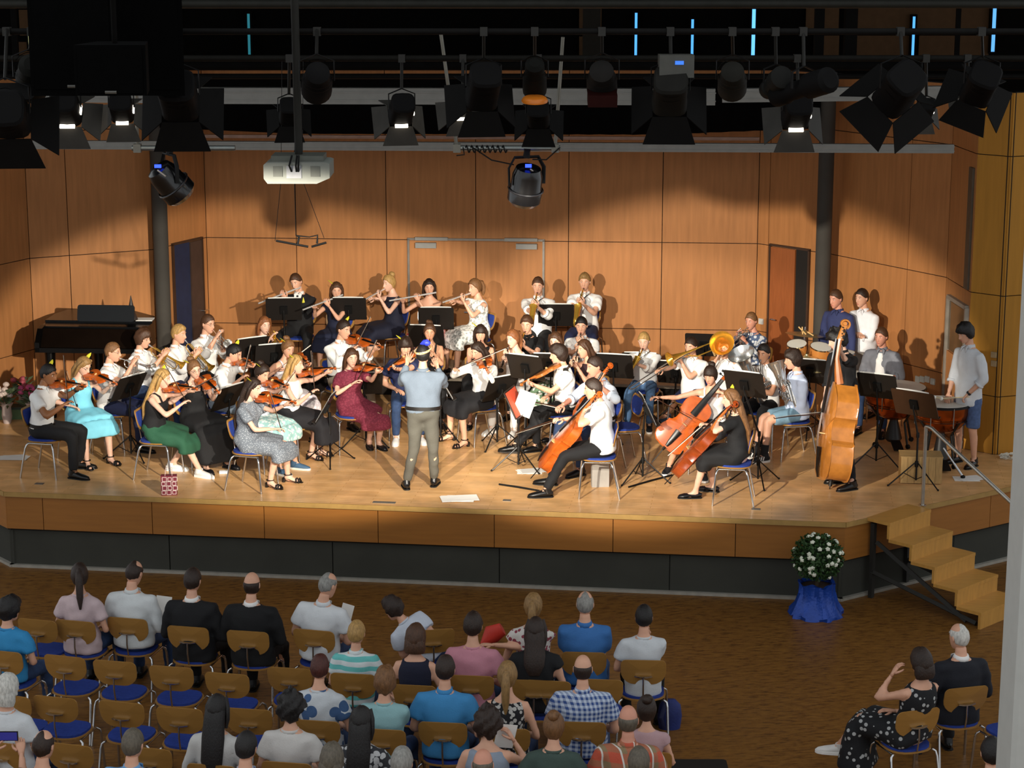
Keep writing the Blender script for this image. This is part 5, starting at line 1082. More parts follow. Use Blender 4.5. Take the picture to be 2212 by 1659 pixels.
# ---------------------------------------------------------------- music stands
SHEETS = []
def stand(x, y, face, desc, base=None, z0=ST, Y=None, tilt=28., w_=.49, h_=.35, sheet=None, mat=None, legrot=.3):
    """x, y: centre of the desk in the photograph; base: pixel of the tripod hub on the floor; face: way the desk's front looks"""
    if base: b = P(base[0], base[1], z0); Y = b[1]
    c = PY(x, y, Y); cx, cy = (b[0], b[1]) if base else (c[0], c[1]); 
    e = thing('music_stand', 'black orchestral music stand ' + desc, 'music stand', (cx, cy, z0), 0, None); zt = c[2] - z0; D = A([c[0] - cx, c[1] - cy, zt]); D[0] *= 1; 
    az = math.radians(face); f_ = A([math.sin(az), -math.cos(az), 0]); tl = math.radians(tilt); n = f_ * math.cos(tl) + UP * math.sin(tl); up_ = UP * math.cos(tl) - f_ * math.sin(tl); s_ = np.cross(up_, n); R = np.column_stack([s_, up_, n])
    X = MB(); X.prism(rrect(w_ / 2, h_ / 2, .02, 3), -.004, .004, 0, D, R); X.box(D - up_ * (h_ / 2) + n * .025, (w_, .006, .05), R); X.build('desk', mat or M('16120F', .5, vary=.1), e, 0)
    X = MB(); X.box(D - n * .02, (.10, .12, .03), R); X.build('desk_clamp', BLACK, e, 0)
    hub = A([0, 0, .17]); X = MB(); X.tube([A([0, 0, .06]), A([0, 0, .60]), D - n * .03 - UP * .05, D - n * .03], [.012, .0125, .009, .009], 8); X.build('pole', BLACKM, e, 60)
    MB().lathe([(.018, .57), (.02, .6), (.018, .63)], (0, 0, 0)).build('collar', BLACK, e); MB().lathe([(.02, .22), (.024, .25), (.02, .29)], (0, 0, 0)).build('tripod_collar', BLACK, e)
    for i in range(3):
        a = legrot + 2 * math.pi * i / 3; d = A([math.cos(a), math.sin(a), 0]); X = MB(); X.tube([A([0, 0, .27]) + d * .02, d * .33 + UP * .012], .0085, 6); X.tube([A([0, 0, .07]), d * .155 + UP * .155], .005, 5); lg = X.build('leg', BLACKM, e); MB().ell(d * .335 + UP * .012, (.013, .013, .012), None, 8, 6).build('rubber_foot', BLACK, lg)
    if sheet:
        col = sheet if isinstance(sheet, str) else 'F2F0EA'
        t = MB(); v = []
        for k in range(9):
            xx = -.21 + .42 * k / 8; zz = .007 + .010 * abs(math.sin(math.pi * k / 8))
            for yy in (-h_ / 2 + .01, h_ / 2 - .02 + (.03 if sheet == 1 else 0)): v += [R @ A([xx, yy, zz]), R @ A([xx, yy, zz + .003])]
        F = []
        for k in range(8):
            a, b_ = 4 * k, 4 * k + 4; F += [(a + 1, b_ + 1, b_ + 3, a + 3), (a, a + 2, b_ + 2, b_), (a, b_, b_ + 1, a + 1), (a + 2, a + 3, b_ + 3, b_ + 2)]
        F += [(0, 1, 3, 2), (32, 34, 35, 33)]
        t.add(v, F); o = t.build('sheet_music', M(col, .7, vary=.03), None, 0); q = A([cx, cy, z0]) + D; o.location = tuple(q); tag(o, 'open sheet music on the stand ' + desc, 'sheet music')
    return e

# ---------------------------------------------------------------- piano
def piano():
    c = P(208, 852, ST); bY = 26.4; x0, x1 = PY(84, 700, bY)[0], PY(318, 700, bY)[0]; c = A([(x0 + x1) / 2, bY, ST]); hw = (x1 - x0) / 2; zt = PY(200, 701, bY)[2] - ST
    e = thing('grand_piano', 'black grand piano with closed lid and raised music desk against the panelled wall', 'piano', c, math.radians(-4)); G = M('050505', .28, spec=.3, vary=.05)
    L_ = 1.2; bo = [(-hw, 0), (hw, 0), (hw, .45), (hw - .06, .65), (hw - .25, .85), (hw - .40, 1.0), (hw - .55, 1.14), (hw - .85, L_), (-hw + .08, L_ - .15), (-hw, L_ - .45)]
    MB().prism(bo, zt - .33, zt - .03).build('case', G, e, 0); MB().prism([(x * 1.015, y * 1.01 - .01 + (.28 if y == 0 else 0)) for x, y in bo], zt - .03, zt).build('lid', G, e, 0)
    MB().box((0, -.13, zt - .30), (2 * hw, .28, .06)).build('key_bed', G, e, 0); MB().box((0, -.13, zt - .17), (2 * hw - .1, .025, .28), rotx(-.62)).build('fallboard', M('120B07', .16, spec=.5), e, 0)
    for s in (-1, 1): MB().prism([(-.27, zt - .33), (.05, zt - .33), (.05, zt - .02), (-.12, zt - .04), (-.27, zt - .2)], -.03, .03, 0, (s * (hw - .03), 0, 0), A([[0, 0, 1], [1, 0, 0], [0, 1, 0]])).build('key_cheek', G, e, 0)
    d0, d1 = PY(157, 690, bY)[0] - c[0], PY(283, 690, bY)[0] - c[0]; X = MB(); X.prism([(x + (d0 + d1) / 2, y) for x, y in rrect((d1 - d0) / 2, .11, .03, 3)], -.01, .01, 0, (0, .22, zt + .11), rotx(math.radians(75))); X.build('music_desk', G, e, 0)
    for x, y in ((-hw + .1, .05), (hw - .1, .05), (-.2, L_ - .3)): MB().lathe([(.05, 0), (.055, .04), (.045, .08), (.06, .45), (.075, zt - .33)], (x, y, 0), n=10).build('leg', G, e); 
    X = MB(); X.box((0, .15, .09), (.3, .08, .05)); X.box((-.1, .15, (zt - .3) / 2), (.03, .03, zt - .4)); X.box((.1, .15, (zt - .3) / 2), (.03, .03, zt - .4)); X.build('pedal_lyre', G, e, 0)
    return c, zt
PC, PZT = piano()
q = PC + A([.32, .2, PZT]); o = MB().lathe([(.055, 0), (.085, .02), (.05, .12), (.02, .26), (.004, .34)], (0, 0, 0), n=14).build('metronome', M('2E2622', .5), None, 40); o.location = tuple(q + A([.14, .06, 0])); tag(o, 'dark pointed metronome standing on the piano lid', 'metronome')
o = MB().box((0, 0, .004), (.30, .21, .008)).build('score', PAPER, None, 0); o.location = tuple(PC + A([.58, .35, PZT])); tag(o, 'white score lying flat on the piano lid', 'score')

# ---------------------------------------------------------------- percussion
COPPER = M('B0551F', .24, metal=.9, vary=.2, nscale=5.); SKIN_D = M('D9D6CC', .55, vary=.03)
def timpani(px, py, r, Y, lab, zt=None):
    c = PY(px, py, Y); zt = c[2] - ST if zt is None else zt; e = thing('timpani', lab, 'timpani', (c[0], c[1], ST))
    MB().lathe([(.06, zt - r * 1.12), (.35 * r, zt - r * 1.10), (.7 * r, zt - r * .92), (.93 * r, zt - r * .55), (r * .99, zt - .12), (r, zt - .03)], (0, 0, 0), n=32).build('kettle', COPPER, e, 60)
    MB().lathe([(r * 1.0, zt - .03), (r * 1.06, zt - .03), (r * 1.06, zt - .008), (r * 1.02, zt)], (0, 0, 0), n=32, cap=False).build('hoop', M('1A1816', .4, metal=.5), e, 40)
    MB().lathe([(r * 1.03, zt - .012), (r * 1.015, zt + .002)], (0, 0, 0), n=32).build('drumhead', SKIN_D, e, 40)
    for i in range(8):
        a = i * math.pi / 4 + .2; d = A([math.cos(a), math.sin(a), 0]); MB().tube([d * r * 1.06 + UP * (zt - .01), d * r * 1.05 + UP * (zt - .25)], .008, 6).build('tension_rod', CHROME, e)
    MB().lathe([(r * .95, zt - r * .62), (r * 1.0, zt - r * .60), (r * .95, zt - r * .58)], (0, 0, 0), n=28, cap=False).build('strut_ring', M('1A1816', .4), e)
    for i in range(4):
        a = i * math.pi / 2 + .5; d = A([math.cos(a), math.sin(a), 0]); MB().tube([d * r * .97 + UP * (zt - r * .6), d * r * .55 + UP * (zt - r * 1.15), d * r * .75 + UP * .05], [.014, .016, .014], 6).build('leg', M('22201D', .4, metal=.4), e); MB().lathe([(.03, -.015), (.03, .015)], d * r * .78 + UP * .04, np.cross(d, UP), 10).build('caster', BLACK, e)
    MB().lathe([(.2 * r, .05), (.3 * r, .09), (.12 * r, zt - r * 1.1)], (0, 0, 0), n=14).build('base', M('1C1A18', .45), e); MB().box((0, -r * .75, .06), (.12, .26, .02), rotx(.2)).build('pedal', BLACK, e, 0)
    return c
timpani(1934, 834, .37, 25.0, 'copper timpani with pale drumhead nearer the double bass')
timpani(2036, 868, .33, 24.0, 'copper timpani being struck by the standing boy with mallets')
def cyl(e, name, mat, c, r, h, ax=UP, n=24): return MB().lathe([(r, -h / 2), (r, h / 2)], c, ax, n).build(name, mat, e, 40)
def cymbal(px, py, Y, r, lab, tiltv):
    c = PY(px, py, Y); e = thing('cymbal', lab, 'cymbal', (c[0], c[1], ST)); z = c[2] - ST; ax = nrm(A(tiltv))
    MB()._lathe([(r, -.012), (r * .6, .006), (r * .28, .016), (r * .2, .02), (r * .14, .04), (.02, .05), (.02, .047), (r * .14, .036), (r * .2, .016), (r * .6, .003), (r, -.014)], A([0, 0, z]), ax, 28, 0, False).build('plate', M('CDBB8A', .25, metal=.8, vary=.12), e, 60)
    MB().tube([A([0, 0, .25]), A([0, 0, z + .0]), A([0, 0, z]) + ax * .09], .010, 8).build('stand_pole', CHROME, e)
    for i in range(3): a = 2.1 * i + .4; d = A([math.cos(a), math.sin(a), 0]); MB().tube([A([0, 0, .3]), d * .28 + UP * .012], .008, 6).build('leg', CHROME, e)
cymbal(1738, 721, 26.2, .25, 'large ride cymbal tilted above the brass players heads', (.10, .06, 1)); cymbal(1742, 772, 25.9, .15, 'hi-hat cymbal behind the boy in pale blue shirt', (0.05, -.1, 1)); cymbal(1764, 789, 25.6, .17, 'crash cymbal beside the head of the double bass player', (-.1, -.35, 1))
c = PY(1742, 850, 25.9)
e = thing('drum_kit', 'drum kit with wood-shelled drums behind the double bass player', 'drum kit', (c[0] + .1, 26.1, ST)); WS = M('B9783A', .3, coat=.4)
z_ = PY(1775, 752, 26.1)[2] - ST; x_ = PY(1775, 752, 26.1)[0] - (c[0] + .1)
for nm, x, y, z, r, h, ax in (('tom_drum', x_ - .02, 0, z_ - .06, .14, .17, (.1, -.25, 1)), ('tom_drum', x_ - .32, .0, z_ - .02, .13, .17, (-.1, -.25, 1)), ('snare_drum', x_ + .25, -.1, z_ - .1, .17, .13, (0, 0, 1)), ('floor_tom', x_ + .3, .3, .38, .2, .36, (0, 0, 1)), ('bass_drum', x_ - .15, .2, .29, .28, .40, (0, 1, .02))):
    ax = nrm(A(ax)); s = cyl(e, nm, WS, A([x, y, z]), r, h, ax); cyl(s, 'drumhead', SKIN_D, A([x, y, z]) + ax * (h / 2 + .002), r * .97, .006, ax)
    for t in (-1, 1): MB().lathe([(r * 1.02, -.01), (r * 1.03, .01)], A([x, y, z]) + ax * t * h * .48, ax, 24, cap=False).build('drum_hoop', CHROME, s)
for x, y in ((x_ - .05, .05), (x_ - .3, .05), (x_ + .25, -.1)):
    MB().tube([A([x, y, .02]), A([x, y, z_ - .15])], .012, 6).build('drum_post', CHROME, e)
for i, (a, b_) in enumerate((((1725, 706), (1741, 722)), ((1733, 706), (1734, 722)), ((1744, 717), (1757, 725)))):
    p0, p1 = PY(a[0], a[1], 26.0), PY(b_[0], b_[1], 26.0); o = MB().tube([p0, p1], .009, 6).build('drumstick', M('C9A368', .5), None, 60, p0); tag(o, ['pale drumstick propped up furthest from the double bass', 'middle pale drumstick standing upright above the cymbal', 'drumstick lying flat nearest the double bass scroll'][i], 'drumstick')

# ---------------------------------------------------------------- loose things on the stage
def slab(name, lab, cat, px, py, z0, size, rz, mat): o = MB().box((0, 0, size[2] / 2), size, None).build(name, mat, None, 0); q = P(px, py, z0); o.location = tuple(q); o.rotation_euler = (0, 0, rz); return tag(o, lab, cat)
def papers(px, py, lab, n=4, sz=(.21, .297), rz=.2, cat='papers'):
    q = P(px, py, ST); e = thing('loose_sheets', lab, cat, q, rz)
    for i in range(n): a = random.uniform(-.3, .3); MB().box((random.uniform(-.07, .07), random.uniform(-.04, .04), .002 + .003 * i), (sz[1], sz[0], .002), rotz(a)).build('sheet', PAPER, e, 0)
papers(993, 1077, 'loose white sheets spread on the stage edge behind the conductor', 5, (.25, .32)); papers(26, 990, 'white sheets on the floor before the end violinist chair', 3)
papers(1153, 1018, 'white sheets on the floor between the front cello and a stand', 3); slab('rosin_box', 'small white box on the floor beside the black long dress', 'box', 484, 1022, ST, (.11, .06, .03), .1, PAPER)
bx = P(1296, 1052, ST); slab('paper_bag', 'grey white paper bag standing under the front cellist chair', 'bag', 1296, 1050, ST, (.20, .10, .28), .1, M('98948E', .8, vary=.08))
q = P(366, 1068, ST); e = thing('gift_bag', 'maroon gift bag with white square motifs on the stage edge', 'gift bag', q, .1)
MB().prism([(-.09, -.045), (.09, -.045), (.09, .045), (-.09, .045)], 0, .23).build('bag', M('7A2636', .6, vary=.1), e, 0)
for i in range(4):
    for j in range(3): 
        X = MB(); s = .02 + .004 * ((i + j) % 2); cx, cz = -.06 + .06 * j + (.012 if i % 2 else 0), .035 + .052 * i
        for a, b_, w2, h2 in ((0, s, 2 * s, .006), (0, -s, 2 * s, .006), (s, 0, .006, 2 * s), (-s, 0, .006, 2 * s)): X.box((cx + a, -.0465, cz + b_), (w2, .003, h2))
        X.build('square_motif', M('E4CFC8', .7), e, 0)
for s in (-1, 1): MB().tube([A([-.04, s * .04, .22]), A([-.035, s * .04, .31]), A([.035, s * .04, .31]), A([.04, s * .04, .22])], .003, 5).build('handle', M('D8B8B0', .6), e)
c = P(38, 902, ST); e = thing('gift_box', 'flat green box on the floor by the flower gifts', 'box', c, .1); MB().box((0, 0, .07), (.42, .22, .14)).build('box', M('5E7A54', .7), e, 0); MB().box((0, 0, .15), (.43, .23, .03)).build('box_lid', M('3A4A42', .7), e, 0)
def bouquet(px, py, lab, fc, n):
    q = P(px, py, ST); e = thing('flower_bouquet', lab, 'flowers', q); rg = random.Random(px); MB().lathe([(.05, 0), (.07, .1), (.06, .22), (.09, .27)], (0, 0, 0), n=12).build('wrapping', M('B7A7A0', .5), e)
    X = MB()
    for i in range(40):
        a, r, z = rg.uniform(0, 6.28), rg.uniform(.02, .17), rg.uniform(.25, .48); d = A([math.cos(a), math.sin(a), 0]); X.tube([d * r * .5 + UP * (z - .05), d * r + UP * z, d * (r + .06) + UP * (z + .02)], [(.003, .002), (.022, .004), (.002, .002)], 5)
    tag(X.build('leaves', M('4A5A3C', .7, vary=.3), e), kind='stuff')
    for i in range(n): a, r = rg.uniform(0, 6.28), rg.uniform(0, .14); MB().ell(A([r * math.cos(a), r * math.sin(a), .44 + rg.uniform(-.1, .08)]), (.045, .045, .035), None, 8, 6).build('flower', M(fc, .7, vary=.3, nscale=60), e)
bouquet(70, 912, 'pink flower bouquet on the stage floor under the piano end', 'C04A78', 9); bouquet(16, 914, 'pale flower bouquet beside the green box', 'CDB8AC', 8); bouquet(52, 892, 'reddish flower bouquet behind the green box', 'A84A55', 8)
c = P(12, 908, ST); e = thing('gift_bottle', 'dark wine bottle standing beside the green box', 'bottle', c); MB().lathe([(.036, 0), (.038, .18), (.015, .24), (.014, .31)], (0, 0, 0), n=12).build('glass', M('1E2414', .12), e); MB().lathe([(.0385, .06), (.0385, .13)], (0, 0, 0), n=12).build('label', PAPER, e)
for i, (x, y, w_) in enumerate(((85, 1045, .1), (830, 1085.5, .26), (1095, 1081, .09), (1633, 1100, .1))): slab('floor_socket_plate', ['grey floor plate in the stage parquet before the end violinist', 'long grey floor plate at the stage edge below the conductor', 'small grey floor plate beside the loose white sheets', 'grey floor plate in the parquet near the stage corner'][i], 'floor plate', x, y, ST, (w_, .07, .004), YAW, M('7A756C', .5, metal=.4))
# folding instrument pegs lying on the floor, crate, cloth, cable
for a, b_, lab in (((1078, 1046), (1165, 1060), 'slim black stick bag lying between the stand and the front cellist shoe'), ((1358, 1052), (1452, 1026), 'slim black stick bag lying behind the folded stand near the cello')):
    p0, p1 = P(a[0], a[1], ST + .012), P(b_[0], b_[1], ST + .012); o = MB().tube([p0, p0 * .5 + p1 * .5 + A([0, .01, 0]), p1], [.011, .013, .011], 8).build('stick_bag', BLACK, None, 60, p0); tag(o, lab, 'stick')
q = P(1992, 1046, ST); e = thing('wooden_crate', 'pale wooden box drum on the floor behind the handrail post', 'box drum', q + A([0, .15, 0]), -.1)
for i in range(6): MB().box((-.2 + .08 * i, -.15, .165), (.077, .012, .31)).build('board', M('B08D58', .6, vary=.15, stretch=(8, 8, 1), rnd=.08), e, 0)
MB().box((0, 0, .165), (.478, .288, .305)).build('box', M('A5804C', .6), e, 0); MB().box((0, 0, .325), (.49, .31, .012)).build('top', M('B08D58', .6), e, 0)
q = P(2128, 1030, ST); e = thing('black_jacket', 'black jacket dropped on the stage edge near the timpani boy', 'jacket', q); X = MB(); rg = random.Random(3)
for i in range(9): X.ell(A([rg.uniform(-.2, .2), rg.uniform(-.1, .1), .035]), (rg.uniform(.08, .16), rg.uniform(.06, .1), rg.uniform(.03, .07)), rotz(rg.uniform(0, 3)), 12, 7)
RMQ.append(('cloth', X, .014, [cloth('0C0C10')], e, None, .006, q))
papers(2096, 1033, 'white sheet half under the dropped black jacket', 2)
q = P(2192, 990, ST); e = thing('cable_coil', 'white cable coil on the stage floor by the wood pier', 'cable', q); X = MB(); pts = []
for i in range(150): a = i * .42; r = .13 + .03 * math.sin(i * 1.7); pts.append(A([r * math.cos(a) * 1.2, r * math.sin(a) * .8, .012 + .03 * (i / 150) + .012 * math.sin(i * 2.3)]))
X.tube(pts, .007, 5); X.build('cable', M('D8D2C2', .6), e)
q = P(2200, 965, ST); e = thing('wood_box', 'tall brown wooden box standing against the wood pier', 'box', q + A([.05, .2, 0]), -.3); MB().box((0, 0, .22), (.34, .3, .44)).build('box', M('6E5430', .7, vary=.15), e, 0); MB().box((0, 0, .45), (.36, .32, .02)).build('box_lid', M('7A5E38', .7), e, 0)
# microphone-like boom stand behind the timpani
for a, b_, c_, lab in (((2038, 968), (2080, 1030), (2052, 975), 'chrome boom stand leg leaning by the timpani boy'),):
    p0, p1 = PY(a[0], a[1], 23.6), P(b_[0], b_[1], ST + .02); e = thing('boom_stand', lab, 'stand', p1); MB().tube([p0 - p1, (p0 - p1) * .45], .011, 8).build('tube', CHROME, e); MB().tube([(p0 - p1) * .46, (p0 - p1) * 0], .015, 8).build('outer_tube', CHROME, e); MB().ell(A([0, 0, 0]), (.03, .03, .022), None, 10, 7).build('rubber_foot', BLACK, e)

# ---------------------------------------------------------------- rose tree before the stage
q = P(1762, 1326, 0); e = thing('rose_tree', 'ball-shaped white rose tree in blue foil in front of the stage', 'potted plant', q); rg = random.Random(5)
FOIL = M('10409C', .3, metal=.2, vary=.15, bump=.5, bscale=40.); X = MB(); nn = 48; prof = [(.29, .0), (.285, .03), (.23, .12), (.195, .24), (.19, .34), (.20, .37), (.165, .35)]
v = []
for i, (r, h) in enumerate(prof):
    for j in range(nn): a = 2 * math.pi * j / nn; rr = r * (1 + (.06 - .006 * i) * math.sin(a * 9 + i * .8) + .04 * math.sin(a * 14 + i * 1.3)); v.append((rr * math.cos(a), rr * math.sin(a), h + .02 * math.sin(a * 5 + i) * (i > 0)))
X.add(v, [(i * nn + j, i * nn + (j + 1) % nn, (i + 1) * nn + (j + 1) % nn, (i + 1) * nn + j) for i in range(len(prof) - 1) for j in range(nn)]); X.build('foil_wrap', FOIL, e, 30)
MB().lathe([(.15, 0), (.175, .32)], (0, 0, 0), n=20).build('pot', M('3A2A22', .8), e); MB().tube([A([0, 0, .3]), A([.01, 0, .5]), A([0, 0, .7])], [.02, .016, .016], 8).build('trunk', M('4A3A28', .8), e)
cz = PY(1768, 1203, q[1])[2]; X = MB()
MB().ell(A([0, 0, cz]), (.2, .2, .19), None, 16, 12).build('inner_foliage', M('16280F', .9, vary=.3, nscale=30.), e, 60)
for i in range(2600):
    d = nrm(A([rg.gauss(0, 1), rg.gauss(0, 1), rg.gauss(0, 1)])); r = .27 * rg.uniform(.55, 1.0) ** .6; o = A([0, 0, cz]) + d * r * A([1, 1, .92]); t = nrm(A([rg.gauss(0, 1), rg.gauss(0, 1), rg.gauss(0, .7)]) + d); s_ = nrm(np.cross(t, d + A([.01, .02, .03]))); l = rg.uniform(.03, .05)
    X.add([o, o + t * l * .5 + s_ * l * .3, o + t * l, o + t * l * .5 - s_ * l * .3], [(0, 1, 2, 3)])
tag(X.build('foliage', M('2A4A1C', .6, vary=.35, nscale=25.), e, 0), kind='stuff')
for i in range(46):
    d = nrm(A([rg.gauss(0, 1), rg.gauss(-.5, 1), rg.gauss(.25, .8)])); o = A([0, 0, cz]) + d * .272 * A([1, 1, .94]); X = MB(); R = rotz(rg.uniform(0, 6)); X.ell(o, (.017, .017, .015), R, 8, 6)
    for j in range(5): a = j * 1.257; h = nrm(np.cross(d, A([.3, .2, .9]))); h2 = np.cross(d, h); X.ell(o + (h * math.cos(a) + h2 * math.sin(a)) * .015 - d * .004, (.013, .013, .011), None, 6, 5)
    X.build('rose', M('E9EBD8', .7), e, 60)

# ---------------------------------------------------------------- the orchestra
WH = cloth('F4F3F0'); WHS = cloth('E9E9EC'); BK = cloth('0D0D10'); NAVY = cloth('141A33'); NAVYT = cloth('1B2346'); JEAN = cloth('48688E', pat=None, vary=.2, nscale=20.); LJEAN = cloth('9DB1C4', vary=.15, nscale=20.); DJEAN = cloth('2A3F63', vary=.2, nscale=20.)
BL = lambda s: s
def PPL(*a, **k): return Person(*a, **k)
OG = 'orchestra players'
# --- first violins on the piano side
p = PPL('v1', 'in white short-sleeved shirt seated at the end by the gifts, playing violin', 'the end violinist in white shirt by the gifts', 104, 808, 72, skin='tan', hair=('short', 'black'), lean=6, hp=18, grp=OG, k=1.02, la=78).foot(1, 160, 1034).foot(-1, 172, 1012)
violin(p, 187, 836, True, (138, 765, 147, 868)); p.finish(('shirt', WH, 'short', .0), ('trousers', BK), 'black', leaf=-1, watch=-1); seat_of(p, 76)
p = PPL('v2', 'in light cyan dress and glasses beside the end violinist, playing violin', 'the violinist in cyan dress', 180, 790, 38, k=.97, sex='f', skin='pale', hair=('long', 'dblond', .16), lean=4, hp=28, ha=58, grp=OG)
violin(p, 254, 832, True, (141, 800, 166, 880)); p.finish(('dress', cloth('7FD0E6'), 'strap'), ('skirt', None, .98), 'heels', glasses=1, leaf=-1); seat_of(p)
p = PPL('v3', 'with long blond hair, black top and green skirt playing violin at the stage edge', 'the violinist in green skirt', 350, 818, 76, k=.97, sex='f', skin='pale', hair=('long', 'blond', .38), lean=8, hp=14, grp=OG, la=72).foot(1, 432, 1030).foot(-1, 372, 1016)
violin(p, 428, 842, True, (356, 786, 402, 866)); p.finish(('top', BK, 'strap', -.01), ('skirt', cloth('1F5038'), .97), 'white', leaf=-1); seat_of(p, 80)
p = PPL('v4', 'in glasses and long black dress with yellow flower in her bun, playing violin', 'the violinist in long black dress', 419, 797, 18, k=.97, sex='f', skin='pale', hair=('bun', 'lbrown'), lean=4, hp=16, ha=34, tilt=10, grp=OG, la=42)
violin(p, 474, 850, True, (470, 812, 412, 842)); p.finish(('dress', BK, 'strap'), ('longskirt', None, .98), 'flats', glasses=1, leaf=1); seat_of(p)
p = PPL('v5', 'with dark cropped hair, white shirt and pale jeans seated leaning low, playing violin', 'the violinist in pale jeans', 505, 763, 74, skin='fair', hair=('short', 'black'), lean=14, hp=26, grp=OG, k=1.0)
violin(p, 548, 788, True, (543, 745, 527, 812)); p.finish(('shirt', WH, 'roll', .0), ('trousers', LJEAN), 'sneaker', leaf=-1); seat_of(p)
p = PPL('v6', 'with very long dark hair and grey speckled dress, playing violin at the front', 'the violinist in grey speckled dress', 546, 838, 68, k=.97, sex='f', skin='pale', hair=('long', 'dark', .48), lean=4, hp=16, grp=OG, la=66).foot(1, 584, 1054).foot(-1, 622, 1042)
violin(p, 641, 872, True, (583, 846, 607, 926)); p.finish(('dress', cloth('6E757E', pat='dots', col2='B9BEC4', ps=70.), 'short'), ('skirt', None, .96), 'heels', leaf=1); seat_of(p, 72)
p = PPL('v7', 'with dark tied hair and teal patterned skirt seated half hidden behind the grey dress', 'the violinist in teal skirt', 566, 806, 50, k=.96, sex='f', skin='fair', hair=('bun', 'dark'), lean=5, hp=26, grp=OG, la=60)
violin(p, 622, 838, True, (640, 800, 600, 858)); p.finish(('blouse', cloth('DCE2EC'), 'cap', -.02), ('skirt', cloth('9CC8C6', pat='floral', col2='DCE8E4', ps=26.), .95), 'blue', leaf=1); seat_of(p)
p = PPL('v8', 'with loose blond hair, white sleeveless top and long black skirt, playing violin', 'the violinist in white sleeveless top', 638, 787, 72, k=.99, sex='f', skin='pale', hair=('long', 'blond', .22), lean=6, hp=8, grp=OG, la=66).foot(1, 672, 992).foot(-1, 690, 985)
violin(p, 727, 797, True, (672, 757, 680, 842)); p.finish(('top', WH, 'none', .04), ('midi', cloth('16151A'), .98), 'heels', leaf=1, watch=1); seat_of(p)
p = PPL('v9', 'in pale strapped dress with yellow leaf in tied hair behind the blond violinist', 'the violinist in pale strapped dress', 622, 752, 35, k=.96, sex='f', skin='fair', hair=('bun', 'lbrown'), lean=5, hp=22, grp=OG)
violin(p, 668, 788, True, (672, 745, 606, 796)); p.finish(('dress', cloth('D5CBD0', pat='floral', col2='F2EDEE', ps=22.), 'strap'), ('skirt', None, .95), 'flats', leaf=1); seat_of(p)
p = PPL('v10', 'in white shirt and beige trousers with yellow leaf behind one ear, playing violin', 'the violinist in beige trousers', 742, 711, 40, skin='fair', hair=('short', 'dark'), lean=4, hp=14, ha=52, grp=OG, k=1.04)
violin(p, 829, 752, True, (800, 684, 768, 748)); p.finish(('shirt', WH, 'roll', .0), ('trousers', cloth('A79A86')), 'black', leaf=-1); seat_of(p)
p = PPL('v11', 'with brown hair and maroon dress seated behind a dark music stand, playing violin', 'the violinist in maroon dress', 759, 772, 18, k=.95, sex='f', skin='pale', hair=('long', 'brown', .14), lean=3, hp=12, ha=24, grp=OG, la=22, spread=.17).foot(1, 797, 966).foot(-1, 818, 968)
violin(p, 828, 798, True, (815, 733, 772, 822)); p.finish(('dress', cloth('6C1F33', pat='floral', col2='7E2C40', ps=40.), 'short'), ('skirt', None, .90), 'flats'); seat_of(p)
# --- violas, hidden second player and the winds beside the conductor
p = PPL('v12', 'with dark hair and yellow leaf seated mostly hidden behind the conductor', 'the player hidden behind the conductor', 876, 748, 8, k=.97, skin='fair', hair=('mop', 'dark'), hp=22, grp=OG, ft=-.05)
violin(p, 838, 800, True, None); p.finish(('polo', NAVYT, 'short'), ('trousers', DJEAN), 'white', leaf=1); seat_of(p)
p = PPL('a1', 'with long dark hair, white blouse and black skirt playing viola near the conductor', 'the violist in white blouse', 1034, 758, -32, k=.98, sex='f', skin='fair', hair=('long', 'dark', .12), lean=6, hp=24, ha=-46, grp=OG, la=-62).foot(1, 972, 952).foot(-1, 1004, 966)
violin(p, 1052, 800, True, (1096, 750, 984, 796), None, .62, kind='viola'); p.finish(('blouse', WH, 'long', -.03), ('skirt', cloth('17171B'), .86), 'heels'); seat_of(p)
p = PPL('a2', 'with bowl-cut dark hair, white short-sleeved shirt and black trousers, playing viola', 'the violist with bowl-cut hair', 1207, 765, -74, skin='fair', hair=('mop', 'dark'), lean=5, hp=10, grp=OG, k=1.0, la=-78).foot(1, 1097, 988).foot(-1, 1160, 975)
violin(p, 1124, 834, True, None, M('A9632A', .3, vary=.15, coat=.4), .64, kind='viola'); p.finish(('shirt', WH, 'short', .0), ('trousers', BK), 'black'); seat_of(p)
# --- brass on the piano side
for a in [('t1', 'in glasses, white shirt and navy trousers playing trumpet at the brass row end', 'the end trumpeter in navy trousers', 243, 760, 78, ('short', 'lbrown'), 1, ('trousers', NAVYT), (326, 796), SILV, 1.0),
          ('t2', 'with brown fringe, glasses and white shirt playing brass trumpet', 'the trumpeter with brown fringe', 308, 731, 66, ('mop', 'brown'), 1, ('trousers', DJEAN), (392, 790), BRASS, 1.0),
          ('t3', 'with blond parted hair and white shirt playing brass trumpet', 'the trumpeter with blond parted hair', 386, 721, 66, ('quiff', 'blond'), None, ('trousers', NAVYT), (453, 796), BRASS, 1.0),
          ('t4', 'in glasses and white shirt seated highest in the trumpet row', 'the tallest trumpeter in glasses', 449, 699, 52, ('short', 'brown'), 1, ('trousers', BK), (486, 742), SILV, 1.05)]:
    p = PPL(a[0], a[1], a[2], a[3], a[4], a[5], k=a[11], hair=a[6], lean=2, hp=10, grp=OG); trumpet(p, a[9][0], a[9][1], True, a[10]); p.finish(('shirt', WH, 'roll' if a[0] != 't1' else 'short', -.04), a[8], 'black', glasses=a[7]); seat_of(p)
p = PPL('t5', 'with long strawberry hair and dark floral top playing brass trumpet', 'the trumpeter in dark floral top', 571, 702, 32, k=.97, sex='f', skin='pale', hair=('long', 'auburn', .2), hp=10, grp=OG)
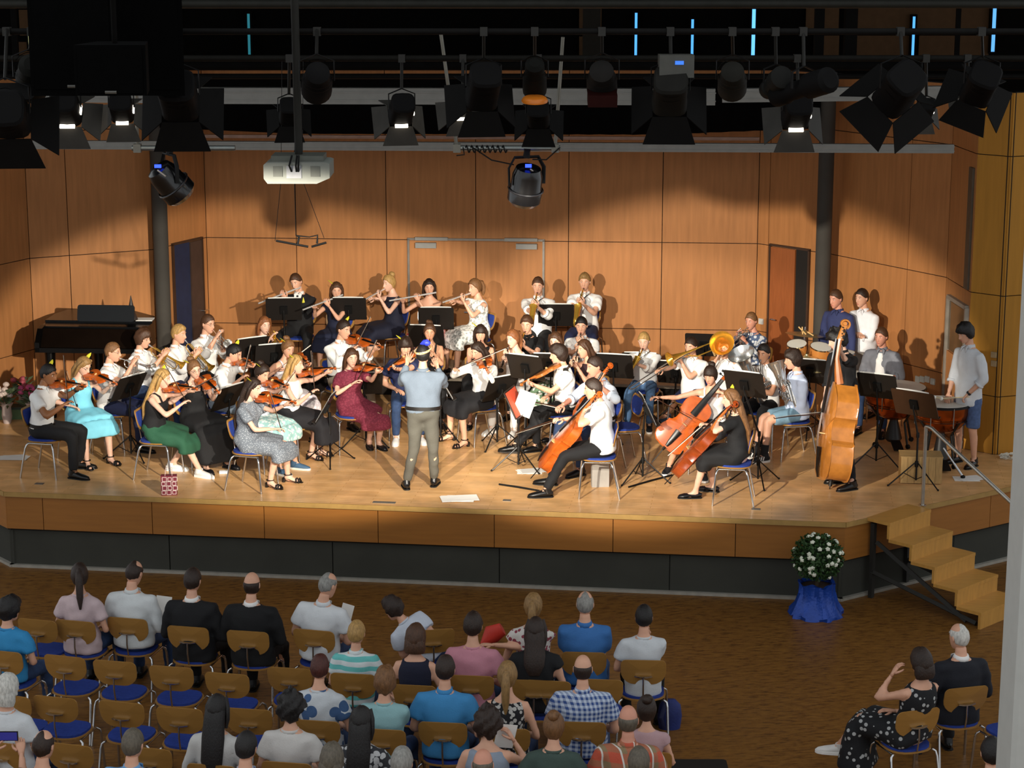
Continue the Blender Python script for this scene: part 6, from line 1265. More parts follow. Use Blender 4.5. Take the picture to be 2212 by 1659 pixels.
trumpet(p, 604, 744); p.finish(('top', cloth('1C1518', pat='floral', col2='5A3238', ps=30.), 'cap', -.03), ('trousers', BK), 'black'); seat_of(p)
# --- flutes on the platform
FZ = PZ
p = PPL('f1', 'in black suit with dark tie playing flute at the end of the platform', 'the flutist in black suit', 640, 609, -8, z0=FZ, hair=('short', 'brown'), hp=18, ha=-18, tilt=10, lean=2, grp=OG, k=1.03, spread=.2)
flute(p, 562, 654); p.finish(('suit', BK, 'long', -.06), ('trousers', BK), 'black'); seat_of(p)
q = p.sp(.40) + p.tf * .135 - p.tr * .09; MB().tube([q - UP * .06, q, q + UP * .07], [(.004, .004), (.02, .006), (.003, .003)], 6, side=p.tr).build('pocket_leaf', LEAFM, p.root, 40, p.O)
p = PPL('f2', 'with long dark hair, yellow leaf and navy dress playing flute behind a music stand', 'the flutist with long dark hair in navy', 727, 627, -10, z0=FZ, k=.95, sex='f', hair=('long', 'brown', .22), hp=12, ha=8, grp=OG)
flute(p, 658, 668); p.finish(('dress', NAVY, 'cap'), ('skirt', None, .95), 'flats', leaf=1); seat_of(p)
p = PPL('f3', 'with pinned blond hair and sleeveless navy dress seated sideways playing flute', 'the flutist with pinned blond hair', 841, 611, -58, z0=FZ, k=.98, sex='f', skin='pale', hair=('bun', 'blond'), hp=12, ha=-48, grp=OG, la=-66, lean=2)
flute(p, 787, 648); p.finish(('dress', cloth('12152A'), 'none'), ('skirt', None, .9), 'flats'); seat_of(p, -62)
p = PPL('f4', 'with long brown hair and red striped strapless dress playing flute', 'the flutist in red striped dress', 927, 620, -10, z0=FZ, k=.95, sex='f', skin='fair', hair=('long', 'dark', .2), hp=12, ha=4, grp=OG)
flute(p, 845, 649); p.finish(('dress', cloth('C8463C', pat='vstripe', col2='F0E4E0', ps=26.), 'strapless'), ('skirt', None, .95), 'flats'); seat_of(p)
p = PPL('f5', 'with braided hair and white floral off-shoulder dress playing flute', 'the flutist in white floral dress', 1026, 620, -55, z0=FZ, k=.98, sex='f', skin='fair', hair=('pony', 'lbrown', .12), hp=12, ha=-48, grp=OG, la=-60, lean=2)
flute(p, 960, 652); p.finish(('dress', cloth('EDEBE6', pat='floral', col2='A9ACA8', ps=24.), 'off'), ('skirt', None, .88), 'flats'); seat_of(p, -58)
for a in [('s1', 'with cropped hair and white long-sleeved shirt playing saxophone on the platform', 'the saxophonist with cropped hair', 1162, 617, -6, ('short', 'brown'), 'roll', (1150, 695), BK), ('s2', 'with blond quiff and white short-sleeved shirt playing saxophone on the platform', 'the saxophonist with blond quiff', 1263, 608, -10, ('quiff', 'dblond'), 'short', (1248, 695), NAVYT)]:
    p = PPL(a[0], a[1], a[2], a[3], a[4], a[5], z0=FZ, hair=a[6], hp=10, lean=2, grp=OG, k=1.03); sax(p, a[8][0], a[8][1]); p.finish(('shirt', WH, a[7], -.04), ('trousers', a[9]), 'black'); seat_of(p)
# --- woodwind rows
p = PPL('w1', 'with bun and black tank top facing out from behind the conductor', 'the player with bun and black tank top', 928, 717, 2, k=.96, sex='f', skin='mid', hair=('bun', 'brown'), hp=12, grp=OG); clarinet(p, 930, 792, True, .55, 'oboe'); p.finish(('top', BK, 'strap', -.02), ('trousers', BK), 'flats'); seat_of(p)
p = PPL('w2', 'with brown fringe and black sleeveless top behind the violist in blouse', 'the player with brown fringe and yellow leaf', 1038, 720, 2, k=.95, sex='f', skin='fair', hair=('longfringe', 'dark', .14), hp=12, grp=OG); clarinet(p, 1040, 795, True, .55, 'oboe'); p.finish(('top', BK, 'none', -.02), ('skirt', BK, .95), 'flats', leaf=1); seat_of(p)
p = PPL('w3', 'with ponytail and white lace clothes playing clarinet', 'the clarinettist in white lace', 1108, 731, -38, k=.97, sex='f', skin='pale', hair=('pony', 'auburn', .18), hp=14, grp=OG, la=-25); clarinet(p, 1082, 800); p.finish(('top', cloth('F1EDEA', pat='lace', col2='E4DEDA', ps=60.), 'none', -.05), ('trousers', cloth('EFECE8')), 'white'); seat_of(p)
p = PPL('w4', 'with side-swept hair and black shirt playing saxophone behind the clarinets', 'the saxophonist in black shirt', 1138, 700, -14, k=1.0, hair=('quiff', 'brown'), hp=14, grp=OG); sax(p, 1122, 775); p.finish(('shirt', BK, 'short', -.04), ('trousers', BK), 'black'); seat_of(p)
p = PPL('w5', 'with dark hair and white shirt playing clarinet in front of the platform', 'the clarinettist in white shirt', 1256, 703, -8, k=1.0, hair=('short', 'black'), hp=14, grp=OG); clarinet(p, 1246, 775); p.finish(('shirt', WH, 'short', -.04), ('trousers', NAVYT), 'black'); seat_of(p)
p = PPL('w6', 'with glasses and wavy brown hair playing clarinet behind the violist', 'the clarinettist in glasses', 1200, 736, -20, k=.96, sex='f', skin='pale', hair=('long', 'brown', .2), hp=14, grp=OG); clarinet(p, 1182, 808); p.finish(('blouse', WH, 'short', -.03), ('skirt', cloth('5F7A5E', pat='floral', col2='E6E4DC', ps=20.), .95), 'flats', glasses=1); seat_of(p)
p = PPL('w7', 'with curly brown hair and dark plum top playing bass clarinet sideways', 'the player in dark plum top', 1263, 753, -58, k=.96, sex='f', skin='fair', hair=('long', 'brown', .2), hp=12, grp=OG); clarinet(p, 1222, 800); p.finish(('top', cloth('2E171E'), 'none', -.02), ('trousers', BK), 'flats'); seat_of(p)
# --- cellos and double bass
p = PPL('c1', 'smiling in pale blue shirt and navy trousers playing cello behind the front cellist', 'the cellist in pale blue shirt', 1285, 791, -62, k=1.04, skin='pink', hair=('short', 'dark'), hp=16, lean=6, grp=OG, spread=.27, W=1.1); cello(p, 1327, 786, 1215, 978, (1120, 860, 1208, 880)); p.finish(('shirt', cloth('D8E2F0'), 'roll', .0), ('trousers', DJEAN), 'black'); seat_of(p)
p = PPL('c2', 'in white short-sleeved shirt and black trousers playing cello, seated at the stage edge', 'the front cellist in white shirt', 1282, 840, -94, k=1.03, hair=('short', 'dark'), hp=14, lean=6, grp=OG, spread=.27).foot(1, 1190, 1048).foot(-1, 1180, 1074); cello(p, 1306, 850, 1172, 1004, (1110, 935, 1205, 905)); p.finish(('shirt', WH, 'short', -.05), ('trousers', BK), 'black'); seat_of(p, -92)
p = PPL('c3', 'with dark fringe and white camisole bowing cello with outstretched arm', 'the cellist in white camisole', 1535, 810, -12, k=.97, sex='f', skin='fair', hair=('fringebun', 'dark'), hp=20, ha=-28, lean=6, grp=OG, spread=.28).foot(1, 1445, 1020).foot(-1, 1520, 1034); cello(p, 1577, 800, 1436, 966, (1496, 906, 1412, 858)); p.finish(('top', WH, 'strap', -.03), ('skirt', cloth('232327'), .7), 'sneaker'); seat_of(p)
p = PPL('c4', 'with long light hair and black dress seen from behind, playing cello', 'the cellist in black dress with long hair', 1580, 862, -112, k=.96, sex='f', skin='pale', hair=('long', 'lbrown', .42), hp=12, ha=-92, lean=5, grp=OG, spread=.27, la=-98).foot(1, 1540, 1062).foot(-1, 1502, 1076); cello(p, 1600, 872, 1462, 1018, (1440, 985, 1520, 915), mat=VARND); p.finish(('dress', BK, 'short'), ('skirt', None, .9), 'flats', leaf=1); seat_of(p, -98)
p = PPL('db', 'with curly black hair, black shirt and trousers standing to play double bass', 'the double bass player in black', 1808, 733, -58, k=1.0, sit=False, skin='pale', hair=('curlymop', 'black'), hp=24, ha=-78, lean=8, grp=OG, spread=.11, la=-75).foot(1, 1818, 1044).foot(-1, 1840, 1058)
# double bass: upright, ribs towards the camera
Bs = P(1795, 1038, ST + .10); S_ = PY(1846, 690, Bs[1] + .28); u = nrm(S_ - Bs); n = nrm(A([-1., -.10, 0])); e, top = fiddle('double_bass', 'double bass held by %s, its ribs turned outward' % p.tg, Bs, u, n, np.linalg.norm(S_ - Bs), BASSV)
p.arm(-1, p.reach(-1, 1813, 755, Bs[1] + .15), -UP * .5 + p.tr * .2 - A([0, .8, 0]), pn=A([-.3, .8, 0]), curl=.7); G = p.reach(1, 1776, 893, Bs[1] + .1); p.arm(1, G, pn=-UP, curl=.8); bow('double bass bow held by %s' % p.tg, G, PY(1712, 900, G[1] - .15) - G, UP, .68, 1.4)
p.finish(('shirt', BK, 'roll', -.05), ('trousers', cloth('111118')), 'black')
# --- saxophone boy, trombone, horns on the other side
p = PPL('b1', 'with blond cropped hair, white shirt and blue jeans playing small saxophone', 'the blond boy in blue jeans', 1391, 736, -14, k=.90, skin='pale', hair=('short', 'blond'), hp=18, grp=OG, seat=.43); sax(p, 1358, 800, True, .42, .8); p.finish(('shirt', WH, 'roll', -.04), ('trousers', JEAN), 'sneaker'); seat_of(p)
p = PPL('b2', 'with dark hair, white shirt and navy shorts playing trombone', 'the boy trombonist in navy shorts', 1493, 748, -32, k=.92, hair=('short', 'dark'), hp=12, grp=OG, spread=.22).foot(1, 1438, 908); trombone(p, 1366, 842, 1446, 776, 1532, 742); p.finish(('shirt', WH, 'short', -.04), ('shorts', NAVYT), 'blue'); seat_of(p)
p = PPL('b3', 'in white shirt seated behind a wide gold horn bell', 'the horn player in white shirt', 1566, 752, -14, k=.97, hair=('short', 'brown'), hp=14, grp=OG); horn(p, 1559, 741); p.finish(('shirt', WH, 'roll', -.04), ('trousers', BK), 'black'); seat_of(p)
p = PPL('b4', 'with short brown hair and blue patterned blouse playing silver trumpet at the back', 'the trumpeter in blue patterned blouse', 1623, 693, -38, k=.99, sex='f', skin='pink', hair=('short', 'lbrown'), hp=12, grp=OG); trumpet(p, 1574, 741, True, SILV); p.finish(('blouse', cloth('4A5A78', pat='floral', col2='C9CCD0', ps=18.), 'long', -.05), ('trousers', BK), 'flats'); seat_of(p)
p = PPL('b5', 'with short black hair and white shirt behind a large silver tuba', 'the tuba player in white shirt', 1650, 763, -34, k=.98, skin='mid', hair=('short', 'black'), hp=12, grp=OG); euphonium(p, 1601, 764, 1640, 862, SILV, .74, 'tuba', .165); p.finish(('shirt', WH, 'short', -.04), ('trousers', BK), 'black'); seat_of(p)
p = PPL('b6', 'in pale blue shirt, denim shorts and striped sneakers playing silver euphonium', 'the euphonium boy in denim shorts', 1714, 776, -78, k=1.0, hair=('mop', 'dark'), hp=10, grp=OG, lean=2, la=-80).foot(1, 1628, 990).foot(-1, 1650, 998); euphonium(p, 1674, 772, 1704, 876, SILV, .56, 'euphonium', .115, .0); p.finish(('shirt', cloth('C3D0EA'), 'roll', -.06), ('shorts', cloth('6C8CA0', vary=.15)), 'striped', socks='16161A'); seat_of(p, -78)
# --- percussion
p = PPL('d1', 'in dark blue shirt standing behind the drum kit', 'the boy in dark blue shirt', 1806, 645, -48, k=1.0, sit=False, skin='pink', hair=('short', 'brown'), hp=14, grp=OG); p.rest(1, 'down').rest(-1, 'down').finish(('shirt', cloth('2B335C'), 'long', -.06), ('trousers', BK), 'black')
p = PPL('d2', 'in white shirt with rolled sleeves and folded arms standing beside the drum kit', 'the standing boy with folded arms', 1862, 643, -48, k=1.0, sit=False, hair=('short', 'dark'), hp=8, grp=OG); p.rest(1, 'fold').rest(-1, 'fold').finish(('shirt', WHS, 'roll', -.06), ('trousers', cloth('C9C5BC')), 'black')
p = PPL('d3', 'in grey open shirt over white tee seated behind the timpani', 'the seated boy in grey open shirt', 1904, 727, -26, k=1.0, hair=('short', 'brown'), hp=8, ha=-38, grp=OG, skin='pink'); p.rest(1, 'front').rest(-1, 'front').finish(('shirt', cloth('7C7E86', vary=.12), 'roll', -.05), ('trousers', DJEAN), 'black', watch=-1); seat_of(p)
F = MB(); f_ = lambda h, o_, x: p.sp(h) + p.tf * o_ + p.tr * x; F.tube([f_(.46, .075, 0), f_(.38, .105, 0), f_(.2, .105, 0), f_(.06, .11, 0)], [(.03, .03), (.06, .03), (.065, .03), (.07, .03)], 10, side=p.tr); F.build('tee_shirt', WH, p.root, 50, p.O)
p = PPL('d4', 'in pale long shirt, denim shorts and black shoes standing to strike timpani with mallets', 'the timpani boy in denim shorts', 2086, 718, -62, Y=23.9, k=.98, sit=False, skin='fair', hair=('mop', 'black'), hp=26, lean=2, grp=OG, spread=.13, la=-50).foot(1, 2068, 998).foot(-1, 2103, 1008)
G1 = p.reach(1, 2046, 862, 23.9); G2 = p.reach(-1, 2083, 858, 23.8)
for sg, G, t, lab in ((1, G1, (2018, 858), 'felt mallet in the hand nearer the copper kettle of the timpani boy'), (-1, G2, (2027, 861), 'felt mallet in the watch hand of the timpani boy')):
    p.arm(sg, G, pn=-UP, curl=.9); q = ray_dist(t[0], t[1], G, .27); e = thing('mallet', lab, 'mallet', G); d = nrm(q - G); MB().tube([-d * .10, q - G], .007, 6).build('shaft', M('D8C49A', .5), e); MB().ell(q - G, (.026, .026, .024), None, 10, 7).build('felt_head', M('E8E4DA', .9), e)
p.finish(('shirt', cloth('D5D8DC'), 'roll', -.12), ('shorts', cloth('4A5E86', vary=.2, nscale=25.)), 'black', watch=-1)
# --- conductor
p = PPL('con', 'in pale grey shirt and grey trousers conducting with both hands raised, seen from behind', 'the conductor in pale grey shirt', 914, 766, 178, k=.99, sit=False, W=1.22, hair=('short', 'black'), hp=6, lean=3, spread=.13, la=180).foot(1, 938, 1050).foot(-1, 878, 1056)
p.arm(-1, p.reach(-1, 883, 772, p.hc[1] + .36), -UP * 1. + p.tr * -.35 + p.tf * .2, pn=p.tf, curl=.12, spread=.5); p.arm(1, p.reach(1, 940, 780, p.hc[1] + .36), -UP * 1. + p.tr * .35 + p.tf * .2, pn=p.tf, curl=.4)
p.finish(('shirt', cloth('667280', bump=.4), 'long', .0), ('trousers', cloth('504E46', bump=.3)), 'black')
X = MB(); T = lambda v: p.HR @ (A(v) * p.hs) + p.hc - p.O
X.tube([T([.093 * math.cos(q), .118 * math.sin(q) - .0, .055 + .05 * math.sin(q) * .6 + .02 * math.cos(q)]) for q in np.linspace(0, 6.283, 25)], [(.008, .016)] * 25, 6, cap=False); X.build('orange_headband', M('E0A050', .7, pat='check', col2='F4E0C0', ps=40.), p.root, 40)
X = MB(); X.tube([T([.0, .0, .115]), T([.03, -.05, .15]), T([.06, -.08, .175])], [(.04, .02), (.04, .03), (.01, .01)], 8); X.ell(T([.05, -.06, .14]), (.04, .03, .035), None, 8, 6); X.build('blue_rosette', M('2A3AD0', .5), p.root, 40)
p = None
# --- music stands
for a in [(278, 836, 238, 'facing the end violinist', (284, 990)), (492, 858, 240, 'between the long black dress and the grey dress', (497, 996)), (704, 880, 264, 'low and edge-on in front of the white sleeveless top', (714, 1000)),
          (784, 829, 190, 'with its dark back turned before the maroon dress', (791, 962)), (958, 832, 100, 'edge-on beside the conductor hip', (952, 952))]:
    stand(a[0], a[1], a[2], a[3], base=a[4], legrot=random.uniform(0, 2), tilt=30, sheet=1)
for a in [(613, 668, 185, 'before the flutist in black suit', PZ, 27.75), (753, 667, 180, 'on the platform before the flutist in navy', PZ, 27.75), (942, 688, 180, 'on the platform before the red striped dress', PZ, 27.75), (1201, 681, 180, 'shared by the two platform saxophonists', PZ, 27.75),
          (921, 727, 170, 'behind the bun of the tank top player', ST, 27.1), (541, 755, 215, 'nearer the piano before the floral trumpeter', ST, 26.), (592, 769, 200, 'second one before the floral trumpeter', ST, 25.6),
          (1136, 794, 150, 'behind the bowl-cut violist scroll', ST, 24.7), (1326, 791, 165, 'behind the cello scroll of pale blue shirt', ST, 25.3), (1520, 745, 170, 'carrying a red folder behind the trombone', ST, 26.6), (1750, 802, 160, 'with white sheets behind the euphonium boy', ST, 25.5), (1190, 790, 170, 'half hidden behind the clarinettist in glasses', ST, 25.2)]:
    stand(a[0], a[1], a[2], a[3], z0=a[4], Y=a[5], legrot=random.uniform(0, 2), tilt=22, sheet='C8303A' if 'red folder' in a[3] else 1)
for a in [(1082, 838, 40 + 180, 'turned to the violist in white blouse', (1074, 965)), (1112, 868, 75, 'carrying an orange folder before the front cello', (1120, 1014)), (1384, 786, 170, 'before the blond boy in blue jeans', (1383, 912)), (1458, 805, 160, 'before the boy trombonist', (1458, 916)),
          (1398, 884, 95, 'edge-on in the gap before the outstretched bow', (1388, 1040)), (1609, 830, 150, 'behind the black dress cellist head', (1637, 1045)), (1896, 834, 150, 'behind the double bass player back', (1892, 1006)), (1976, 872, 140, 'with wide brown desk by the handrail', (1978, 1048))]:
    stand(a[0], a[1], a[2], a[3], base=a[4], legrot=random.uniform(0, 2), tilt=25, sheet='D8502E' if 'orange' in a[3] else 1, mat=M('3A2414', .5) if 'brown desk' in a[3] else None, w_=.56 if 'brown' in a[3] else .49)
c = PY(1134, 872, P(1120, 1014, ST)[1] - .08); o = MB().box((0, 0, 0), (.22, .012, .31), rotx(.1)).build('hanging_sheet', PAPER, None, 0); o.location = tuple(c); o.rotation_euler = (0, .35, -.1); tag(o, 'white sheet hanging from the orange folder stand', 'sheet music')
chair(*P(1345, 1000, ST)[:2], ST, -75, 'empty plywood chair with blue cushion between the two cello pairs', 'musicians chairs')

# ---------------------------------------------------------------- the audience
AG = 'audience members'
def aud(key, who, tg, px, py, hair, top, face=None, k=1., sex='m', W=1., bot=None, z0=0., grp=AG, seat=True, rest=('lap', 'lap'), lean=-2, hp=6, ha=None, tilt=0., skin='fair', lx=None, shoes='black', la=None, cross=False, cf=None, **k2):
    if face is None: face = float(np.interp(px, [0, 600, 1400], [164, 170, 177]))
    p = Person(key, who, tg, px, py, face, z0=0., k=k, sex=sex, W=W, hair=hair, lean=lean, hp=hp, ha=ha, tilt=tilt, skin=skin, lx=lx, la=la, cross=cross, grp=grp)
    for sg, r in ((1, rest[0]), (-1, rest[1])):
        if isinstance(r, tuple): p.arm(sg, p.reach(sg, r[0], r[1], p.hc[1] + (r[2] if len(r) > 2 else .15)), curl=.6)
        else: p.rest(sg, r)
    p.finish(top, bot or ('trousers', DJEAN), shoes, vox=.022, **k2)
    if seat:
        c = p.O + p.lf * .05; az = math.degrees(math.atan2(p.lf[0], -p.lf[1])); chair(c[0], c[1], 0, az if cf is None else cf, 'plywood chair with blue seat under %s' % tg, 'audience chairs')
    return p
G1 = cloth('1A1816', vary=.1)
LW_ = cloth('B9C6CF'); PINKT = cloth('C98796'); BLUEP = cloth('3F78B8'); TEAL = cloth('5FAFB4')
aud('g1', 'with ponytail and pale pink top in the front row', 'the woman in pale pink top', 172, 1243, ('pony', 'dark', .28), ('blouse', cloth('CDB6B8'), 'short', -.08), sex='f', ha=190, hp=14)
aud('g2', 'in white shirt looking down at a programme in the front row', 'the man beside the pale pink top', 290, 1238, ('thin', 'dark'), ('shirt', cloth('D8DCDC'), 'roll', -.05), ha=160, hp=24, W=1.12)
aud('g3', 'in black suit jacket and white collar with dark hair in the front row', 'the dark-haired man in suit', 416, 1254, ('short', 'dark'), ('suit', BK, 'long', -.1), W=1.2, bot=('trousers', BK))
aud('g4', 'bald in black suit jacket in the front row', 'the bald man in black suit', 544, 1263, ('bald', 'dark'), ('suit', cloth('0A0A0C'), 'long', -.1), W=1.2, bot=('trousers', BK))
aud('g5', 'grey-haired in white shirt turned sideways reading a sheet in the front row', 'the man reading a sheet', 708, 1264, ('thin', 'grey'), ('shirt', cloth('D9DCDE'), 'short', -.05), face=165, ha=140, hp=20, lx=6, W=1.12)
aud('g6', 'child with dark hair and white tee leaning far over to one side', 'the leaning child', 850, 1313, ('mop', 'dark'), ('tee', cloth('C9D0DC'), 'short', -.06), k=.82, face=190, lx=-38, ha=238, hp=30, lean=14)
aud('g7', 'with pale ponytail and white floral top resting an arm sideways', 'the woman with pale ponytail', 1152, 1309, ('pony', 'dblond', .2), ('top', cloth('D4CFC8', pat='floral', col2='8A3A48', ps=24.), 'cap', -.05), sex='f', k=1.03, rest=((1045, 1392, -.1), 'lap'))
aud('g8', 'with grey hair and blue polo shirt in the front row', 'the grey-haired man in blue polo', 1264, 1305, ('thin', 'grey'), ('polo', cloth('3B73B4'), 'short', -.06), W=1.15, rest=('fold', 'fold'))
aud('g9', 'boy with black hair and white tee at the open end of the front row', 'the boy in white tee at the row end', 1391, 1334, ('short', 'black'), ('tee', cloth('CFD3D6'), 'short', -.1), k=.92, rest=('chin', 'lap'), bot=('trousers', BK))
aud('h1', 'child with dark hair and bright blue tee near the piano side edge', 'the child in bright blue tee', 20, 1316, ('mop', 'black'), ('tee', cloth('2F8AC0'), 'short', -.06), k=.92, face=165, ha=140)
aud('h2', 'child with fair hair and turquoise striped polo', 'the child in striped polo', 770, 1368, ('short', 'blond'), ('polo', cloth('6CC4C0', pat='hstripe', col2='DCE4E4', ps=11.5), 'short', -.06), k=.88)
aud('h3', 'with brown bob and navy sleeveless top', 'the woman with brown bob', 898, 1377, ('bob', 'brown'), ('top', cloth('14172E'), 'none', -.04), sex='f', k=.97)
aud('h4', 'with dark quiff and pink tee', 'the man in pink tee', 1022, 1352, ('quiff', 'dark'), ('tee', PINKT, 'short', -.06), hp=4, W=1.05)
aud('h5', 'with long dark hair and black top directly behind the pale ponytail', 'the woman with long dark hair', 1157, 1362, ('long', 'dark', .18), ('top', BK, 'cap', -.05), sex='f', W=1.15)
aud('i1', 'white-haired woman in white tee near the picture edge', 'the white-haired woman', 16, 1487, ('bob', 'white'), ('tee', cloth('D3D6D8'), 'short', -.06), sex='f', W=1.2)
aud('i2', 'with dark red hair and white floral blouse', 'the woman with dark red hair', 691, 1443, ('short', 'red'), ('blouse', cloth('C9CED2', pat='floral', col2='3E5C86', ps=9.), 'short', -.06), sex='f', W=1.1)
aud('i3', 'boy with tousled fair hair and pale teal tee', 'the boy in pale teal tee', 831, 1472, ('mop', 'lbrown'), ('tee', cloth('8FB9BC'), 'short', -.06), k=.93, rest=('chin', 'lap'))
aud('i4', 'with cropped brown hair and bright blue polo shirt', 'the man in bright blue polo', 962, 1446, ('short', 'dark'), ('polo', cloth('3F8CC4'), 'short', -.06), W=1.12)
aud('i5', 'with low blond ponytail and black patterned sleeveless top', 'the woman with low blond ponytail', 1096, 1459, ('pony', 'dblond', .26), ('top', cloth('17161A', pat='floral', col2='B9B6B0', ps=26.), 'none', -.04), sex='f')
aud('i6', 'balding in blue and white checked shirt', 'the balding man in checked shirt', 1259, 1445, ('bald', 'dark'), ('shirt', cloth('C4D0E2', pat='check', col2='33508C', ps=24.), 'short', -.06), W=1.22)
aud('j1', 'with very long black hair and white top', 'the woman with very long black hair', 469, 1532, ('long', 'black', .40), ('blouse', cloth('C4C2BE'), 'long', -.05), sex='f')
aud('j2', 'with curly black hair and white knit top', 'the woman with curly black hair', 629, 1527, ('curly', 'black'), ('blouse', cloth('CFCBC6'), 'short', -.05), sex='f', W=1.15)
aud('j3', 'with straight black hair and black and white patterned top', 'the woman in black and white pattern', 781, 1558, ('long', 'black', .36), ('blouse', cloth('2C2C30', pat='floral', col2='B8B8B8', ps=20.), 'short', -.05), sex='f')
aud('j4', 'with curly brown hair and grey tank top fanning herself', 'the woman in grey tank top', 1053, 1562, ('curly', 'dark'), ('top', cloth('8C97A6'), 'none', -.05), sex='f', W=1.1, rest=((1098, 1580, .15), 'lap'))
aud('j5', 'with pinned brown hair and dark green tee', 'the woman in dark green tee', 1196, 1569, ('bun', 'lbrown'), ('tee', cloth('3E4F48'), 'short', -.05), sex='f', W=1.15)
aud('j6', 'bald in red plaid shirt', 'the bald man in red plaid', 1357, 1556, ('bald', 'greybrown'), ('shirt', cloth('C4563E', pat='plaid', col2='8C7858', ps=8.), 'short', -.05), W=1.2, skin='pink')
aud('j7', 'child with dark tied hair and pale pink top at the row end', 'the child in pale pink top', 1397, 1532, ('bun', 'dark'), ('top', cloth('B9979A'), 'cap', -.05), sex='f', k=.86)
aud('k1', 'with thinning dark hair and dark shirt near the picture edge', 'the man with thinning dark hair', 94, 1611, ('thin', 'dark'), ('tee', BK, 'short', -.06), W=1.1)
aud('k0', 'mostly outside the picture, holding up a glowing phone with both hands', 'the phone holder', -48, 1628, ('short', 'dark'), ('tee', BK, 'short', -.06), rest=((44, 1606, .36), (-4, 1604, .36)))
aud('k2', 'with cropped grey-brown hair and light blue polo', 'the man in light blue polo', 287, 1608, ('short', 'greybrown'), ('polo', cloth('6FA4D2'), 'short', -.06), W=1.12)
aud('k3', 'with short black hair in the last visible row', 'the black-haired man in the last row', 532, 1614, ('short', 'black'), ('shirt', cloth('AEB6C8'), 'short', -.06))
aud('k4', 'with grey-brown bob in the last visible row', 'the woman with grey-brown bob', 717, 1640, ('bob', 'greybrown'), ('blouse', cloth('6A6A70'), 'short', -.06), sex='f')
aud('k5', 'with ash grey hair cut by the lower picture edge', 'the ash grey person', 868, 1648, ('grey', 'grey'), ('tee', cloth('5A6270'), 'short', -.06))
aud('k6', 'bald with rosy scalp cut by the lower picture edge', 'the bald man at the lower edge', 1043, 1652, ('bald', 'greybrown'), ('tee', cloth('50586A'), 'short', -.06), skin='pink')
aud('k7', 'with salt and pepper hair behind the red plaid shirt', 'the man behind the red plaid shirt', 1380, 1648, ('short', 'greybrown'), ('tee', cloth('383C40'), 'short', -.06))
aud('r1', 'in black white-dotted dress with crossed legs seated apart from the rows', 'the woman in dotted dress', 1990, 1430, ('bob', 'dark'), ('dress', cloth('101216', pat='dots', col2='A9ABAA', ps=17.), 'none'), face=212, sex='f', W=1.1, ha=205, la=246, cf=200, lean=-12, bot=('longskirt', None, .98), cross=-1, rest=('front', (1938, 1440, .1)), skin='fair', shoes='white')
aud('r2', 'white-haired in dark jacket seated beside the dotted dress', 'the white-haired man in dark jacket', 2072, 1376, ('thin', 'white'), ('suit', cloth('12151F'), 'long', -.1), face=195, ha=210, W=1.12, bot=('trousers', BK))
aud('r3', 'with black hair cut by the picture corner below the empty chair', 'the black-haired person in the corner', 2142, 1626, ('short', 'black'), ('tee', cloth('2A2E3A'), 'short', -.06))
# empty chairs: centre of the backrest in the photograph
for x, y, lab in [(92, 1366, 'front-row chair between the bright blue tee and pale pink top'), (152, 1446, 'second-row chair behind the pale pink top'), (257, 1457, 'second-row chair behind the white shirt'), (378, 1469, 'second-row chair behind the suited man with dark hair'), (500, 1484, 'second-row chair behind the bald man in suit'),
                  (633, 1472, 'second-row chair behind the man reading a sheet'), (36, 1532, 'third-row chair close to the white-haired woman'), (131, 1536, 'third-row chair two seats from the white-haired woman'), (273, 1547, 'third-row chair above the light blue polo'), (396, 1560, 'third-row chair beside the very long black hair'), (545, 1562, 'third-row chair between the long black hair and curly black hair'),
                  (1300, 1497, 'third-row chair beside the checked shirt'), (164, 1640, 'last-row chair beside the thinning dark hair'), (330, 1648, 'last-row chair beside the light blue polo'), (1190, 1500, 'chair behind the black top with long dark hair'), (900, 1490, 'chair behind the brown bob')]:
    c = P(x, y, .70); chair(c[0], c[1] + .21, 0, float(np.interp(x, [0, 600, 1400], [163, 169, 177])) + random.uniform(-3, 3), 'empty blue-seated ' + lab, 'audience chairs')
c = P(2190, 1530, .72); chair(c[0] + .02, c[1] + .15, 0, 205, 'empty blue-seated chair beside the white-haired man, half behind the pale post', 'audience chairs')
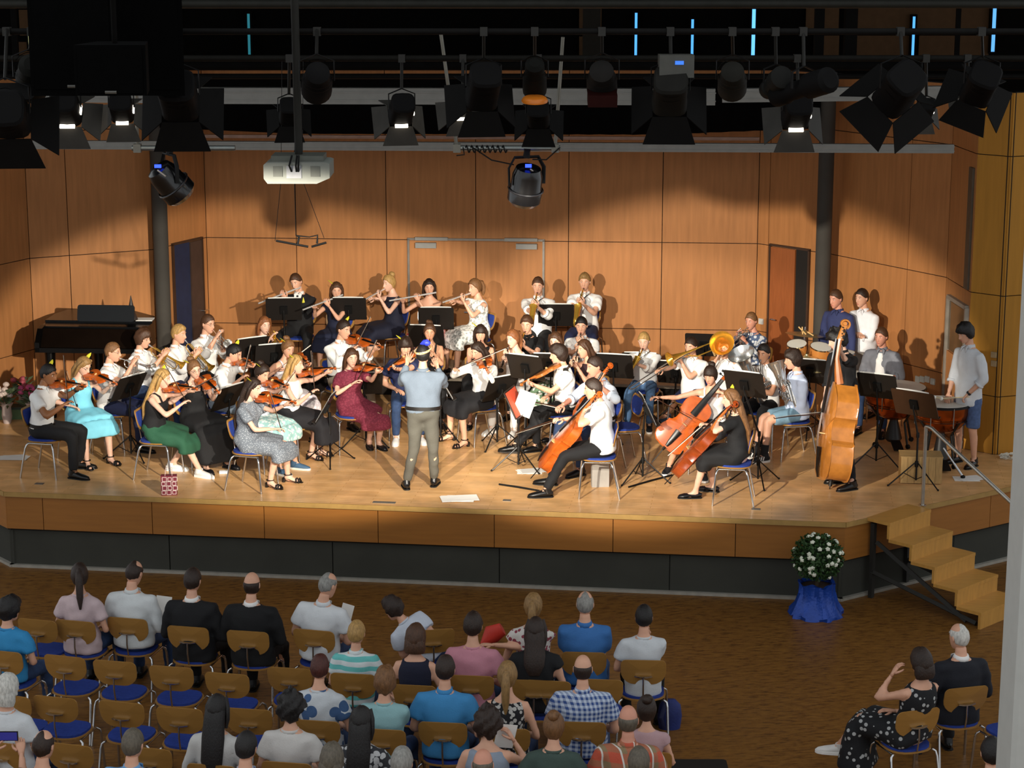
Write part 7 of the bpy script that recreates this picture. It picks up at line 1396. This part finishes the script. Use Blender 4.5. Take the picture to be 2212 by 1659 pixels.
# things in the audience
def paper_at(px, py, Y, lab, rx, rz, sz=(.15, .21)): o = MB().box((0, 0, 0), (sz[0], .004, sz[1])).build('programme_sheet', PAPER, None, 0); o.location = tuple(PY(px, py, Y)); o.rotation_euler = (rx, .2, rz); return tag(o, lab, 'programme')
Yg = lambda k_: PEOPLE[k_].hc[1]
paper_at(352, 1311, Yg('g2') + .1, 'white programme held up beside the front-row white shirt', -.4, .2); paper_at(748, 1327, Yg('g5') + .25, 'white sheet read by the turned grey-haired man', -.2, -.3, (.12, .2)); paper_at(1092, 1590, Yg('j4') + .2, 'white fan of the woman in grey tank top', .1, .3, (.16, .2))
o = MB().box((0, 0, 0), (.15, .010, .075)).build('case', M('15151A', .4), None, 0); o.name = 'smartphone'; c = PY(18, 1590, Yg('k0') + .36); o.location = tuple(c); tag(o, 'smartphone with violet glowing screen held up at the picture edge', 'phone'); MB().box((0, -.0055, 0), (.135, .002, .064)).build('screen', M('2A2A70', .3, emit=.6), o, 0)
k = PEOPLE['k1']
q = P(1446, 1572, .0); e = thing('backpack', 'navy backpack on the floor beside the pale pink child', 'bag', q); X = MB(); X.tube([A([0, 0, 0]), A([0, 0, .12]), A([0, 0, .23]), A([0, .01, .28])], [(.10, .07), (.115, .08), (.10, .07), (.05, .035)], 14, side=A([1., 0, 0])); X.build('bag', M('1E2C6A', .7, vary=.2, bump=.3), e, 50); MB().tube([A([-.05, -.09, .28]), A([-.09, -.14, .15]), A([-.06, -.10, .03])], [(.02, .006)] * 3, 6).build('strap', M('141C44', .7), e)
q = P(1062, 1372, .55); o = MB().tube([A([-.09, 0, -.09]), A([0, .02, 0]), A([.10, 0, .06])], [(.02, .03), (.09, .05), (.06, .03)], 10).build('red_bag', M('C03020', .6, vary=.1), None, 60); o.name = 'red_bag'; o.location = tuple(PY(1062, 1372, Yg('g7') + .1)); tag(o, 'red bag on the lap between pink tee and pale ponytail', 'bag')
q = P(1502, 1688, .0); e = thing('dark_case', 'dark case lying on the floor at the lower edge by the red plaid shirt', 'case', q + A([0, 0, 0]), .0); MB().prism(rrect(.28, .16, .04, 4), 0, .14).build('case', M('0C1414', .6), e, 30); MB().tube([A([-.08, -.17, .07]), A([-.06, -.21, .09]), A([.06, -.21, .09]), A([.08, -.17, .07])], .01, 6).build('handle', BLACK, e)
run_remesh()
